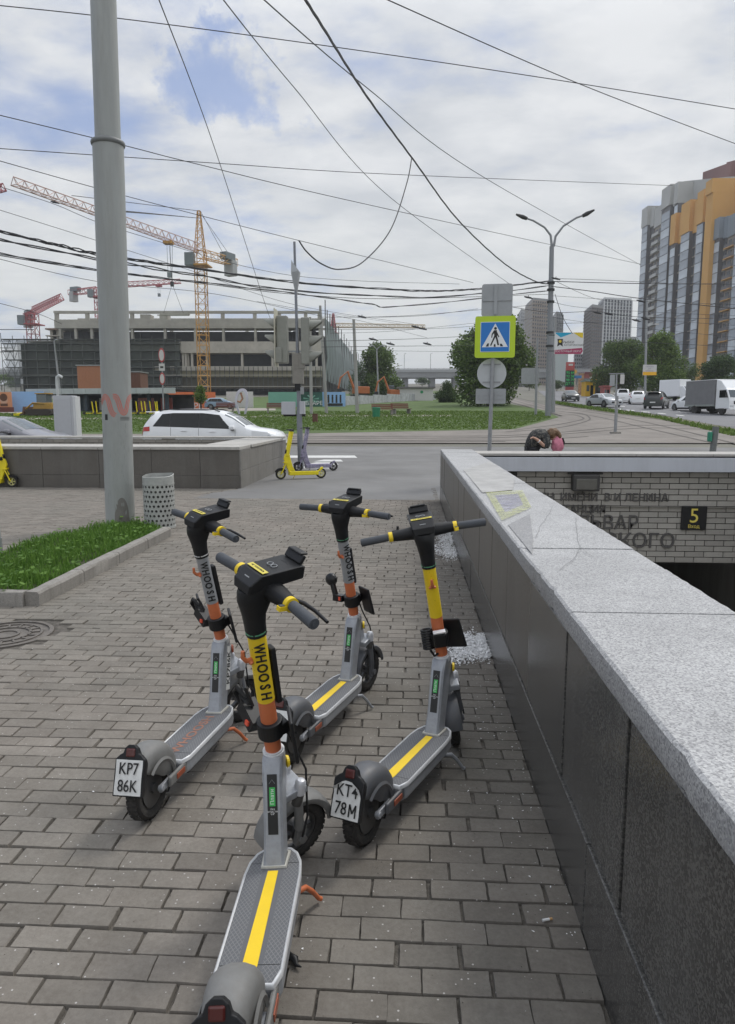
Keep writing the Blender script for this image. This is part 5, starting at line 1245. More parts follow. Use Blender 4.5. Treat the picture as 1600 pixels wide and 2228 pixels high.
# ================================================================= VEHICLES
m_glass = mat('car_glass', (.012, .014, .015), .05, var=.2, spec=.35)
m_glass2 = mat('windscreen_glass', (.10, .12, .13), .08, var=.2, spec=.6)
m_tyre = MT['tyre_rubber']; m_alloy = mat('alloy', (.33, .34, .35), .35, .6); m_trim = mat('black_trim', (.022, .022, .023), .6)
m_hl = mat('headlamp', (.55, .57, .6), .12, spec=.8); m_tl = mat('tail_lens', (.45, .02, .015), .2, coat=.4)
def interp(P, x):
    if x <= P[0][0]: return P[0][1]
    for (a, fa), (b, fb) in zip(P, P[1:]):
        if x <= b:
            t = (x-a)/(b-a); return fa+(fb-fa)*t
    return P[-1][1]
def car(name, label, cat, p, h, paint, kind='suv', group=None, detail=True, s=1.0, dark_low=True, scale=1.0):
    t = thing(name, label, cat, p, h, group); t.scale = (scale,)*3
    if kind == 'suv':
        L_, Wd = 4.6, .925; top = [(-2.30, .88), (-2.27, 1.05), (-2.2, 1.18), (-1.98, 1.50), (-1.80, 1.63), (-1.2, 1.69), (-.2, 1.69), (.35, 1.62), (.75, 1.45), (1.22, 1.13), (1.35, 1.09), (1.9, 1.02), (2.15, .93), (2.27, .78), (2.30, .6)]
        belt = [(-2.3, .85), (-2.2, 1.10), (-1.8, 1.12), (1.0, 1.03), (1.3, 1.02), (1.9, .95), (2.3, .58)]; gx = [(-1.86, -1.31), (-1.27, -.35), (-.31, .74)]; ws = (.42, 1.20); rw = (-2.2, -1.86); wx = (-1.33, 1.36); wr = .36; zb = .24
    elif kind == 'sedan':
        L_, Wd = 4.7, .91; top = [(-2.35, .7), (-2.30, .95), (-2.2, 1.06), (-1.7, 1.12), (-1.1, 1.36), (-.6, 1.45), (.1, 1.45), (.5, 1.38), (1.25, 1.02), (1.4, .97), (2.0, .85), (2.25, .74), (2.35, .55)]
        belt = [(-2.35, .68), (-2.2, .95), (-1.6, .99), (1.1, .93), (1.4, .90), (2.0, .79), (2.35, .54)]; gx = [(-1.45, -.62), (-.55, .35)]; ws = (.42, 1.22); rw = (-1.65, -1.05); wx = (-1.38, 1.42); wr = .33; zb = .20
    elif kind == 'hatch':
        L_, Wd = 4.3, .9; top = [(-2.15, .7), (-2.12, 1.0), (-2.0, 1.15), (-1.7, 1.42), (-1.2, 1.53), (0, 1.53), (.45, 1.42), (1.15, 1.06), (1.3, 1.0), (1.85, .9), (2.1, .76), (2.15, .55)]
        belt = [(-2.15, .68), (-2.0, 1.0), (1.1, .95), (1.3, .93), (1.85, .83), (2.15, .54)]; gx = [(-1.7, -1.2), (-1.12, -.4), (-.32, .5)]; ws = (.4, 1.12); rw = (-2.03, -1.66); wx = (-1.27, 1.3); wr = .32; zb = .2
    def wdt(x): e = 1-abs(x)/(L_/2); return Wd*(1-.24*max(0, 1-e/.10)**2)*(1-.05*max(0, 1-e/.35))
    def sec(x):
        w = wdt(x); tp = interp(top, x); be = min(interp(belt, x), tp-.02); gh = min(1, max(0, (tp-be)/.55)); wrf = w*(.97-.25*gh)
        return [(w*.90, zb), (w*.985, zb+.16), (w, .55*(be)+.16), (w*.965, be), (wrf+(w*.965-wrf)*.10, tp-.05-.04*gh), (wrf-.10, tp-.008), (0, tp+.012)]
    def S(x, tt, sd=1, off=0.0):
        q = sec(x); i = min(5, int(tt)); f = tt-i; a, b = q[i], q[i+1]; y, z = a[0]+(b[0]-a[0])*f, a[1]+(b[1]-a[1])*f
        ny, nz = (b[1]-a[1]), -(b[0]-a[0]); n_ = math.hypot(ny, nz) or 1
        return Vector((x, sd*(y+ny/n_*off), z+nz/n_*off))
    xs = sorted(set([x for x, _ in top]+[-L_/2+L_*i/26 for i in range(27)]))
    secs = [[S(x, k) for k in range(7)]+[S(x, k, -1) for k in range(5, -1, -1)] for x in xs]
    mb = MB(); mb.loft(secs); body = mb.obj('body', paint, t, smooth=38)
    def patch(nm, m, x0, x1, t0, t1, sides=(1, -1), nx=6, nt=3, off=.006, slx0=0, slx1=0, par=t):
        for sd in sides:
            mb = MB(); vs = []
            for j in range(nt+1):
                for i in range(nx+1):
                    f = j/nt; a = x0+slx0*f; b = x1+slx1*f; vs.append(S(a+(b-a)*i/nx, t0+(t1-t0)*f, sd, off))
            mb.add(vs, [(j*(nx+1)+i, j*(nx+1)+i+1, (j+1)*(nx+1)+i+1, (j+1)*(nx+1)+i) for j in range(nt) for i in range(nx)]); o = mb.obj(nm, m, par, smooth=60)
        return o
    patch('window_surround', m_trim, gx[0][0]+.02, gx[-1][1]+.02, 3.03, 3.93, slx0=.26, slx1=-.45, off=.003, nx=10)
    for i, (a, b) in enumerate(gx):
        fr = i == len(gx)-1; re = i == 0
        patch('side_window', m_glass, a, b, 3.06, 3.92, slx0=.28 if re and kind != 'sedan' else (.30 if re else 0), slx1=-.46 if fr else 0, off=.005)
    def ptop(nm, m, x0, x1, t0, off=.006, t1=5.999):
        mb = MB(); n = 6; cols = [(sd, tt) for sd, tt in [(1, t0), (1, 4.6), (1, 5.3), (1, t1), (-1, 5.3), (-1, 4.6), (-1, t0)]]
        vs = [S(x0+(x1-x0)*i/n, tt, sd, off) for i in range(n+1) for sd, tt in cols]; m_ = len(cols)
        mb.add(vs, [(i*m_+k, i*m_+k+1, (i+1)*m_+k+1, (i+1)*m_+k) for i in range(n) for k in range(m_-1)]); return mb.obj(nm, m, t, smooth=60)
    ptop('windscreen', m_glass2, ws[0]+.06, ws[1]-.04, 4.15); ptop('rear_window', m_glass, rw[0], rw[1], 4.15)
    if dark_low: patch('sill_trim', m_trim, -L_/2+.05, L_/2-.05, 0, .95, nx=14, nt=1, off=.008)
    # wheels and arches
    for x in wx:
        for sd in (1, -1):
            w = wdt(x); mb = MB(); n = 20; vs = [Vector((x+math.cos(math.pi*i/n)*(wr+.075), sd*(w+.010), wr+math.sin(math.pi*i/n)*(wr+.075))) for i in range(n+1)]+[Vector((x+math.cos(math.pi*i/n)*(wr+.075), sd*(w-.12), wr+math.sin(math.pi*i/n)*(wr+.075))) for i in range(n+1)]
            mb.add(vs, [tuple(range(n+1))]+[(i, i+1, n+2+i, n+1+i) for i in range(n)]); mb.obj('wheel_arch', m_trim, t)
            mb = MB(); mb.lathe([(0, -.10), (wr*.9, -.10), (wr, -.07), (wr, .07), (wr*.95, .10), (wr*.66, .105), (wr*.62, .08)], (x, sd*(w-.085), wr), 'Y', 28)
            if sd < 0: mb.v = [Vector((v.x, -abs(2*(w-.085))-v.y if False else v.y, v.z)) for v in mb.v]
            wh = mb.obj('wheel', m_tyre, t, smooth=40)
            rb = MB(); yo = sd*(w+.012)
            for i in range(5):
                a = 2*math.pi*i/5; rb.box((x+math.cos(a)*wr*.34, yo, wr+math.sin(a)*wr*.34), (wr*.62, .02, wr*.18), Matrix.Rotation(-a, 3, 'Y'))
            rb.lathe([(wr*.58, -.012), (wr*.66, -.012), (wr*.66, .014), (wr*.58, .014)], (x, yo, wr), 'Y', 24); rb.obj('rim', m_alloy, wh)
    # lamps, mirrors, plate, grille
    for sd in (1, -1):
        patch('headlight', m_hl, L_/2-.42, L_/2-.06, 2.55, 3.0, (sd,), 4, 2, .010, slx0=.1)
        patch('tail_light', m_tl, -L_/2+.03, -L_/2+.34, 2.62, 3.05, (sd,), 4, 2, .010)
        x = ws[1]-.42; q = S(x, 3.0, sd); mb = MB(); mb.box(q+Vector((0, sd*.12, .06)), (.16, .20, .13)); mr = mb.obj('mirror', paint, t, bevel=.035); MB().box(q+Vector((0, sd*.03, .0)), (.10, .12, .05)).obj('mirror_foot', m_trim, mr)
        for x in ([-.82, .12] if detail else []):
            q = S(x, 2.72, sd); MB().box(q+Vector((0, sd*.012, 0)), (.19, .025, .028)).obj('door_handle', paint, t, bevel=.008)
    if detail:
        for x in (-1.26, -.34, .86):
            patch('door_gap', m_trim, x-.005, x+.005, .9, 3.0, (1, -1), 1, 6, .0015)
    fz = interp(top, L_/2); MB().box((L_/2-.02, 0, .47), (.07, 1.15, .18)).obj('grille', m_trim, t, bevel=.02)
    MB().box((L_/2+.02, 0, .42), (.02, .5, .11)).obj('number_plate', m_plate, t); MB().box((-L_/2-.01, 0, .62), (.02, .5, .11)).obj('number_plate', m_plate, t)
    if kind == 'suv':
        for sd in (1, -1): MB().tube([S(-1.7, 4.9, sd, .01), S(-1.5, 4.9, sd, .045), S(.1, 4.9, sd, .045), S(.3, 4.9, sd, .01)], .018, 6).obj('roof_rail', m_trim, t)
        mb = MB(); mb.box((-2.02, 0, 1.60), (.30, 1.2, .035)); mb.obj('roof_spoiler', paint, t, bevel=.012)
        MB().box((2.2, 0, .36), (.2, 1.5, .16)).obj('bumper_trim', m_trim, t, bevel=.03)
    return t
def paintm(name, c, r=.28): return mat(name, c, r, .0, var=.03, coat=.5)
P_white = paintm('white_paint', (.80, .81, .82)); P_grey = paintm('grey_metallic', (.20, .20, .225)); P_black = paintm('black_paint', (.025, .03, .028)); P_silver = paintm('silver_paint', (.42, .44, .46)); P_blue = paintm('blue_paint', (.20, .29, .38))
p = Gd(470, 24.0); car('white_suv', 'white sport utility car with dark windows driving past the low parapet', 'car', (p.x, p.y, 0), R(0)+YAW*.0, P_white, 'suv')
p = Gd(-2, 23.2); car('grey_sedan', 'dark grey sedan whose bonnet reaches in at the picture edge', 'car', (p.x, p.y, 0), 0, P_grey, 'sedan', dark_low=False)
def carat(name, label, u, d, h, paint, kind, group='cars on the main road', cat='car', scale=1.0):
    p = Gd(u, d); o = car(name, label, cat, p, 0, paint, kind, group, detail=False, scale=scale); o.rotation_euler = (0, -SL*math.sin(h)*0, h); o.rotation_mode = 'XYZ'
    o.rotation_euler = Matrix.Rotation(math.atan(SL), 3, 'X').to_euler() if False else (0, 0, h); return o
carat('black_car', 'small black car coming on with lit headlights, alone at the far end of the road', 1240, 98, R(-92), P_black, 'hatch')
carat('silver_car', 'silver sedan turned toward us in the middle of the road', 1313, 77, R(-72), P_silver, 'sedan')
carat('white_car', 'white car seen from behind, left one of the white pair', 1353, 92, R(75), P_white, 'suv')
carat('white_car', 'white hatchback seen from behind, right one of the white pair beside the black car', 1385, 86, R(75), P_white, 'hatch')
carat('dark_suv', 'black sport utility car seen from behind left of the truck', 1428, 72, R(62), P_black, 'suv')
carat('white_car', 'white sedan mostly hidden behind the grey truck box', 1505, 66, R(100), P_white, 'sedan')
carat('parked_car', 'white parked car beyond the grass island left of the white van', 1470, 108, R(-20), P_white, 'hatch', 'parked cars')
carat('blue_car', 'pale blue car parked before the boards right of the small round tree', 482, 74, R(5), P_blue, 'hatch', 'parked cars', scale=.75)
# headlights lit on the two oncoming cars are too small for lamps: bright lens only
def truck():
    p = Gd(1566, 60); t = thing('box_truck', 'white cab truck with grey tarpaulin box on the main road', 'truck', p, R(-78))
    mg = mat('tarpaulin', (.19, .19, .195), .8, var=.08, sc=2, bump=.3, bs=5); mw = P_white
    MB().box((-1.4, 0, 1.75), (4.1, 2.05, 2.15)).obj('cargo_box', mg, t, bevel=.04); MB().box((-1.4, 0, 2.84), (4.14, 2.1, .05)).obj('roof', mw, t)
    MB().box((-1.4, 0, .74), (4.1, 2.08, .14)).obj('drop_side', mat('drop_side', (.25, .27, .25), .6), t)
    mb = MB(); secs = []
    for x, z in ((.75, 2.15), (1.0, 2.15), (1.9, 2.1), (2.35, 1.45), (2.45, 1.0), (2.45, .5)):
        pass
    prof = [(.72, .5), (.72, 2.1), (1.95, 2.1), (2.1, 2.0), (2.42, 1.35), (2.5, 1.1), (2.5, .45), (.72, .45)]
    mb.loft([[Vector((x, y, z)) for x, z in prof[1:]] for y in (-.95, .95)]); cab = mb.obj('cab', mw, t, bevel=.05)
    mb = MB(); mb.loft([[Vector((x, y*w_, z)) for x, z, w_ in ((.70, 2.05, 1), (.70, 2.85, 1), (1.2, 2.75, .95), (1.85, 2.1, .9))] for y in (-.95, .95)]); mb.obj('wind_fairing', mw, t, bevel=.05)
    mb = MB(); mb.loft([[Vector((2.12, y, 1.94)), Vector((2.415, y, 1.36)), Vector((2.43, y, 1.37)), Vector((2.135, y, 1.95))] for y in (-.84, .84)]); mb.obj('windscreen', m_glass2, t)
    for s in (-1, 1):
        mb = MB(); mb.loft([[Vector((x, s*yy, z)) for x, z in ((1.2, 1.35), (2.3, 1.35), (2.02, 1.95), (1.2, 1.95))] for yy in (.955, .965)]); mb.obj('side_window', m_glass, t)
        MB().box((2.5, s*.72, .66), (.06, .3, .16)).obj('headlight', m_hl, t, bevel=.01); MB().box((2.28, s*1.12, 1.55), (.1, .12, .4)).obj('mirror', m_trim, t, bevel=.02)
        for x, wd in ((1.5, .25), (-2.0, .45)):
            mb = MB(); mb.lathe([(0, -wd/2), (.36, -wd/2), (.38, -wd/3), (.38, wd/3), (.36, wd/2), (.2, wd/2), (0, wd/2-.03)], (x, s*.82, .38), 'Y', 24); mb.obj('wheel', m_tyre, t, smooth=40)
    MB().box((2.53, 0, .95), (.05, 1.1, .25)).obj('grille', m_trim, t, bevel=.01); MB().box((2.5, 0, .47), (.12, 1.9, .2)).obj('bumper', mw, t, bevel=.03)
    MB().box((-.3, 0, .55), (5.2, .8, .2)).obj('chassis', m_trim, t); MB().box((2.585, 0, .45), (.02, .5, .11)).obj('number_plate', m_plate, t)
truck()
def van():
    p = Gd(1480, 100); t = thing('white_van', 'white box van parked beyond the grass island with its bonnet toward us', 'van', p, R(-62), 'parked cars')
    MB().box((-1.2, 0, 1.75), (3.6, 2.1, 2.3)).obj('cargo_box', P_white, t, bevel=.06)
    prof = [(.6, .4), (.6, 2.0), (1.1, 1.98), (1.7, 1.3), (2.5, 1.05), (2.6, .7), (2.6, .4)]
    mb = MB(); mb.loft([[Vector((x, y, z)) for x, z in prof] for y in (-.95, .95)]); mb.obj('cab', P_white, t, bevel=.06)
    mb = MB(); mb.loft([[Vector((1.13, y, 1.93)), Vector((1.68, y, 1.33)), Vector((1.70, y, 1.345)), Vector((1.15, y, 1.945))] for y in (-.85, .85)]); mb.obj('windscreen', m_glass2, t)
    for s in (-1, 1):
        MB().box((2.55, s*.7, .85), (.12, .35, .16)).obj('headlight', m_hl, t, bevel=.02)
        for x in (1.8, -1.8):
            mb = MB(); mb.cyl((x, s*.75, .35), (x, s*.97, .35), .35, n=20); mb.obj('wheel', m_tyre, t, smooth=40)
    MB().box((2.61, 0, .6), (.03, 1.0, .2)).obj('grille', m_trim, t)
van()

# ================================================================= GROUND BEYOND THE STREET
def GP(pts): return [(q.x, q.y) for q in (G(u, v) for u, v in pts)]
drape('tram_bed', GP([(-700, 964), (2300, 964), (2300, 925), (1600, 920), (1330, 896), (1180, 880), (1105, 862), (1080, 866), (1180, 893), (1225, 905), (1120, 934), (615, 944), (-700, 944)]), m_dirt, .0)
drape('grass_verge', GP([(-900, 944), (615, 944), (1120, 934), (1216, 908), (1185, 893), (1000, 858), (960, 850), (500, 866), (-900, 872)]), m_green, .004)
drape('main_road', GP([(2300, 1010), (1640, 940), (1440, 903), (1290, 884), (1195, 869), (1170, 850), (1230, 851), (1330, 860), (1480, 868), (1600, 876), (2300, 905)]), mat('far_asphalt', (.17, .17, .178), .9, var=.08, sc=.3, dirt=.1), .008)
drape('road_verge', GP([(1640, 941), (1440, 904), (1290, 885), (1195, 870), (1195, 876), (1290, 893), (1430, 912), (1640, 953)]), mat('scruffy_verge', (.10, .105, .05), .95, var=.5, sc=1.3, bump=.6, bs=6, dirt=.5), .014)
drape('traffic_island', GP([(1450, 868), (1600, 874), (1600, 868), (1450, 863)]), m_green, .05)
drape('footpath', GP([(-300, 913), (360, 913), (620, 906), (980, 906), (980, 903), (620, 903), (360, 909), (-300, 909)]), m_path, .010)
drape('footpath', GP([(-300, 900), (120, 899), (120, 895), (-300, 895)]), m_path, .010)
drape('plaza', GP([(250, 897), (600, 893), (600, 888), (250, 889)]), m_path, .012)
# street paint
def paint(pts, off=0.0): drape('road_marking', GP(pts), m_white, off)
paint([(596, 991), (772, 991), (778, 996), (590, 996)])
for u0, u1, v0, v1 in ((705, 742, 1000, 1004), (688, 732, 1006, 1011), (668, 716, 1013, 1019)): paint([(u0, v0), (u1, v0), (u1+5, v1), (u0-22, v1)])
for u in (1335, 1362, 1395, 1430, 1470): paint([(u, 889+(u-1335)*.10), (u+17, 890+(u-1335)*.105), (u+21, 891.5+(u-1335)*.105), (u+3, 890.5+(u-1335)*.10)], .012)
for u in (1300, 1345, 1400, 1465, 1530): paint([(u, 879+(u-1300)*.085), (u+14, 880+(u-1300)*.09), (u+16, 881.2+(u-1300)*.09), (u+2, 880.2+(u-1300)*.085)], .012)
# tram rails: polished strips in dark grooves
m_rail = mat('rail_groove', (.06, .052, .045), .7, .2, var=.3, sc=1)
def rail(pts, w=.14):
    # smooth curve through picture points, laid on the ground
    P = [G(u, v) for u, v in pts]; fine = []
    for i in range(len(P)-1):
        p0, p1, p2, p3 = P[max(i-1, 0)], P[i], P[i+1], P[min(i+2, len(P)-1)]
        for k in range(8):
            t = k/8; fine.append(.5*((2*p1)+(p2-p0)*t+(2*p0-5*p1+4*p2-p3)*t*t+(3*p1-p0-3*p2+p3)*t**3))
    fine.append(P[-1]); mb = MB(); vs = []
    for i, q in enumerate(fine):
        d = fine[min(i+1, len(fine)-1)]-fine[max(i-1, 0)]; n = Vector((-d.y, d.x, 0)).normalized()*w/2
        for s in (-1, 1): a = q+n*s; vs.append(Vector((a.x, a.y, g(a.y)+.012)))
    mb.add(vs, [(2*i, 2*i+1, 2*i+3, 2*i+2) for i in range(len(fine)-1)]); o = mb.obj('tram_rail', m_rail); o['kind'] = 'structure'
for R_ in ([(-200, 951), (620, 950), (1000, 949), (1120, 947), (1230, 940), (1400, 926), (1640, 930)], [(-200, 955), (620, 954), (1000, 953), (1140, 950), (1260, 942), (1420, 931), (1640, 940)],
           [(-200, 960), (620, 959), (1000, 958), (1160, 957), (1280, 950)], [(-200, 963), (620, 962), (1100, 961)],
           [(1190, 887), (1300, 899), (1420, 922), (1640, 975)], [(1190, 891), (1290, 905), (1400, 930), (1560, 966)], [(1200, 895), (1262, 899), (1284, 911), (1262, 921), (1205, 932), (1100, 940)],
           [(1205, 899), (1250, 903), (1270, 911), (1240, 919), (1200, 926), (1120, 936)], [(1270, 892), (1400, 908), (1640, 942)], [(1240, 889), (1360, 902), (1640, 935)],
           [(1105, 863), (1190, 886)], [(1112, 862), (1190, 882)], [(1092, 864), (1190, 891)]): rail(R_)
def zg(y): return g(y)
vg = GP([(-150, 943), (1110, 934), (1200, 909), (1180, 896), (1000, 894), (-150, 900)])
m_vb = leafmat('verge_blade', (.075, .125, .022), (.16, .24, .055), .4)
gv = blades('verge_grass', vg, 42000, .04, .11, zg, m_vb, .045); tag(gv, 'uneven green grass of the wide verge across the street', 'grass')
vg = GP([(1200, 874), (1300, 889), (1430, 908), (1600, 941), (1600, 950), (1430, 911), (1290, 892), (1200, 877)])
gv = blades('roadside_weeds', vg, 2600, .1, .35, zg, m_vb, .05); tag(gv, 'scruffy weeds along the kerb of the main road', 'weeds')
# ================================================================= TREES
m_leafA = leafmat('leaf_green', (.045, .08, .022), (.15, .22, .06), .3)
m_leafB = leafmat('leaf_dark', (.032, .062, .024), (.10, .155, .05), .3)
m_leafC = leafmat('leaf_fresh', (.05, .095, .018), (.18, .26, .06), .3)
m_bark = mat('bark', (.075, .062, .05), .9, var=.3, sc=3, bump=.5, bs=10)
def tree(name, label, u, d, vbase, vtop, wpx, m, n=2600, seed=1, group=None, crown0=.22, lobes=9, leaf=1.0):
    r = random.Random(seed); p = Gd(u, d); t = thing(name, label, 'tree' if name != 'bush' else 'bush', p, 0, group); k = d/F
    H = max(1.0, (W(u, vtop, d).z-p.z)); Rr = wpx*k/2
    if name != 'bush':
        mb = MB(); tr = max(.08, H*.022); mb.tube([(0, 0, -.3), (.05*H*.1, 0, H*.25), (-.02*H, .01*H, H*.55), (0, 0, H*.8)], [tr*1.2, tr, tr*.6, tr*.2], 10)
        for i in range(9):
            a = r.uniform(0, 6.28); z0 = H*r.uniform(.22, .6); l = Rr*r.uniform(.5, .85)
            mb.tube([(0, 0, z0), (math.cos(a)*l*.5, math.sin(a)*l*.5, z0+H*.12), (math.cos(a)*l, math.sin(a)*l, z0+H*r.uniform(.15, .3))], [tr*.5, tr*.3, tr*.1], 6)
        mb.obj('trunk', m_bark, t, smooth=60)
    L_ = []
    z0 = H*crown0
    for i in range(lobes):
        a = r.uniform(0, 6.28); f = r.random(); zc = z0+(H-z0)*(.18+.66*f); rad = Rr*(.68 if f < .7 else .45)*math.sqrt(r.random())
        L_.append((Vector((math.cos(a)*rad, math.sin(a)*rad, zc)), Rr*r.uniform(.34, .52)*(1 if f < .75 else .8), (H-z0)*r.uniform(.16, .26)))
    L_.append((Vector((0, 0, z0+(H-z0)*.5)), Rr*.6, (H-z0)*.40)); L_.append((Vector((0, 0, H-(H-z0)*.2)), Rr*.4, (H-z0)*.2))
    mb = MB(); ls = max(.10, Rr*.045)*leaf
    V, Fc = mb.v, mb.f
    for i in range(n):
        c, rx, rz = r.choice(L_); dv = Vector((r.gauss(0, 1), r.gauss(0, 1), r.gauss(0, 1))).normalized(); q = r.random()**.28*(1.12 if r.random() < .1 else 1)
        P = c+Vector((dv.x*rx*q, dv.y*rx*q, dv.z*rz*q))
        for _ in range(3):
            P2 = P+Vector((r.gauss(0, 1), r.gauss(0, 1), r.gauss(0, 1)))*ls*.9
            a = Vector((r.gauss(0, 1), r.gauss(0, 1), r.gauss(0, 1)*.6)).normalized()*ls*r.uniform(.5, 1.1); b = a.cross(Vector((r.gauss(0, 1), r.gauss(0, 1), r.gauss(0, 1)))).normalized()*ls*r.uniform(.35, .7)
            o = len(V); V += [P2-a, P2+b, P2+a, P2-b]; Fc.append((o, o+1, o+2, o+3)); mb.mi.append(0)
    me = bpy.data.meshes.new('crown'); me.from_pydata([tuple(v) for v in V], [], Fc); me.materials.append(m)
    o = bpy.data.objects.new('crown', me); COL.objects.link(o); o.parent = t; o['kind'] = 'stuff'
    return t
tree('broad_tree', 'broad dark green tree standing behind the pedestrian crossing sign', 1062, 82, 862, 692, 182, m_leafA, 9500, 3, lobes=18, crown0=.02)
tree('round_tree', 'rounded tree at the end of the netted construction building', 826, 125, 862, 756, 128, m_leafA, 6000, 5, crown0=.0, lobes=13)
tree('round_tree', 'paler tree mass touching the netted wall behind the tall concrete poles', 782, 122, 860, 785, 60, m_leafB, 2000, 15, crown0=.0)
tree('bush', 'dense dark round bush at the end of the white graffiti fence', 972, 95, 874, 828, 52, m_leafB, 3200, 7, crown0=-.1, lobes=9)
tree('street_tree', 'full green tree beside the road behind the white and yellow board', 1432, 112, 862, 722, 122, m_leafC, 7000, 9, 'trees along the main road', crown0=.1)
tree('street_tree', 'sprawling green tree left of the board, over the red kiosk', 1342, 122, 862, 742, 122, m_leafA, 6500, 11, 'trees along the main road', crown0=.1)
tree('street_tree', 'dark tree before the orange tower behind the truck', 1556, 108, 866, 772, 95, m_leafB, 4500, 13, 'trees along the main road', crown0=.1)
tree('street_tree', 'small pale tree between the big street tree and the dark one by the truck', 1502, 128, 862, 790, 55, m_leafA, 2000, 14, 'trees along the main road', crown0=.1)
tree('young_tree', 'small round tree in front of the orange hoarding', 438, 66, 895, 840, 38, m_leafC, 800, 17, crown0=.3, lobes=5)
tree('distant_tree', 'dark treetop under the flyover between the two big trees', 918, 240, 850, 822, 50, m_leafB, 900, 19, 'distant trees', lobes=6)
tree('distant_tree', 'green treetop at the far edge left of the scaffolding', 8, 240, 850, 815, 60, m_leafA, 900, 21, 'distant trees', lobes=6)
tree('distant_tree', 'green treetops behind the price board under the flyover', 1210, 190, 856, 828, 60, m_leafB, 900, 23, 'distant trees', lobes=6)
tree('distant_tree', 'low trees under the flyover at the right of the crossing sign tree', 1150, 200, 852, 826, 60, m_leafA, 900, 24, 'distant trees', lobes=6)
tree('distant_tree', 'faint treetops under the right end of the flyover', 1300, 230, 852, 832, 70, m_leafB, 900, 25, 'distant trees', lobes=6)
tree('distant_tree', 'treeline at the far right beyond the parked cars', 1610, 190, 860, 800, 90, m_leafB, 1500, 26, 'distant trees', lobes=6)

# ================================================================= CONSTRUCTION SITE
m_c1 = mat('raw_concrete', (.37, .355, .315), .9, var=.15, sc=.25, dirt=.35, bump=.2, bs=3)
m_c2 = mat('raw_concrete_warm', (.44, .41, .36), .9, var=.12, sc=.3, dirt=.3)
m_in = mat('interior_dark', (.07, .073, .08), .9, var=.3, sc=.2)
def netmat(name, c, a, sc):
    m = bpy.data.materials.new(name); m.use_nodes = True; N = m.node_tree.nodes; L = m.node_tree.links; b = N['Principled BSDF']; b.inputs['Roughness'].default_value = .85
    tc = N.new('ShaderNodeTexCoord'); mp = N.new('ShaderNodeMapping'); mp.inputs['Scale'].default_value = (1, 1, .15); L.new(tc.outputs['Object'], mp.inputs[0])
    n = N.new('ShaderNodeTexNoise'); n.inputs['Scale'].default_value = sc; n.inputs['Detail'].default_value = 8; L.new(mp.outputs[0], n.inputs['Vector'])
    r = N.new('ShaderNodeValToRGB'); L.new(n.outputs[0], r.inputs[0]); r.color_ramp.elements[0].position = .35; r.color_ramp.elements[1].position = .68
    r.color_ramp.elements[0].color = tuple(x*.6 for x in c)+(1,); r.color_ramp.elements[1].color = tuple(x*1.5 for x in c)+(1,)
    L.new(r.outputs[0], b.inputs['Base Color']); b.inputs['Alpha'].default_value = a; return m
m_net = netmat('debris_net', (.095, .11, .095), .62, .35); m_net2 = netmat('blue_green_net', (.12, .155, .155), .93, .5); m_net3 = netmat('sparse_net', (.06, .10, .09), .35, .3)
m_scaf = mat('scaffold_tube', (.085, .092, .085), .6, .3)
D0 = 150.0
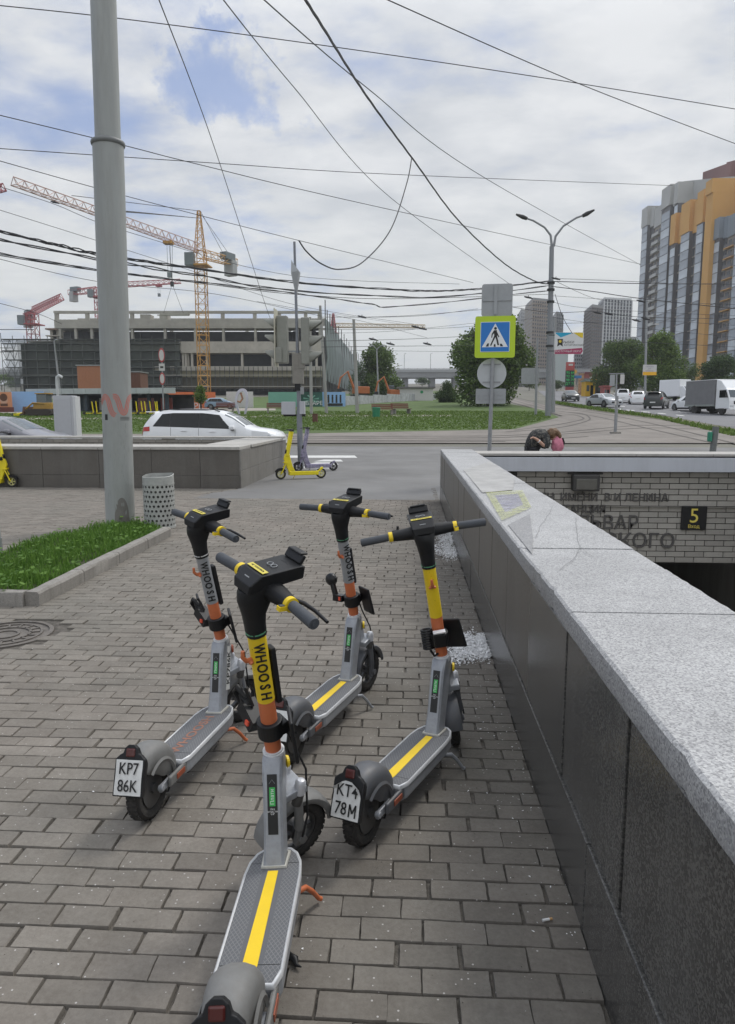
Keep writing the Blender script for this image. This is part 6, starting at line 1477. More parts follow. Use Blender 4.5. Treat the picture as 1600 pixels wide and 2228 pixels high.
def construction():
    # front face parallel to the picture at D0, in its own frame: x along the face, y into the site
    o = W(700, 850, D0); rz = YAW; t = thing('construction_building', 'raw concrete shopping centre shell under construction wrapped in dark green netting', 'building', (o.x, o.y, 0), rz)
    k = D0/F
    def X(u): return (u-700)*k
    def Z(v): return EYE+(YH-v)*k*.992
    gz = g(o.y)
    def bx(nm, u0, u1, v0, v1, y0, y1, m, par=t, bev=0): 
        mb = MB(); mb.box(((X(u0)+X(u1))/2, (y0+y1)/2, (Z(v0)+Z(v1))/2), (abs(X(u1)-X(u0)), y1-y0, abs(Z(v0)-Z(v1)))); return mb.obj(nm, m, par, bevel=bev)
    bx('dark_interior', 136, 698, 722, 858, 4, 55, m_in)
    # roof frame: beam on pillars, sky through it
    bx('roof_beam', 135, 700, 683, 688, 0, .9, m_c1)
    for u in (140, 205, 300, 368, 492, 560, 612, 668, 697): bx('pillar', u-4, u+3, 688, 702, 0.1, .8, m_c1)
    bx('roof_block', 317, 338, 690, 702, .2, 3, m_c1); bx('roof_block', 358, 374, 690, 702, .2, 3, m_c1); 
    mb = MB()
    for y in (12, 30, 50): mb.box((X(420), y, Z(686)), (X(700)-X(135), .8, .5))
    for y in (12, 30, 50):
        for u in (140, 300, 492, 600, 697): mb.box((X(u), y, Z(694)), (.7, .7, 1.2))
    mb.obj('rear_roof_frame', m_c1, t)
    bx('parapet_band', 135, 701, 701, 719, 0, 5, m_c1)
    # upper storey with big openings
    for u in (145, 178, 212, 246, 298, 368, 432, 492, 560, 612, 650, 697): bx('pillar', u-2.5, u+2.5, 719, 747, .2, 1.0, m_c1)
    bx('spandrel', 401, 701, 747, 771, -.2, 4, m_c2); bx('spandrel', 135, 401, 747, 752, -.1, 4, m_c1)
    for u in (405, 411, 424, 456, 531, 596, 640, 690): bx('pillar', u-2.5, u+2.0, 771, 800, .1, 1.0, m_c2)
    bx('white_panel', 407, 417, 771, 800, .6, .9, m_c2)
    bx('spandrel', 340, 701, 799, 808, -.2, 4, m_c2)
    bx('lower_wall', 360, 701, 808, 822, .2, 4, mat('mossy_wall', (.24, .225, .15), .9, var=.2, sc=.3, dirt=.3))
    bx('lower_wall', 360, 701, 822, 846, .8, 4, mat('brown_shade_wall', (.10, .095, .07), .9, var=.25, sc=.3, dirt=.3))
    # grid of formwork poles before the lower storey
    for i in range(34):
        u = 362+i*10.2; mb = MB(); mb.box((X(u), -.6, (Z(800)+Z(852))/2), (.13, .13, Z(800)-Z(852))); mb.obj('formwork_pole', m_scaf, t)
    for v in (818, 842): bx('ledger', 360, 701, v-.6, v+.6, -.8, -.6, m_c2)
    # left: block under dark netting, open scaffold at its corner
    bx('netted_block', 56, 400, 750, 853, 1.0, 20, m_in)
    bx('spandrel', 150, 400, 752, 768, .2, 1.5, m_c1)
    bx('spandrel', 56, 400, 786, 789, .3, 1.2, m_c1); bx('spandrel', 56, 400, 816, 819, .3, 1.2, m_c1)
    mb = MB()
    n = 40
    vs = []
    for i in range(n+1):
        u = 56+(400-56)*i/n; y = -.5+.25*math.sin(i*1.7)
        vs += [Vector((X(u), y, Z(744+rnd.uniform(-1, 1)))), Vector((X(u), y+.2, Z(800))), Vector((X(u), y, Z(853)))]
    mb.add(vs, [(3*i+j, 3*i+3+j, 3*i+4+j, 3*i+1+j) for i in range(n) for j in range(2)]); mb.obj('debris_net', m_net, t, smooth=80)
    mb = MB(); mb.add([(X(25), -.2, Z(742)), (X(56), -.2, Z(742)), (X(58), -.2, Z(853)), (X(34), -.2, Z(853))], [(0, 1, 2, 3)]); mb.obj('debris_net', m_net3, t)
    for v in (743, 752, 767, 786, 802, 820, 838): bx('scaffold_deck', 25 if v < 780 else 30, 402, v-.7, v+.7, -1.2, .3, m_scaf)
    for i in range(16):
        u = 26+i*24.5 if i else 26; mb = MB(); mb.cyl((X(u), -1.2, gz), (X(u), -1.2, Z(736 if i % 3 else 730)), .07, n=6); mb.obj('scaffold_standard', m_scaf, t)
    mb = MB()
    for i in range(4):
        for j, (va, vb) in enumerate(((744, 767), (767, 786), (786, 802), (802, 820))): mb.cyl((X(26+i*8), -.9, Z(vb if i % 2 else va)), (X(34+i*8), -.9, Z(va if i % 2 else vb)), .06, n=5)
    mb.obj('scaffold_brace', m_scaf, t)
    # half-built storey above the netted block
    for r_ in range(2):
        for i in range(8):
            u = 98+i*14; bx('unfinished_wall', u, u+6, 716+r_*14, 728+r_*14, 6, 8, m_c2)
    bx('floor_slab', 92, 212, 713, 716, 5, 14, mat('rusty_edge', (.25, .17, .13), .9)); bx('floor_slab', 92, 212, 728, 730, 5, 14, m_c2); bx('floor_slab', 60, 230, 742, 745, 3, 14, m_c1)
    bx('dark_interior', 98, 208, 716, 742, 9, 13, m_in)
    # right: long netted flank going away, its far end nearer the horizon
    fe = W(783, 850, D0*2.05); fl = Matrix.Rotation(-rz, 3, 'Z') @ (fe-Vector((o.x, o.y, 0)))
    def Fl(f, z): return Vector((fl.x*f, fl.y*f, z))
    zt, zb_ = Z(692), gz
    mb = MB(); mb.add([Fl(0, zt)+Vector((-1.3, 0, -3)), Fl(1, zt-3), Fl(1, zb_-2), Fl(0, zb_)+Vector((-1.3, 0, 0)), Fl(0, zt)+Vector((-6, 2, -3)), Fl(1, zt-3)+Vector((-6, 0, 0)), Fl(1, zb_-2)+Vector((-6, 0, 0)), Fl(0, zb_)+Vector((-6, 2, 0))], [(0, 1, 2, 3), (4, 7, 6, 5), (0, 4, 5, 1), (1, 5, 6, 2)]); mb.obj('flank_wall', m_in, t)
    mb = MB(); vs = []; n = 60
    for i in range(n+1):
        f = i/n; w = .12*math.sin(i*2.1)-.9; zz = zt-.2-.8*(i % 5 == 0)
        vs += [Fl(f, zz)+Vector((1.6+w, 0, 0)), Fl(f, (zz+zb_)/2)+Vector((1.6+w*.4, 0, 0)), Fl(f, zb_+3)+Vector((1.6+w, 0, 0))]
    mb.add(vs, [(3*i+j, 3*i+3+j, 3*i+4+j, 3*i+1+j) for i in range(n) for j in range(2)]); mb.obj('flank_net', m_net2, t, smooth=80)
    for i in range(16):
        f = (i/16)**1.3; q = Fl(f, 0)+Vector((.9, 0, 0)); mb = MB(); mb.cyl((q.x, q.y, zb_), (q.x, q.y, zt+rnd.uniform(1, 3.2)), .1, n=6); mb.obj('scaffold_standard', m_scaf, t)
construction()
def lattice(mb, a, b, w0, w1, seg, up=Vector((0, 0, 1)), tri=False, th=.16, h=None):
    a, b = Vector(a), Vector(b); d = (b-a).normalized(); s = d.cross(up).normalized(); u = s.cross(d).normalized(); h = h or 1.0
    def cs(f):
        c = a.lerp(b, f); w = (w0+(w1-w0)*f)/2
        if tri: return [c-s*w, c+s*w, c+u*w*1.9*h]
        return [c-s*w-u*w, c+s*w-u*w, c+s*w+u*w, c-s*w+u*w]
    k = 3 if tri else 4; prev = cs(0)
    for j in range(k): mb.cyl(cs(0)[j], cs(1)[j], th*.62, n=4, cap=False)
    for i in range(1, seg+1):
        c = cs(i/seg)
        for j in range(k):
            mb.cyl(prev[j], c[(j+1) % k], th*.4, n=3, cap=False); mb.cyl(c[j], c[(j+1) % k], th*.4, n=3, cap=False)
        prev = c
m_cry = mat('crane_yellow', (.50, .26, .05), .5, var=.12, dirt=.2); m_crr = mat('crane_red', (.36, .07, .08), .5, var=.12, dirt=.2); m_crp = mat('crane_pale', (.45, .30, .27), .6); m_cw = mat('counterweight', (.36, .37, .37), .8); m_cab = mat('crane_cab', (.16, .19, .20), .4)
m_cable = mat('cable', (.035, .036, .04), .7)
def crane(name, label, base, zj, jib, cjib, mj, mm, w=1.9, th=.2, apex=8.0, trolley=None, cabside=1):
    t = thing(name, label, 'crane', base, 0); o = Vector(base); L = lambda q: Vector(q)-o
    top = Vector((0, 0, zj-o.z))
    mb = MB(); lattice(mb, (0, 0, 0), top, w, w, int(max(4, (zj-o.z)/w/1.0)), up=Vector((0, 1, 0)), th=th); mb.obj('mast', mm, t)
    ja, ca = L(jib), L(cjib)
    mb = MB(); lattice(mb, top, ja, w*.85, w*.6, int((ja-top).length/w*1.1), tri=True, th=th*.9); mb.obj('jib', mj, t)
    mb = MB(); lattice(mb, top-Vector((0, 0, .3)), ca, w*.8, w*.7, 5, tri=False, th=th*.9, h=.5); mb.obj('counter_jib', mm, t)
    mb = MB(); dr = (ca-top).normalized(); mb.box(ca-dr*1.6-Vector((0, 0, 1.4)), (1.6, 2.2, 3.0), math.atan2(dr.y, dr.x)); mb.obj('counterweight', m_cw, t, bevel=.1)
    MB().box(ca-dr*2.5+Vector((0, 0, .8)), (3.2, 1.6, 1.4), math.atan2(dr.y, dr.x)).obj('winch_house', m_cab, t, bevel=.1)
    MB().box(top+Vector((-w*.9*cabside, -w*.6, -1.6)), (1.7, 1.7, 2.4)).obj('cab', m_cab, t, bevel=.12)
    MB().box(top+Vector((0, 0, -2.6)), (w*1.9, w*1.9, .25)).obj('slewing_platform', mm, t)
    if apex:
        mb = MB(); lattice(mb, top, top+Vector((0, 0, apex)), w*.9, w*.25, 6, up=Vector((0, 1, 0)), th=th); mb.obj('apex', mm, t)
        mb = MB(); A = top+Vector((0, 0, apex)); mb.cyl(A, ca, .05, n=4); mb.cyl(A+Vector((.3, 0, 0)), ca.lerp(top, .25), .05, n=4); mb.cyl(A, top.lerp(ja, .75)+Vector((0, 0, 1.5)), .05, n=4); mb.obj('tie_rods', m_cable, t)
    if trolley is not None:
        q = top.lerp(ja, trolley[0]); dz = trolley[1]; mb = MB(); mb.box(q-Vector((0, 0, .4)), (1.6, 1.4, .5)); tr_ = mb.obj('trolley', mm, t)
        mb = MB(); mb.cyl(q+Vector((-.3, 0, -.5)), q+Vector((-.3, 0, -dz)), .035, n=4); mb.cyl(q+Vector((.3, 0, -.5)), q+Vector((.3, 0, -dz)), .035, n=4); mb.box(q+Vector((0, 0, -dz)), (.7, .7, .9)); mb.obj('hook_block', m_cab, t)
        return t, q+o-Vector((0, 0, dz))
    return t, None
b = Gd(447, 142); zj = W(447, 548, 142).z
jt = W(28, 396, 142); 
jt = Vector((0, 0, EYE))+ray(30, 402)*((zj+1-EYE)/ray(30, 402).z); cj = Vector((0, 0, EYE))+ray(512, 572)*((zj-EYE)/ray(512, 572).z)
_, hk = crane('tower_crane', 'big yellow tower crane with pink jib, a bundle hanging from its hook', b, zj, jt, cj, m_crp, m_cry, 1.9, .15, 7.5, (.22, 6.0))
hp = W(372, 610, 128)
t = thing('hanging_load', 'long bundle of grey beams hanging on slings over the building roof', 'crane load', W(378, 684, 128))
mb = MB(); 
for i in range(4): mb.box((rnd.uniform(-.2, .2), i*.25, -.1+(i % 2)*.22), (5.4, .2, .18))
mb.obj('beams', m_c1, t)
mb = MB(); top = W(375, 618, 128)-W(378, 684, 128); mb.cyl((-1.9, .3, .1), top, .03, n=4); mb.cyl((1.7, .3, .1), top, .03, n=4); mb.box(top, (.5, .5, .8)); mb.cyl(top, top+Vector((-.3, 0, W(372, 525, 128).z-W(372, 618, 128).z)), .035, n=4); mb.cyl(top, top+Vector((.3, 0, W(372, 525, 128).z-W(372, 618, 128).z)), .035, n=4); mb.obj('slings', m_cable, t)
b = Gd(228, 225); zj = W(228, 628, 225).z
crane('tower_crane', 'red flat-top crane whose long jib crosses behind the big pole', b, zj, W(392, 616, 215), W(152, 637, 230), m_crr, m_crr, 2.0, .2, 0, (.75, 3))
b = Gd(84, 190); zj = W(84, 684, 190).z
crane('tower_crane', 'short red crane with stubby slanting jib at the building corner', b, zj, W(133, 652, 165), W(58, 690, 195), m_crr, m_crr, 2.3, .2, 0)
b = Gd(727, 330); zj = W(727, 712, 330).z
crane('tower_crane', 'distant pale yellow crane behind the netted flank, jib pointing right', b, zj, W(925, 713, 330), W(712, 712, 332), mat('pale_yellow', (.50, .42, .30), .6), m_crr, 2.2, .42, 6.0)
b = Gd(-160, 160); zj = W(-160, 470, 160).z
crane('tower_crane', 'red crane beyond the picture edge showing only its jib tip', b, zj, W(7, 414, 120), W(-200, 480, 165), m_crr, m_crr, 1.8, .2, 5)

# hoardings and site fence
def board(name, label, u0, u1, v0, v1, d, m, cat='hoarding', group='site hoardings', th=.12, d2=None):
    """standing board between two picture columns"""
    a, b_ = Gd(u0, d), Gd(u1, d2 or d); c = (a+b_)/2; L_ = (b_-a).xy.length; zt = W(u0, v0, d).z; zb = min(g(a.y), g(b_.y), W(u0, v1, d).z)-.05
    t = thing(name, label, cat, (c.x, c.y, 0), math.atan2(b_.y-a.y, b_.x-a.x), group)
    MB().box((0, 0, (zt+zb)/2), (L_, th, zt-zb)).obj('panel', m, t); return t, L_, zb, zt
mo = mat('print_orange', (.62, .16, .055), .6, var=.06, sc=1); mlb = mat('print_sky', (.25, .42, .68), .6, var=.07, sc=.7); mtl = mat('print_teal', (.16, .36, .28), .6, var=.08, sc=.5); mdg = mat('print_leaf', (.02, .09, .07), .6, var=.6, sc=.4)
m_wb = mat('white_board', (.55, .54, .52), .7, var=.06, dirt=.1); m_graf = mat('graffiti_board', (.44, .45, .47), .8, var=.35, sc=1.2, dirt=.3)
t, L_, zb, zt = board('hoarding', 'orange printed hoarding with a portrait at the picture edge', -60, 28, 853, 894, 68, mat('print_peach', (.55, .24, .12), .6, var=.12, sc=.8))
mb = MB(); mb.cyl((1.2, -.07, zt-.75), (1.2, -.075, zt-.75), .38, n=20); mb.obj('printed_face', mat('print_skin', (.50, .30, .21), .6), t)
mb = MB(); mb.cyl((1.2, -.08, zt-.50), (1.2, -.082, zt-.50), .36, n=20); mb.box((1.2, -.08, zt-1.2), (.7, .004, .25)); mb.obj('printed_hair', mat('print_brown', (.10, .04, .02), .6), t)
mb = MB(); mb.box((.4, -.075, zb+.3), (3.4, .02, .45)); mb.obj('printed_band', mat('print_maroon', (.12, .03, .02), .6), t)
board('hoarding', 'sky blue hoarding panel between the portrait and the pavilion', 28, 98, 852, 889, 69, mlb)
t, L_, zb, zt = board('hoarding', 'orange hoarding with white capital letters behind the small tree', 364, 470, 853, 893, 76, mo)
text('НАЗОРЕ', .82, m_inkw, (-.4, -.075, zb+.50), (1, 0, 0), (0, 0, 1), t)
t, L_, zb, zt = board('hoarding', 'plain white board beside the white ring sculpture', 494, 552, 852, 888, 78, m_wb)
t, L_, zb, zt = board('hoarding', 'teal printed hoarding behind the traffic light', 585, 655, 853, 884, 80, mtl)
t, L_, zb, zt = board('hoarding', 'dark green leaf print hoarding with white letters', 655, 702, 853, 884, 80.5, mdg)
text('ВЗАРЕ', .62, m_inkw, (.3, -.075, zb+.42), (1, 0, 0), (0, 0, 1), t)
for i in range(7):
    mb = MB(); a = i*.9; mb.add([Vector((0, -.07-.001*i, zt-.8)), Vector((math.cos(a)*.9-.1, -.07-.001*i, zt-.8+math.sin(a)*.5)), Vector((math.cos(a+.35)*.9, -.07-.001*i, zt-.8+math.sin(a+.35)*.5))], [(0, 1, 2)]); mb.obj('printed_leaf', mtl, t)
t, L_, zb, zt = board('hoarding', 'pale blue hoarding with printed figures right of the leaf print', 702, 752, 853, 884, 81, mlb)
mb = MB()
for i in range(4): mb.box((-.6+.45*i, -.07, zb+.8), (.2, .01, .7)); mb.cyl((-.6+.45*i, -.07, zb+1.25), (-.6+.45*i, -.075, zb+1.25), .11, n=10)
mb.box((0, -.07, zb+.25), (2.0, .012, .3)); mb.obj('printed_figures', m_ink, t)
for i, (u0, u1) in enumerate(((752, 782), (782, 812), (812, 842), (842, 872), (872, 902), (902, 948))):
    da, db = 84+(u0-752)*.13, 84+(u1-752)*.13
    board('site_fence_panel', ['sooty fence panel next to the blue hoarding', 'second panel of the graffiti fence, behind the tall concrete pole', 'third panel of the graffiti fence, scribbled white', 'fourth panel of the graffiti fence, streaked grey', 'fifth panel of the graffiti fence, left of its last panel', 'last panel of the graffiti fence before the dark bush'][i], u0, u1-.6, 861-(u0-752)*.045, 884, da, m_graf, 'fence panel', 'graffiti fence panels', .1, db)
t, L_, zb, zt = board('site_hut', 'long low white site hut behind the end of the graffiti fence', 868, 940, 846, 862, 105, m_wb, 'hut', None, 3.0)
mb = MB(); mb.box((0, 0, zt+.15), (L_+.6, 3.6, .2)); mb.obj('roof', mat('hut_roof', (.17, .16, .16), .8), t)
mb = MB(); mb.cyl((.8, -1.53, zt-.5), (.8, -1.54, zt-.5), .22, n=12); mb.obj('green_logo', mat('logo_green', (.02, .25, .10), .5), t)
# terracotta containers
def container(u0, u1, v0, v1, d, lab, m):
    a = Gd(u0, d); b_ = Gd(u1, d); c = (a+b_)/2; zt, zb = W(u0, v0, d).z, W(u0, v1, d).z; t = thing('site_container', lab, 'container', (c.x, c.y, zb), math.atan2(b_.y-a.y, b_.x-a.x)+.0)
    w_ = (b_-a).length; h_ = zt-zb
    MB().box((0, 1.5, h_/2), (w_, 3, h_)).obj('box', m, t, bevel=.05)
    for i in range(int(w_/.35)): MB().box((-w_/2+.2+i*.35, -.015, h_/2), (.12, .04, h_-.2)).obj('rib', m, t)
    MB().box((0, 1.5, h_+.06), (w_+.2, 3.2, .12)).obj('roof', m_galv, t)
    mb = MB()
    for s in (-1, 1): mb.box((s*(w_/2-.1), .1, -(zb-g(a.y))/2), (.2, .2, zb-g(a.y))); mb.box((s*(w_/2-.1), 2.9, -(zb-g(a.y))/2), (.2, .2, zb-g(a.y)))
    mb.obj('prop', m_scaf, t)
container(173, 226, 796, 848, 84, 'terracotta coloured site container left of the big pole, above the pavilion roof', mat('terracotta', (.38, .165, .09), .75, var=.06))
container(284, 309, 810, 848, 86, 'dark brown site container right of the big pole', mat('brown_box', (.13, .055, .035), .75, var=.1))
def pavilion():
    d = 70; a = Gd(60, d); b_ = Gd(384, 66); c = (a+b_)/2; t = thing('pavilion', 'flat roofed street pavilion with pale fascia panels on dark columns', 'pavilion', (c.x, c.y, 0), math.atan2(b_.y-a.y, b_.x-a.x)); L_ = (b_-a).length
    zt, zb = W(220, 845, 68).z, W(220, 857, 68).z; gz = g(c.y); m_f = mat('fascia_panel', (.40, .43, .43), .4, var=.1, sc=1)
    MB().box((0, 2.4, zt-.1), (L_-.1, 4.7, .15)).obj('roof_slab', m_trim, t)
    n = 12
    for i in range(n): MB().box((-L_/2+L_*(i+.5)/n, 0, (zt+zb)/2), (L_/n-.03, .1, zt-zb)).obj('fascia_panel', m_f, t, bevel=.01)
    mc = mat('dark_blue_column', (.04, .06, .085), .5)
    for x in (-L_/2+2.6, -L_/2+4.0, -2.2, .4, 2.2, 4.6, L_/2-1.6): MB().box((x, 1.2, (zb+gz)/2), (.28, .28, zb-gz)).obj('column', mc, t)
    for x, w_, m in ((-4.2, 1.6, m_glass2), (-1.0, 1.5, m_wb), (1.3, 1.2, m_glass2), (3.4, 1.7, mat('poster_pink', (.42, .17, .15), .6, var=.3, sc=2)), (5.6, 1.2, mat('poster_red', (.30, .07, .06), .6, var=.3, sc=2))):
        MB().box((x, 2.6, (zb+gz)/2-.1), (w_, .1, zb-gz-.5)).obj('screen', m, t)
    MB().box((0, 4.4, (zb+gz)/2), (L_-1, .1, zb-gz)).obj('rear_wall', mat('rear_dark', (.07, .07, .075), .8, var=.4, sc=1), t)
pavilion()
# row of parked hire scooters under the pavilion: small in the picture
proto = None
for i in range(16):
    u = 196+i*9.6+(i % 3)*1.5
    if 226 < u < 290 and False: continue
    d = 62+(i % 2)*.7; p = Gd(u, d); h = R(70+rnd.uniform(-25, 25))
    if proto is None:
        t = proto = thing('hire_scooter', '', 'electric scooter', p, h, 'row of yellow and white hire scooters by the pavilion')
        mb = MB(); mb.box((-.05, 0, .14), (.7, .17, .05)); mb.obj('deck', m_yel2, t); mb = MB(); mb.cyl((.33, 0, .15), (.22, 0, 1.15), .045, n=8); mb.obj('stem', m_yel2, t)
        mb = MB(); mb.cyl((.24, -.28, 1.14), (.24, .28, 1.14), .025, n=6); mb.obj('handlebar', m_blk, t)
        for x in (-.5, .5): mb = MB(); mb.cyl((x, -.03, .13), (x, .03, .13), .13, n=14); mb.obj('wheel', m_rub, t)
    else: t = copy_tree(proto); t.location = p; t.rotation_euler = (0, 0, h)
    t.scale = (1, 1, 1.0)
    t['label'] = 'one of the small yellow scooters standing in the row before the pavilion'
def lying(u, v, lab, d=55):
    p = Gd(u, d); t = copy_tree(proto); t.location = p+Vector((0, 0, .1)); t.rotation_euler = (R(80), 0, R(160)); t['label'] = lab; del t['group']
lying(33, 897, 'yellow scooter toppled on the grass near the small loader', 60)
def loader():
    p = Gd(96, 61); t = thing('small_loader', 'yellow and brown tracked loader standing by the pavilion', 'loader', p, R(175)); my = mat('machine_yellow', (.42, .24, .04), .6, var=.2, dirt=.4); mk = mat('machine_dark', (.04, .03, .025), .8, dirt=.3)
    for s in (-1, 1):
        mb = MB(); mb.loft([[Vector((x, y, z)) for x, z in ((-1.2, .15), (-.9, 0), (.9, 0), (1.2, .15), (1.2, .45), (.9, .55), (-.9, .55), (-1.2, .45))] for y in (s*.65-.16, s*.65+.16)]); mb.obj('track', mk, t)
    MB().box((-.2, 0, .8), (1.7, 1.0, .55)).obj('chassis', my, t, bevel=.06); MB().box((-.1, 0, 1.4), (.9, .9, .8)).obj('cab', m_glass2, t, bevel=.06); MB().box((-.1, 0, 1.84), (1.05, 1.0, .08)).obj('cab_roof', my, t)
    for s in (-1, 1): MB().tube([(-.5, s*.55, 1.0), (.6, s*.55, 1.05), (1.4, s*.5, .5)], .07, 6).obj('lift_arm', my, t)
    mb = MB(); mb.loft([[Vector((1.35, y, .75)), Vector((1.3, y, .1)), Vector((1.9, y, .05)), Vector((1.45, y, .2))] for y in (-.85, .85)]); mb.obj('bucket', mat('bucket_brown', (.11, .06, .04), .8), t)
loader()
# white cabinet with bent lamp post behind the far parapet
p = Gd(147, 30.5); t = thing('control_cabinet', 'tall plain white equipment cabinet beyond the far parapet', 'cabinet', (p.x, p.y, g(p.y)), YAW+.05)
zt = W(147, 862, 30.5).z-g(p.y); MB().box((-.06, 0, zt/2+.02), (.80, .62, zt)).obj('body', mat('cabinet_grey', (.45, .46, .48), .5, var=.04, dirt=.08), t, bevel=.015); MB().box((-.06, -.318, zt/2), (.66, .02, zt-.2)).obj('door', mat('cabinet_door', (.42, .43, .45), .5, var=.04), t, bevel=.008)
MB().box((.40, 0, zt/2+.0), (.12, .60, zt-.02)).obj('side_panel', mat('cabinet_light', (.55, .56, .56), .5, var=.04), t, bevel=.01)
p = Gd(128, 31.5); t = thing('bent_vent_post', 'thin pale post with a hooked top beside the white cabinet', 'post', (p.x, p.y, g(p.y)), 0)
hz = W(128, 817, 31.5).z-g(p.y); MB().tube([(.06, 0, 0), (.0, 0, hz-.35), (.02, 0, hz-.06), (.12, 0, hz), (.26, 0, hz-.08)], .06, 10).obj('tube', mat('pale_metal', (.48, .50, .49), .5), t, smooth=60)
p = Gd(130, 75); t = thing('street_lamp', 'thin grey lamp post rising behind the pavilion left of the terracotta container', 'street lamp', p, 0); hz = W(130, 742, 75).z-p.z
MB().tube([(.3, 0, 0), (0, 0, hz*.7), (-.1, 0, hz), (.0, 0, hz+.1), (.25, 0, hz+.15)], [.11, .1, .07, .06, .06], 8).obj('tube', m_galv, t, smooth=60)
# ring sculpture
p = Gd(526, 62); t = thing('ring_sculpture', 'white and violet twisted ring sculpture on the plaza', 'sculpture', p, YAW); kk = 62/F; pts = []; zt = W(526, 846, 62).z-p.z
pts = [(-.20, 0, 0), (-.38, 0, zt*.3), (-.46, 0, zt*.55), (-.30, 0, zt*.82), (.0, 0, zt*.96), (.38, 0, zt*.92), (.52, 0, zt*.66), (.50, 0, zt*.4), (.32, 0, 0)]
sm = []
P = [Vector(q) for q in pts]
for i in range(len(P)-1):
    p0, p1, p2, p3 = P[max(i-1, 0)], P[i], P[i+1], P[min(i+2, len(P)-1)]
    for k_ in range(6): q = k_/6; sm.append(.5*((2*p1)+(p2-p0)*q+(2*p0-5*p1+4*p2-p3)*q*q+(3*p1-p0-3*p2+p3)*q**3))
sm.append(P[-1]); mb = MB(); secs = []
for i, q in enumerate(sm):
    d_ = (sm[min(i+1, len(sm)-1)]-sm[max(i-1, 0)]).normalized(); nn = Vector((0, 1, 0)).cross(d_).normalized(); w_ = .13+.07*math.sin(i/len(sm)*3.1)
    secs.append([q+nn*w_*.7+Vector((0, -w_*.6, 0)), q+nn*w_*.7+Vector((0, w_*.6, 0)), q-nn*w_*.5+Vector((0, w_*.4, 0)), q-nn*w_*.5+Vector((0, -w_*.4, 0))])
mb.loft(secs); mb.obj('band', mat('sculpture_white', (.52, .50, .58), .35, var=.12, sc=1.5), t, smooth=60)
MB().tube([(-.34, 0, zt*.52), (-.1, 0, zt*.48), (.1, .1, zt*.62), (-.05, .1, zt*.85)], .09, 8).obj('inner_twist', mat('twist_orange', (.40, .20, .12), .5, var=.5, sc=4), t, smooth=60)
# benches and people on the verge are a few pixels: benches
def bench(u, d, lab, m, rz=.2):
    p = Gd(u, d); t = thing('park_bench', lab, 'bench', p, rz, 'benches on the verge')
    for i in range(3): MB().box((0, -.2+i*.16, .45), (1.8, .13, .04)).obj('seat_slat', m, t)
    for i in range(3): MB().box((0, .26+i*.05, .58+i*.14), (1.8, .04, .11)).obj('back_slat', m, t)
    for s in (-1, 1): MB().box((s*.75, 0, .22), (.1, .5, .44)).obj('leg', m_kerb, t)
mbr = mat('bench_redbrown', (.17, .06, .045), .7)
bench(833, 60, 'red brown bench on the verge right of the tall concrete poles', mbr); bench(602, 64, 'dark bench left of the traffic light box', mbr, .1); bench(490, 66, 'red brown bench left of the ring sculpture', mbr, 0); bench(874, 62, 'small bench right of the red brown one by the green bin', mbr, .6)
p = Gd(819, 57); t = thing('green_bin', 'small green bin beside the bench on the verge', 'litter bin', p, 0); MB().lathe([(0, 0), (.28, 0), (.33, .75), (.30, .78), (0, .78)], n=14).obj('body', mat('bin_green', (.02, .20, .10), .6), t, smooth=40)
p = Gd(686, 50); t = thing('brown_bin', 'square rusty brown bin on the verge right of the traffic light', 'litter bin', p, 0); MB().box((0, 0, .28), (.34, .34, .56)).obj('body', mat('bin_brown', (.12, .05, .035), .8, dirt=.3), t, bevel=.02); MB().box((0, 0, .57), (.38, .38, .04)).obj('rim', mat('bin_brown', (0, 0, 0)), t)
# orange excavators by the fence
def digger(u, d, lab, s=1.0):
    p = Gd(u, d); t = thing('excavator', lab, 'excavator', p, R(200), 'excavators behind the site fence'); t.scale = (s, s, s); mo_ = mat('digger_orange', (.42, .12, .03), .6, dirt=.3)
    MB().box((0, 0, .4), (2.6, 2.0, .7)).obj('tracks', m_trim, t, bevel=.1); MB().box((-.2, 0, 1.4), (2.4, 1.8, 1.1)).obj('body', mo_, t, bevel=.1); MB().box((.4, -.4, 2.2), (1, .9, 1.1)).obj('cab', m_glass2, t, bevel=.08)
    MB().tube([(1.0, .3, 1.6), (2.0, .3, 4.2), (3.2, .3, 3.2)], [.22, .18, .15], 6).obj('boom', mo_, t); MB().tube([(3.1, .3, 3.4), (3.5, .3, 1.6)], .14, 6).obj('arm', mo_, t); MB().box((3.4, .3, 1.2), (.6, .8, .8)).obj('bucket', m_trim, t, bevel=.1)
digger(783, 112, 'orange excavator with raised boom beside the tree at the netted wall'); digger(857, 104, 'orange excavator half hidden behind the graffiti fence', .8)
# plain concrete posts and masts
def mast(name, lab, u0, v0, u1, v1, d, r, cat='pole', m=None, grp=None, arms=None):
    b_ = G(u1, v1) if d is None else Gd(u1, d); d_ = b_.y*math.cos(YAW)-b_.x*math.sin(YAW); tp = W(u0, v0, d_); t = thing(name, lab, cat, b_, 0, grp)
    tp = tp-b_; mb = MB(); mb.tube([(0, 0, -.1), tp*.5, tp], [r, r*.88, r*.72], 14); mb.obj('shaft', m or m_galv, t, smooth=50)
    return t, b_, tp, d_
mcp = mat('concrete_post', (.33, .325, .31), .85, var=.1, sc=1, dirt=.3, streak=True)
mast('concrete_pole', 'tall pale concrete pole at the end of the netted flank', 770, 695, 778, 899, None, .17, m=mcp, grp='concrete tram poles')
mast('concrete_pole', 'leaning concrete pole right behind the signal heads', 697, 665, 711, 899, None, .15, m=mcp, grp='concrete tram poles')
mast('concrete_pole', 'concrete pole directly beneath the right signal head', 675, 690, 678, 901, None, .14, m=mcp, grp='concrete tram poles')
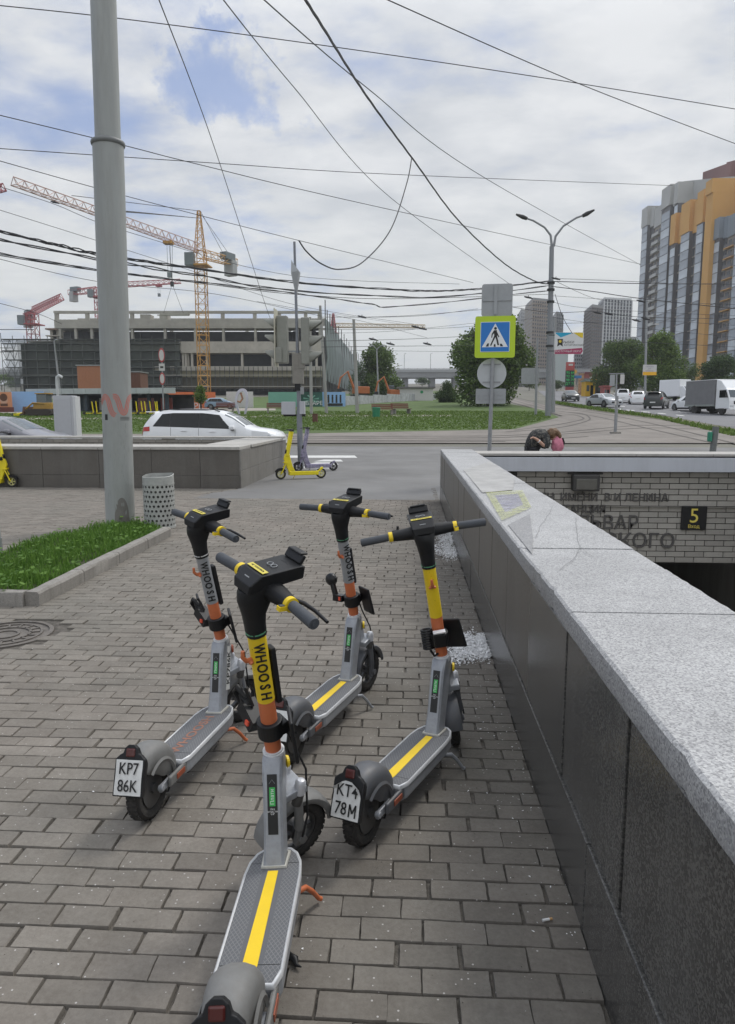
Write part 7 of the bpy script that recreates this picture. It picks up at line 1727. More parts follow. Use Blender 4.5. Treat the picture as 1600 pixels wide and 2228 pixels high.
t, b_, tp, d_ = mast('street_lamp', 'thin double street lamp in front of the round tree', 820, 760, 824, 862, 118, .16, 'street lamp')
mb = MB(); mb.tube([tp, tp+Vector((-.6, 0, .6)), tp+Vector((-1.3, 0, 1.0))], .08, 6); mb.tube([tp, tp+Vector((.6, 0, .5)), tp+Vector((1.3, 0, .7))], .08, 6); mb.obj('arm', m_galv, t)
# big double lamp and tram pole
t, b_, tp, d_ = mast('street_lamp', 'tall grey lamp post with two curved arms beside the fish market board', 1201, 536, 1193, 905, 58, .24, 'street lamp', mat('lamp_grey', (.24, .25, .265), .5, .2, var=.08, dirt=.15))
k = d_/F
for s, pts in ((-1, [(0, 0), (-3, 22), (-16, 38), (-40, 52), (-58, 58)]), (1, [(4, 0), (7, 20), (22, 40), (48, 56), (66, 62)])):
    mb = MB(); mb.tube([tp+Vector((u*k, 0, v*k)) for u, v in pts], [.10, .09, .08, .075, .07], 8); a = mb.obj('arm', MT['lamp_grey'], t, smooth=60)
    e = tp+Vector((pts[-1][0]*k, 0, pts[-1][1]*k)); mb = MB(); d2 = Vector((s*18*k, 0, (7 if s < 0 else 9)*k)); mb.tube([e-d2*.3, e+d2*.2, e+d2], [.13, .17, .07], 8); mb.obj('lamp_head', m_trim, a, smooth=60)
MB().tube([tp*.15+Vector((.18, 0, 0)), tp*.8+Vector((.16, 0, 0))], .05, 6).obj('riser_cable', m_cable, t)
for zf in (.42, .5, .68, .75, .79): mb = MB(); q = tp*zf; mb.cyl(q+Vector((0, 0, -.08)), q+Vector((0, 0, .08)), .30, n=12); mb.obj('clamp_band', m_trim, t)
mast('tram_pole', 'pale grey pole close behind the big double lamp', 1206, 690, 1204, 890, 64, .17, grp=None)
mast('tram_pole', 'short bright pole with backs of road signs left of the big lamp', 1170, 735, 1166, 898, 60, .11, m=m_galv)
p = W(1154, 818, 60); t = thing('road_sign', 'grey back of a road sign on the pole left of the big lamp', 'road sign', p, YAW); mb = MB(); sign_prism(mb, (0, 0, 0), 38*60/F, 34*60/F, .05, .15); mb.obj('panel', m_signback, t)
t, b_, tp, d_ = mast('sign_post', 'slim post with a crossbar of small signs in the tram yard', 1342, 812, 1339, 943, None, .055)
kk = d_/F; mb = MB(); mb.box(tp+Vector((0, 0, -.02)), (32*kk, .06, .05)); mb.obj('crossbar', m_galv, t)
mb = MB(); sign_prism(mb, tp+Vector((.30, -.05, -.32)), .22, .5, .02, .03); mb.obj('sign_plate', m_wb, t); mb = MB(); sign_prism(mb, tp+Vector((-.22, -.05, -.38)), .26, .6, .02, .03); mb.obj('sign_plate', m_signback, t)
mb = MB(); sign_prism(mb, tp*.51+Vector((0, -.06, 0)), .17, .22, .02, .03); mb.obj('number_tag', m_wb, t); MB().cyl((0, 0, 0), (0, 0, 2.0), .085, n=12).obj('sleeve', m_galv, t, smooth=40); MB().box((0, 0, .04), (.5, .4, .1)).obj('footing', m_kerb, t)
t, b_, tp, d_ = mast('street_lamp', 'street lamp behind the white and yellow board by the tree', 1408, 648, 1402, 858, 95, .17, 'street lamp')
mb = MB(); q = tp*.72; mb.tube([q, q+Vector((.7, 0, .3)), q+Vector((1.1, 0, .35))], .06, 6); mb.obj('arm', m_galv, t); MB().box(tp*.72+Vector((1.3, 0, .38)), (.5, .25, .15)).obj('lamp_head', m_wb, t, bevel=.04)
p = W(1414, 805, 93); t = thing('notice_board', 'white board with orange lower strip on the lamp post by the tree', 'sign', p, YAW); kk = 93/F
MB().box((0, 0, 0), (29*kk, .1, 22*kk)).obj('panel', m_wb, t); MB().box((0, -.055, -7.5*kk), (29*kk, .02, 7*kk)).obj('orange_strip', mat('strip_orange', (.80, .42, .01), .5), t)
for i in range(3): text(('Парковка', 'для', 'клиентов')[i], .22, mat('soft_ink', (.25, .22, .3), .6), (-.05, -.056, 7*kk-i*.26), (1, 0, 0), (0, 0, 1), t)
# no-stopping sign post left
t, b_, tp, d_ = mast('sign_post', 'slim post with two narrow red-edged round signs and a white plate', 352, 757, 356, 896, 45, .05, 'road sign')
kk = d_/F; m_rb = mat('sign_red', (.45, .05, .05), .4)
for v, hh in ((773, 30), (824, 26)):
    zc = W(355, v, d_).z-b_.z; mb = MB(); n = 24; x0 = (tp.x)*(zc/tp.z)
    for rr, yy, m_, nm in ((1, -.06, m_rb, 'round_sign'), (.78, -.075, m_wb, 'sign_face')):
        mb = MB(); vs = [Vector((x0+math.cos(2*math.pi*i/n)*hh*kk*.22*rr, y_, zc+math.sin(2*math.pi*i/n)*hh*kk*.5*rr)) for y_ in (yy, yy+.02) for i in range(n)]
        mb.add(vs, [tuple(range(n-1, -1, -1)), tuple(range(n, 2*n))]+[(i, (i+1) % n, n+(i+1) % n, n+i) for i in range(n)]); mb.obj(nm, m_, t)
zc = W(355, 799, d_).z-b_.z; MB().box((tp.x*zc/tp.z, -.06, zc), (.36, .02, 15*kk)).obj('plate', m_wb, t); MB().box((tp.x*zc/tp.z, -.072, zc), (.2, .004, 4*kk)).obj('arrow_mark', m_ink, t)
# hanging billboard
p = W(1238, 747, 56); t = thing('billboard', 'white hanging board with cyan and yellow corners and crimson ribbon on the lamp post', 'billboard', p, YAW); k = 56/F
def BB(pts, y, m, nm): 
    mb = MB(); mb.add([Vector((a*k, y, b*k)) for a, b in pts], [tuple(range(len(pts)))]); return mb.obj(nm, m, t)
MB().box((0, 0, 0), (61*k, .12, 45*k)).obj('panel', mat('board_white', (.66, .66, .67), .5, var=.03), t)
BB([(-29, 22), (4, 22), (4, 20), (-18, 12), (-29, 20)], -.062, mat('cyan_print', (.01, .34, .55), .5), 'cyan_corner'); BB([(8, 22), (29, 22), (29, 11), (24, 12)], -.062, mat('yellow_print', (.70, .52, .02), .5), 'yellow_corner')
BB([(-30, -22.3), (26, -22.3), (30, -16), (28, -9.5), (23, -10), (-30, -14)], -.063, mat('crimson_print', (.35, .03, .10), .5), 'ribbon')
BB([(-25, 9), (-13, 9), (-14, 2), (-13, -7), (-19, -3), (-25, -7), (-24, 2)], -.064, m_ink, 'emblem'); mb = MB(); mb.cyl((-19*k, -.066, 4*k), (-19*k, -.068, 4*k), 3*k, n=12); mb.obj('emblem_sun', mat('yellow_print', (0, 0, 0)), t)
text('РЫБКИ', 7*k, m_ink, (-1.5*k, -.066, 2*k), (1, 0, 0), (0, 0, 1), t); text('КАТОРГИНСКИЙ', 5*k, m_ink, (10*k, -.066, -4*k), (1, 0, 0), (0, 0, 1), t); text('ВОСТОЧНЫЙ ОКРУГ', 5.6*k, m_inkw, (-1*k, -.067, -17*k), (1, 0, 0), (0, 0, 1), t)
for v in (17, -16): MB().box((-36*k, .02, v*k), (14*k, .06, .06)).obj('bracket', m_trim, t)
# petrol price pylon, kiosks
p = Gd(1237, 130); t = thing('price_pylon', 'red and dark fuel price board with green digits', 'price board', p, YAW); k = 130/F; z0 = p.z
def ZZ(v): return W(1237, v, 130).z-z0
MB().box((0, 0, ZZ(842)/2), (17*k, .6, ZZ(842))).obj('base', mat('pylon_red', (.30, .05, .05), .5), t); MB().box((0, 0, (ZZ(788)+ZZ(806))/2), (17*k, .6, ZZ(788)-ZZ(806))).obj('top_panel', mat('pylon_red2', (.42, .07, .06), .5), t); MB().box((0, 0, (ZZ(806)+ZZ(842))/2), (18*k, .5, ZZ(806)-ZZ(842)-.02)).obj('price_panel', mat('pylon_dark', (.02, .03, .03), .4), t)
for i, s in enumerate(('95 64', '92 58', '98 79', 'ДТ 71')): text(s, 7.5*k, mat('digit_green', (.05, .65, .15), .4), (0, -.27, ZZ(811+i*8)), (1, 0, 0), (0, 0, 1), t)
MB().box((0, -.32, ZZ(794)), (9*k, .04, 4*k)).obj('logo_panel', m_wb, t)
def kiosk(nm, lab, u0, u1, v0, v1, d, m, dep=4.0, roof=None, cat='kiosk'):
    a, b_ = Gd(u0, d), Gd(u1, d); c = (a+b_)/2; zt = W(u0, v0, d).z-c.z; t = thing(nm, lab, cat, c, YAW); w_ = (b_-a).length
    MB().box((0, dep/2, zt/2), (w_, dep, zt)).obj('walls', m, t, bevel=.05)
    MB().box((0, dep/2, zt+.12), (w_+.4, dep+.4, .24)).obj('roof', roof or m, t)
    MB().box((w_*.15, -.03, zt*.4), (w_*.3, .06, zt*.7)).obj('door', m_glass, t)
    MB().box((-w_*.25, -.03, zt*.55), (w_*.28, .05, zt*.4)).obj('window', m_glass2, t)
    return t, w_, zt
kiosk('red_kiosk', 'long dark red station building left of the big street tree', 1262, 1312, 812, 860, 150, mat('kiosk_red', (.22, .055, .05), .7, var=.15), 8, mat('maroon', (.16, .03, .045), .6), 'building')
kiosk('yellow_container', 'bright yellow storage box in front of the red building', 1272, 1293, 830, 858, 128, mat('box_yellow', (.72, .42, .01), .5), 2.5, mat('grey_green', (.25, .32, .28), .6), 'container')
kiosk('yellow_kiosk', 'narrow kiosk with yellow fascia and dark glass front', 1296, 1316, 826, 857, 129, m_trim, 2.5, mat('box_yellow', (0, 0, 0)))
kiosk('poster_kiosk', 'small red and white kiosk at the foot of the big street tree', 1312, 1326, 842, 860, 120, mat('kiosk_redwhite', (.38, .10, .09), .6, var=.5, sc=1.5), 2)
p = W(1256, 820, 131); t = thing('station_flag_sign', 'blue lettered roof sign with a yellow star right of the price board', 'sign', p, YAW); k = 131/F
MB().box((0, 0, 0), (19*k, .2, 6*k)).obj('panel', mat('sign_sky_blue', (.05, .20, .45), .5, var=.4, sc=2), t); mb = MB(); mb.cyl((-5*k, -.1, 11*k), (-5*k, .0, 11*k), 4.5*k, n=10); mb.obj('star', mat('star_yellow', (.75, .48, .10), .5), t); MB().box((0, .15, -g(0)-9*k), (.3, .2, 16*k)).obj('post', m_galv, t)
for i, u in enumerate((1286, 1294, 1303)):
    p = W(u, 822, 134); t = thing('balloon_lamp', ['round white globe lamp, left of three over the kiosks', 'round white globe lamp, middle of three over the kiosks', 'round white globe lamp, right of three over the kiosks'][i], 'lamp', p, 0, 'globe lamps over the kiosks')
    mb = MB(); mb.lathe([(0, -.25), (.2, -.15), (.25, 0), (.2, .15), (0, .25)], n=12); mb.obj('globe', m_wb, t, smooth=80); mb = MB(); mb.cyl((0, 0, -.2), (0, 0, -(p.z-g(p.y))), .05, n=6); mb.obj('stalk', m_galv, t)
for i, (u, d, c_) in enumerate(((1262, 140, (.35, .2, .1)), (1250, 142, (.4, .36, .3)))):
    p = Gd(u, d); t = thing('poster_column', ['column of orange and white posters left of the yellow box', 'pale poster column right of the price board'][i], 'poster board', p, YAW); MB().box((0, 0, 2.1), (1.0, .3, 4.2)).obj('panel', mat('posters%d' % i if False else ('posters_orange', 'posters_pale')[i], c_, .6, var=.6, sc=2.5), t, bevel=.03); MB().box((0, 0, 4.25), (1.2, .4, .15)).obj('cap', m_galv, t)

# ================================================================= FLYOVER AND TOWERS
m_fly = mat('flyover_concrete', (.27, .28, .285), .85, var=.08, sc=.1, dirt=.2)
def flyover():
    d = 330; a, b_ = W(-200, 805, d), W(1560, 805, d); c = (a+b_)/2; t = thing('flyover', 'long grey road flyover on slab piers crossing the background', 'bridge', (c.x, c.y, 0), YAW); L_ = (b_-a).length
    z = lambda v: W(900, v, d).z
    MB().box((0, 0, (z(811)+z(823))/2), (L_, 12, z(811)-z(823))).obj('deck', m_fly, t); MB().box((0, -6.1, (z(805)+z(811.4))/2), (L_, .4, z(805)-z(811.4))).obj('edge_beam', mat('flyover_pale', (.36, .37, .375), .8, var=.06), t)
    mb = MB(); mb.box((0, -6.2, z(803.5)), (L_, .12, .18)); 
    for i in range(int(L_/4)): mb.box((-L_/2+i*4, -6.2, z(804.6)), (.15, .12, 1.0))
    mb.obj('railing', m_galv, t)
    for u in (-20, 40, 760, 878, 935, 985, 1060, 1130, 1190, 1260, 1330, 1400, 1480):
        x = (u-680)*d/F; MB().box((x, 0, (z(822)+g(d))/2), (2.6, 8, z(822)-g(d))).obj('pier', m_fly, t, bevel=.2)
    for i, u in enumerate((937, 1010, 880)):
        p = W(u, 803, d); q = thing('flyover_lamp', ['slim lamp mast on the flyover between the two big trees', 'lamp mast on the flyover at the edge of the broad tree', 'lamp mast on the flyover above the round tree'][i], 'street lamp', p, 0, 'lamp masts on the flyover'); h = W(u, 770, d).z-p.z
        MB().tube([(0, 0, -1), (0, 0, h), (.8, 0, h+.3)], .12, 6).obj('mast', m_galv, q)
flyover()
def tower(name, label, u0, us, u1, v0, vb, d, d1, wall, win, side, nx, ns, nz, group=None, style='grid', roofm=None):
    """block with a shaded flank (u0..us) and a front (us..u1)"""
    A, B, C_ = Gd(u0, d1), Gd(us, d), Gd(u1, d+(d1-d)*.25); zt = W(us, v0, d).z; zb = min(A.z, B.z, C_.z)-1
    t = thing(name, label, 'tower block', (B.x, B.y, 0), 0, group); o = Vector((B.x, B.y, 0)); a = (A-o).to_2d(); c = (C_-o).to_2d(); e = a+c
    pts = [(0, 0), tuple(c), tuple(e), tuple(a)]
    mb = MB(); mb.prism(pts, zb, zt); mb.obj('walls', wall, t)
    mb = MB(); mb.prism([(x*.98+e.x*.01, y*.98+e.y*.01) for x, y in pts], zt, zt+1.2); mb.obj('roof', roofm or side, t)
    def facade(v, n, inw, m, wm, nm, fw=.6, fh=.55, sill=True, pier=None):
        L_ = v.length; d_ = v.normalized(); nrm = Vector((d_.y, -d_.x)); nrm = nrm if nrm.dot(inw) < 0 else -nrm; fl = (zt-zb)/nz
        mb = MB(); fr = MB()
        for j in range(1, nz):
            for i in range(n):
                c0 = d_*((i+.5)*L_/n)+nrm*.06; w_ = L_/n*fw/2; z0 = zb+fl*(j+.25); z1 = z0+fl*fh
                P = [Vector((*(c0-d_*w_), z0)), Vector((*(c0+d_*w_), z0)), Vector((*(c0+d_*w_), z1)), Vector((*(c0-d_*w_), z1))]
                mb.add(P, [(0, 1, 2, 3)])
                if sill:
                    s0 = c0+nrm*.12; fr.box((s0.x, s0.y, z0-.12), (w_*2.3, .35, .18), math.atan2(d_.y, d_.x))
        if pier:
            for i in range(n+1):
                c0 = d_*(i*L_/n)+nrm*.2; fr.box((c0.x, c0.y, (zt+zb)/2), (L_/n*.3, .5, zt-zb), math.atan2(d_.y, d_.x))
        w1 = mb.obj(nm, wm, t); w1['kind'] = 'stuff'; w2 = fr.obj('facade_ribs', pier or m, t); w2['kind'] = 'stuff'
    facade(c, nx, a, wall, win, 'windows', pier=side if style == 'pier' else None, fw=.62 if style == 'grid' else .7, fh=.5 if style == 'grid' else .75)
    facade(a, ns, c, wall, win, 'flank_windows', fw=.55)
    return t
m_bw = mat('window_far', (.045, .055, .07), .3, var=.5, sc=.3)
tower('tower_block', 'slim white grey tower left of the beige gridded one', 1120, 1128, 1139, 676, 850, 470, 500, mat('tw_pale', (.34, .35, .36), .8), m_bw, m_fly, 3, 3, 20, 'tower blocks on the skyline')
tower('tower_block', 'beige tower with dark grid of windows and grey flank', 1136, 1152, 1195, 652, 850, 400, 430, mat('tw_beige', (.33, .28, .235), .8, var=.08, sc=.05), m_bw, m_fly, 9, 5, 24, 'tower blocks on the skyline')
tower('tower_block', 'narrow white and dark tower right of the big lamp post', 1196, 1203, 1217, 682, 850, 430, 450, mat('tw_white2', (.42, .42, .43), .8), m_bw, m_fly, 4, 2, 22, 'tower blocks on the skyline', 'pier')
tower('tower_block', 'dark brown grey tower in front of the white ribbed one', 1262, 1279, 1302, 667, 850, 360, 385, mat('tw_brown', (.17, .15, .14), .8, var=.1, sc=.05), m_bw, m_fly, 5, 6, 24, 'tower blocks on the skyline')
tower('tower_block', 'white ribbed tower behind the dark one', 1291, 1304, 1363, 651, 850, 420, 440, mat('tw_grey', (.20, .21, .225), .8), m_bw, mat('tw_rib', (.55, .56, .57), .7), 9, 3, 26, 'tower blocks on the skyline', 'pier')
tower('low_block', 'low dark grid office block between the white tower and the big complex', 1354, 1357, 1386, 737, 850, 420, 425, mat('tw_dark', (.14, .15, .17), .8), m_bw, m_fly, 7, 1, 8)
tower('low_block', 'white patterned low block behind the price board', 1244, 1246, 1262, 770, 850, 380, 385, mat('tw_pat', (.45, .46, .48), .8), m_bw, m_fly, 4, 1, 9)
p = W(1220, 787, 300); t = thing('white_screen', 'large blank pale screen building behind the price board', 'building', (p.x, p.y, 0), YAW); MB().box((0, 0, W(1220, 790, 300).z-9), (27*300/F, 3, 34)).obj('wall', mat('pale_screen', (.50, .56, .55), .7, var=.05), t); MB().box((0, 0, W(1220, 790, 300).z+8.2), (27*300/F+.4, 3.4, .6)).obj('roof', m_fly, t)

# ---- the big residential complex at the right
m_glz = mat('balcony_glass', (.24, .28, .33), .18, var=.35, sc=.12, spec=.7); m_glz2 = mat('balcony_glass_light', (.50, .55, .60), .3, var=.3, sc=.15, spec=.6)
m_wall1 = mat('cx_grey', (.44, .44, .42), .8, var=.07, sc=.05); m_wall2 = mat('cx_orange', (.60, .33, .09), .8, var=.08, sc=.05); m_wall3 = mat('cx_maroon', (.20, .095, .085), .8, var=.08, sc=.05); m_wall4 = mat('cx_tan', (.33, .29, .24), .8, var=.1, sc=.1); m_dk = mat('cx_dark', (.105, .10, .10), .6, var=.3, sc=.1)
PA, PB = W(1388, 850, 292), W(1640, 850, 205)
XD = (PB-PA).to_2d().normalized(); XN = Vector((XD.y, -XD.x)); XN = XN if XN.y < 0 else -XN      # along the facade; out of it
ANG = math.atan2(XD.y, XD.x)
def along(u):
    """distance along the facade line of picture column u"""
    r = ray(u, 850); den = XD.x*r.y-XD.y*r.x
    # PA + s*XD = k*r
    return (PA.y*r.x-PA.x*r.y)/den
def complex_block(name, label, u0, u1, topf, bays, wall, nfl=24, cap=4.0, back=18.0, proud=0.0):
    s0, s1 = along(u0), along(u1); o = PA.to_2d()+XD*s0; base = 8.0; L_ = s1-s0
    t = thing(name, label, 'tower block', (o.x, o.y, base), ANG, 'wings of the residential complex')
    # local frame: x along facade, -y out of it
    def out(y): return -y-proud
    tot = sum(b[0] for b in bays); x = 0; ztop = max(topf(u0), topf(u1))
    made = {}
    for wd, kind in bays:
        w = wd/tot*L_; xc = x+w/2; uu = u0+(u1-u0)*(x+w/2)/L_; zt = topf(uu)-base; ncf = int((zt-cap)/3.0); fl = 3.0
        dp = {'glass': 1.6, 'glassl': 1.6, 'balc': .1, 'wall': .8, 'dark': .3, 'solid': 2.0, 'obalc': .2}[kind]
        col = {'glass': m_dk, 'glassl': m_dk, 'balc': m_wall4, 'wall': m_wall4, 'dark': m_dk, 'solid': wall, 'obalc': m_wall4}[kind]
        MB().box((xc, back/2+out(dp)/2+0, zt/2), (w, back-out(dp), zt)).obj('wall', col, t)
        MB().box((xc, back/2+out(dp)/2-.2, zt-cap/2), (w+.06, back-out(dp)+.5, cap)).obj('parapet', wall, t)
        if kind != 'solid':
            for j in range(ncf):
                z = 2+j*fl+1.5
                if z > zt-cap-.5: break
                if kind in ('glass', 'glassl'):
                    key = (kind, round(w, 2), j % 3)
                    if key not in made:
                        mb = MB(); mb.box((0, 0, 0), (w-.3, .12, 2.75)); made[key] = mb.mesh('window', m_glz if (j % 3 == 0) != (kind == 'glassl') else m_glz2)
                    inst(made[key], 'window', t, (xc, out(dp)-.08, z))
                elif kind in ('wall', 'dark'):
                    key = (kind, round(w, 2))
                    if key not in made:
                        mb = MB(); mb.box((0, 0, 0), (w*.62, .14, 1.7)); mb.cur = 1; mb.box((0, -.05, -1.25), (w*.9, .3, .35)); mb.box((w*.06, -.06, 0), (w*.06, .08, 1.7)); made[key] = mb.mesh('window', [m_bw, m_wall4])
                    inst(made[key], 'window', t, (xc, out(dp)-.03, z))
                else:
                    key = (kind, round(w, 2))
                    if key not in made:
                        mb = MB(); mb.box((0, -.6, -1.3), (w*.95, 1.3, .22)); mb.cur = 1; mb.box((0, -1.2, -.75), (w*.92, .08, .95)); mb.cur = 2; mb.box((-w*.2, -.02, .0), (w*.34, .1, 2.2)); mb.box((w*.24, -.02, .2), (w*.25, .1, 1.6))
                        made[key] = mb.mesh('balcony', [m_wall2 if kind == 'obalc' else m_wall1, m_dk if kind == 'obalc' else m_wall1, m_bw])
                    inst(made[key], 'balcony', t, (xc, out(dp)-.03, z))
        x += w
    return t
def zat(u, v):
    s = along(u); P = PA.to_2d()+XD*s; r = ray(u, v); return EYE+r.z*P.y
def lin(pts):
    return lambda u: zat(min(max(u, pts[0][0]), pts[-1][0]), interp(pts, u))
complex_block('apartment_wing', 'grey topped wing of the residential complex with white balcony column, farthest left', 1388, 1462, lin([(1388, 462), (1418, 458), (1420, 424), (1462, 408)]), [(1, 'glassl'), (.55, 'dark'), (1.15, 'balc'), (.55, 'dark'), (1.3, 'glassl'), (.6, 'dark'), (.5, 'glass')], m_wall1, cap=7)
complex_block('apartment_wing', 'orange topped wing of the residential complex with blue glazed bays', 1460, 1554, lin([(1460, 478), (1482, 470), (1484, 452), (1516, 444), (1519, 428), (1554, 415)]), [(.8, 'glassl'), (.5, 'dark'), (.35, 'wall'), (1.3, 'glassl'), (.6, 'dark'), (.4, 'wall'), (.9, 'glassl'), (.5, 'dark'), (.5, 'wall'), (.55, 'wall')], m_wall2, cap=10, proud=1.5)
complex_block('apartment_wing', 'bright orange blank stair wall rising beside the glazed wing', 1552, 1566, lin([(1552, 408), (1566, 404)]), [(1, 'solid')], m_wall2, cap=4, proud=4.0)
complex_block('apartment_wing', 'nearest wing with grey cap and dark rounded balconies, cut by the picture edge', 1566, 1680, lin([(1566, 488), (1590, 480), (1680, 440)]), [(.8, 'glass'), (.5, 'dark'), (1.4, 'obalc'), (.4, 'wall'), (1.1, 'glassl'), (.6, 'dark'), (1.4, 'obalc'), (1, 'glass')], mat('cx_cap', (.22, .25, .28), .7), cap=6, proud=3.0)
# higher blocks behind
def back_block(label, u0, u1, v0, v1, dback, m, hgt=30):
    f_ = 1+dback/200; A_ = (PA.to_2d()+XD*along(u0))*f_; B_ = (PA.to_2d()+XD*along(u1))*f_; L_ = (B_-A_).length
    t = thing('upper_block', label, 'tower block', (A_.x, A_.y, 8), ANG, 'wings of the residential complex'); zt0 = EYE+ray(u0, v0).z*A_.y-8; zt1 = EYE+ray(u1, v1).z*B_.y-8
    mb = MB(); mb.add([(0, 0, 0), (L_, 0, 0), (L_, 12, 0), (0, 12, 0), (0, 0, zt0), (L_, 0, zt1), (L_, 12, zt1), (0, 12, zt0)], [(3, 2, 1, 0), (4, 5, 6, 7), (0, 1, 5, 4), (1, 2, 6, 5), (2, 3, 7, 6), (3, 0, 4, 7)]); mb.obj('wall', m, t)
    mb = MB(); mb.box((L_*.6, .0, max(4, zt1-6)), (1.2, .2, 1.6)); mb.obj('window', m_bw, t)
back_block('pale blank upper wall behind the grey topped wing', 1462, 1560, 406, 398, 6, m_wall1)
back_block('orange upper wall behind the glazed wing at the picture edge', 1560, 1690, 404, 380, 8, m_wall2)
back_block('lower step of the maroon block above the complex', 1500, 1556, 388, 368, 26, m_wall3)
back_block('highest maroon block above the complex', 1548, 1700, 368, 330, 34, m_wall3)

# ================================================================= OVERHEAD WIRES
def wire(label, pts, r, m=m_cable, strands=1, grp='overhead wires', ends=None, name='overhead_wire', wob=0.0):
    P = [W(u, v, d) for u, v, d in pts]; fine = []
    for i in range(len(P)-1):
        p0, p1, p2, p3 = P[max(i-1, 0)], P[i], P[i+1], P[min(i+2, len(P)-1)]
        for k in range(10): t = k/10; fine.append(.5*((2*p1)+(p2-p0)*t+(2*p0-5*p1+4*p2-p3)*t*t+(3*p1-p0-3*p2+p3)*t**3))
    fine.append(P[-1]); o0 = fine[0].copy(); mb = MB()
    for s in range(strands):
        q = []
        for i, p in enumerate(fine):
            a = i*.9+s*2.1; off = Vector((0, math.cos(a), math.sin(a)))*r*1.5*(strands > 1)
            if wob: off += Vector((0, 0, noise.noise(Vector((i*.35, s*5, 1)))))*wob
            q.append(p-o0+off)
        mb.tube(q, r, 5)
    o = mb.obj(name, m, smooth=60); o.location = o0; tag(o, label, 'overhead wire', grp); return o
wires = [
 ('thin wire crossing the whole sky from upper left to middle right', [(-60, 6, 22), (260, 40, 23), (720, 101, 25), (1200, 172, 27), (1660, 247, 29)], .014),
 ('steep thin wire dropping from the top edge to the building roof', [(335, -30, 14), (470, 330, 24), (580, 670, 40), (596, 706, 44)], .012),
 ('diagonal wire from the top edge to just left of the big lamp', [(455, -40, 15), (640, 190, 24), (850, 430, 36), (1112, 620, 54)], .014),
 ('diagonal wire from the top edge to the grey wing of the complex', [(530, -40, 15), (800, 192, 24), (1060, 390, 38), (1395, 577, 70)], .015),
 ('wire over the upper right sky down to the right edge', [(790, -30, 16), (845, 0, 17), (1280, 190, 24), (1660, 335, 30)], .013),
 ('wire rising behind the pole ring and running down to the complex', [(-60, 236, 28), (265, 315, 32), (430, 357, 35), (800, 445, 44), (1395, 575, 70)], .018),
 ('nearly level wire at the height of the pole ring', [(-60, 319, 28), (470, 355, 34), (850, 379, 40), (1465, 404, 55)], .016),
 ('wire passing over the crane mast top', [(-60, 333, 28), (280, 428, 34), (650, 523, 42), (1030, 615, 55)], .016),
 ('feeder wire with a dark splice left of the big pole', [(-60, 388, 30), (110, 441, 33), (280, 505, 36), (640, 600, 46), (1000, 618, 56)], .013),
 ('short sagging wire from the pole to the crane top', [(240, 458, 30), (330, 465, 60), (437, 475, 136)], .05),
 ('fine wire through the middle of the crane jib', [(-60, 438, 30), (210, 523, 34), (420, 590, 42), (650, 665, 50), (900, 705, 60)], .012),
 ('thin wire under the thick bundles at the left', [(-60, 548, 28), (210, 612, 32), (470, 640, 38), (700, 688, 45)], .012),
 ('thin lower wire running to the flank scaffolding', [(-60, 645, 30), (75, 680, 33), (135, 705, 36)], .012),
 ('wire from the left edge to the stubby crane', [(-60, 717, 60), (75, 717, 62)], .03),
 ('level wire left of the scaffolding, upper', [(-60, 742, 60), (25, 742, 62)], .03),
 ('level wire left of the scaffolding, middle', [(-60, 757, 60), (28, 757, 62)], .03),
 ('level wire left of the scaffolding, lower', [(-60, 765, 60), (30, 766, 62)], .03),
 ('level span from the big lamp to the right edge', [(1200, 612, 56), (1400, 617, 56), (1660, 618, 58)], .03),
 ('second level span just under the first right of the big lamp', [(1205, 606, 56), (1300, 609, 57), (1450, 616, 58)], .018),
 ('sagging span from the big lamp across the complex', [(1200, 623, 56), (1290, 634, 56), (1400, 650, 57), (1660, 678, 60)], .03),
 ('fine wire from the big lamp over the white ribbed tower', [(1210, 612, 56), (1290, 648, 60), (1360, 660, 64)], .015),
 ('slack cable from the big lamp down to the fish market board', [(1208, 640, 55), (1225, 690, 55), (1246, 726, 55)], .022),
 ('upper contact wire over the dark tower', [(1195, 643, 58), (1390, 655, 60), (1660, 665, 62)], .014),
 ('contact wire just above the dark tower roof', [(1195, 655, 58), (1300, 672, 60), (1660, 690, 64)], .014),
 ('thick contact wire at the dark tower roof level', [(1110, 667, 60), (1200, 680, 60), (1300, 678, 62), (1400, 690, 62), (1660, 694, 66)], .022),
 ('contact wire crossing the complex at mid height', [(1215, 704, 60), (1330, 700, 62), (1390, 695, 64), (1660, 712, 68)], .016),
 ('low contact wire across the fish market board', [(1200, 690, 62), (1310, 705, 64), (1660, 740, 68)], .014),
 ('lowest contact wire over the street trees', [(1290, 744, 66), (1400, 745, 68), (1660, 758, 70)], .02),
 ('span from the flank scaffolding rising to the crossing sign', [(700, 690, 46), (900, 688, 52), (1040, 672, 55)], .014),
 ('contact wire above the tall concrete pole', [(735, 690, 46), (900, 686, 54), (1180, 662, 60)], .014),
 ('contact wire passing the tall concrete pole top', [(600, 712, 50), (780, 717, 56), (1000, 712, 60), (1180, 690, 62)], .014),
 ('lower contact wire through the pantograph fittings', [(700, 742, 52), (880, 738, 60), (1050, 730, 64)], .018),
 ('contact wire above the round tree', [(720, 725, 52), (860, 720, 58), (1060, 700, 62)], .012),
 ('level contact wire just over the round tree', [(700, 755, 54), (880, 753, 60), (1060, 752, 64)], .018),
 ('lowest contact wire between the two big trees', [(760, 762, 56), (900, 764, 62), (1040, 766, 66)], .012),
 ('gently rising wire from the flank to the lamp', [(560, 656, 50), (780, 697, 56), (930, 735, 64)], .012),
]
for lab, pts, r in wires: wire(lab, pts, r)
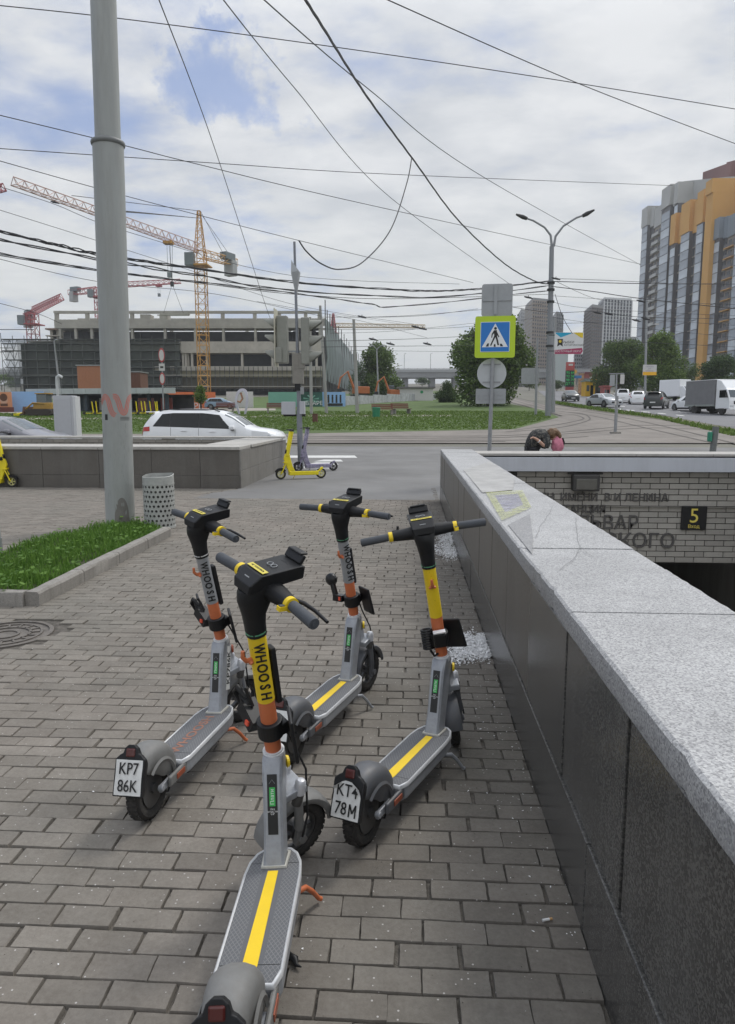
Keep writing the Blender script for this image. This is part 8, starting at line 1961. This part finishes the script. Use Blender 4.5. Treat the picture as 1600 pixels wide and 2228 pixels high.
wire('thick twisted cable bundle sweeping from the top edge to the big lamp', [(640, -40, 16), (700, 55, 18), (800, 212, 24), (900, 348, 31), (1000, 482, 40), (1100, 575, 50), (1165, 612, 56), (1196, 618, 58)], .020, strands=3)
wire('uppermost thick cable bundle crossing behind the pole', [(-60, 488, 26), (100, 527, 28), (230, 556, 30), (420, 583, 34), (660, 616, 42), (900, 632, 50), (1020, 630, 54), (1196, 612, 58)], .026, strands=3, wob=.05)
wire('second thick cable under the bundle', [(-60, 508, 26), (210, 563, 30), (420, 597, 34), (640, 632, 42), (950, 646, 52), (1196, 622, 58)], .026, strands=2, wob=.04)
wire('third thick cable under the bundle', [(-60, 540, 26), (210, 587, 30), (420, 612, 34), (640, 638, 42), (800, 660, 46), (880, 666, 48), (1196, 632, 58)], .02, strands=2)
wire('fourth cable close beneath the third', [(-60, 546, 26), (205, 588, 30), (420, 614, 34), (640, 640, 42), (860, 650, 50), (1196, 640, 58)], .018, strands=1)
wire('slack loop from the traffic light mast up to the twisted bundle', [(651, 524, 20.4), (668, 548, 21), (700, 574, 22), (740, 586, 24), (790, 570, 26), (850, 500, 28), (885, 400, 30), (896, 345, 31)], .022, grp='overhead wires')
# fittings
fit = [(242, 440, 33, 'dark splice on the feeder wire left of the pole', False), (120, 440, 33, 'long black insulator on the feeder wire by the crane jib', True), (788, 689, 57, 'insulator above the tall concrete pole', True), (905, 711, 61, 'insulator at the distant crane jib tip', True), (920, 715, 61, 'second insulator at the distant crane jib tip', True), (812, 738, 58, 'pantograph fitting over the round tree', True), (850, 748, 60, 'hanger fitting left of the flyover mast', True), (930, 748, 62, 'hanger fitting above the flyover mast', True), (1150, 647, 56, 'insulator left of the big lamp', True), (1210, 606, 56, 'ring clamp right of the big lamp', True), (1395, 655, 60, 'dark fitting before the grey wing', True), (1300, 680, 62, 'cluster fitting over the dark tower', True), (1325, 683, 62, 'second cluster fitting over the dark tower', True), (1405, 693, 62, 'fitting on the level wire before the complex', True), (1385, 697, 63, 'lower fitting beside the grey wing', True)]
for i, (u, v, d, lab, b_) in enumerate(fit):
    if i == 0: continue
    p = W(u, v, d); t = thing('wire_insulator', lab, 'insulator', p, 0, 'insulators on the wires'); s = d/F
    mb = MB(); mb.tube([(-9*s, 0, 2*s), (-4*s, 0, .5*s), (4*s, 0, -1*s), (9*s, 0, -2.5*s)], [1.0*s, 1.9*s, 1.9*s, 1.0*s], 8); mb.obj('body', m_cable, t, smooth=40); MB().cyl((0, 0, 0), (0, 0, 4*s), .7*s, n=6).obj('hanger', m_cable, t)

# ================================================================= FLUFF AND LITTER
m_fl = mat('poplar_fluff', (.80, .80, .80), .95, var=.12, sc=40)
mb = MB()
def fluff(u, v, su, sv, n, zmax=.03):
    for _ in range(n):
        p = G(u+rnd.gauss(0, su), v+rnd.gauss(0, sv))
        if p.x > XW0-.02: p.x = XW0-.03*rnd.random()-.01
        s = rnd.uniform(.003, .0085); c = Vector((p.x, p.y, rnd.uniform(.002, zmax)*rnd.random()+.003))
        a = [c+Vector((rnd.uniform(-1, 1), rnd.uniform(-1, 1), rnd.uniform(-.4, .6)))*s*1.6 for _ in range(4)]
        mb.add(a, [(0, 1, 2), (0, 2, 3), (0, 3, 1), (1, 2, 3)])
for a in ((1010, 1402, 22, 10, 2600), (1050, 1418, 14, 9, 1500), (1045, 1393, 10, 5, 500), (1000, 1432, 16, 7, 700), (975, 1170, 9, 14, 1100), (965, 1195, 14, 9, 900), (982, 1205, 8, 7, 700), (955, 1160, 16, 8, 300)): fluff(*a)
for _ in range(420):
    y = rnd.uniform(2, 12); p_ = Vector((XW0-abs(rnd.gauss(0, .16)), y, 0)); s = rnd.uniform(.002, .0045); c = p_+Vector((0, 0, .006))
    a = [c+Vector((rnd.uniform(-1, 1), rnd.uniform(-1, 1), rnd.uniform(-.2, .4)))*s*1.5 for _ in range(4)]; mb.add(a, [(0, 1, 2), (0, 2, 3), (0, 3, 1), (1, 2, 3)])
for _ in range(260):
    y = rnd.uniform(1.8, 13); x = rnd.uniform(-.5*y-.5, .45); s = rnd.uniform(.0015, .004); c = Vector((x, y, .006))
    a = [c+Vector((rnd.uniform(-1, 1), rnd.uniform(-1, 1), rnd.uniform(-.2, .3)))*s*1.5 for _ in range(4)]; mb.add(a, [(0, 1, 2), (0, 2, 3), (0, 3, 1), (1, 2, 3)])
o = mb.obj('fluff', m_fl); o['kind'] = 'stuff'; tag(o, 'white poplar fluff gathered on the paving along the granite parapet', 'fluff')
mb = MB()
for _ in range(1500):
    y = rnd.uniform(1.3, 7); x = XW0-abs(rnd.gauss(0, .28)) if rnd.random() < .5 else rnd.uniform(-.5*y-.5, XW0); s = rnd.uniform(.0015, .004); c = Vector((min(x, XW0-.01), y, .003))
    a = [c+Vector((rnd.uniform(-1, 1), rnd.uniform(-1, 1), rnd.uniform(-.2, .6)))*s for _ in range(4)]; mb.add(a, [(0, 1, 2), (0, 2, 3), (0, 3, 1), (1, 2, 3)])
o = mb.obj('grit', mat('grit', (.07, .06, .05), .9, var=.5, sc=60)); o['kind'] = 'stuff'
b0 = G(1188, 2006); t = thing('cigarette_end', 'white cigarette end on the paving near the foot of the parapet', 'litter', (b0.x, b0.y, .008), .3); MB().cyl((-.012, 0, 0), (.012, 0, 0), .004, n=10).obj('paper', m_inkw, t); MB().cyl((.012, 0, 0), (.022, 0, 0), .004, n=10).obj('filter', mat('filter_tan', (.45, .27, .12), .8), t)
b0 = G(605, 2158); t = thing('crumpled_leaf', 'small dark crumpled scrap lying right of the frontmost deck', 'litter', (b0.x+.02, b0.y+.1, .012), 0); mb = MB(); mb.tube([(-.015, 0, 0), (-.005, .012, .008), (.012, .004, .004), (.02, -.014, .0), (.035, -.02, .0)], [.006, .013, .012, .006, .002], 7); mb.obj('scrap', m_blk, t, smooth=60)

# ================================================================= AIR
mh_ = bpy.data.materials.new('air_haze'); mh_.use_nodes = True; N = mh_.node_tree.nodes; L = mh_.node_tree.links; N.remove(N['Principled BSDF'])
pv = N.new('ShaderNodeVolumePrincipled'); pv.inputs['Color'].default_value = (.92, .95, 1, 1); pv.inputs['Density'].default_value = .00036; pv.inputs['Anisotropy'].default_value = .2
L.new(pv.outputs[0], N['Material Output'].inputs['Volume'])
mb = MB(); mb.box((0, 2000, 70), (5400, 4600, 210)); o = mb.obj('haze', mh_); o['kind'] = 'stuff'
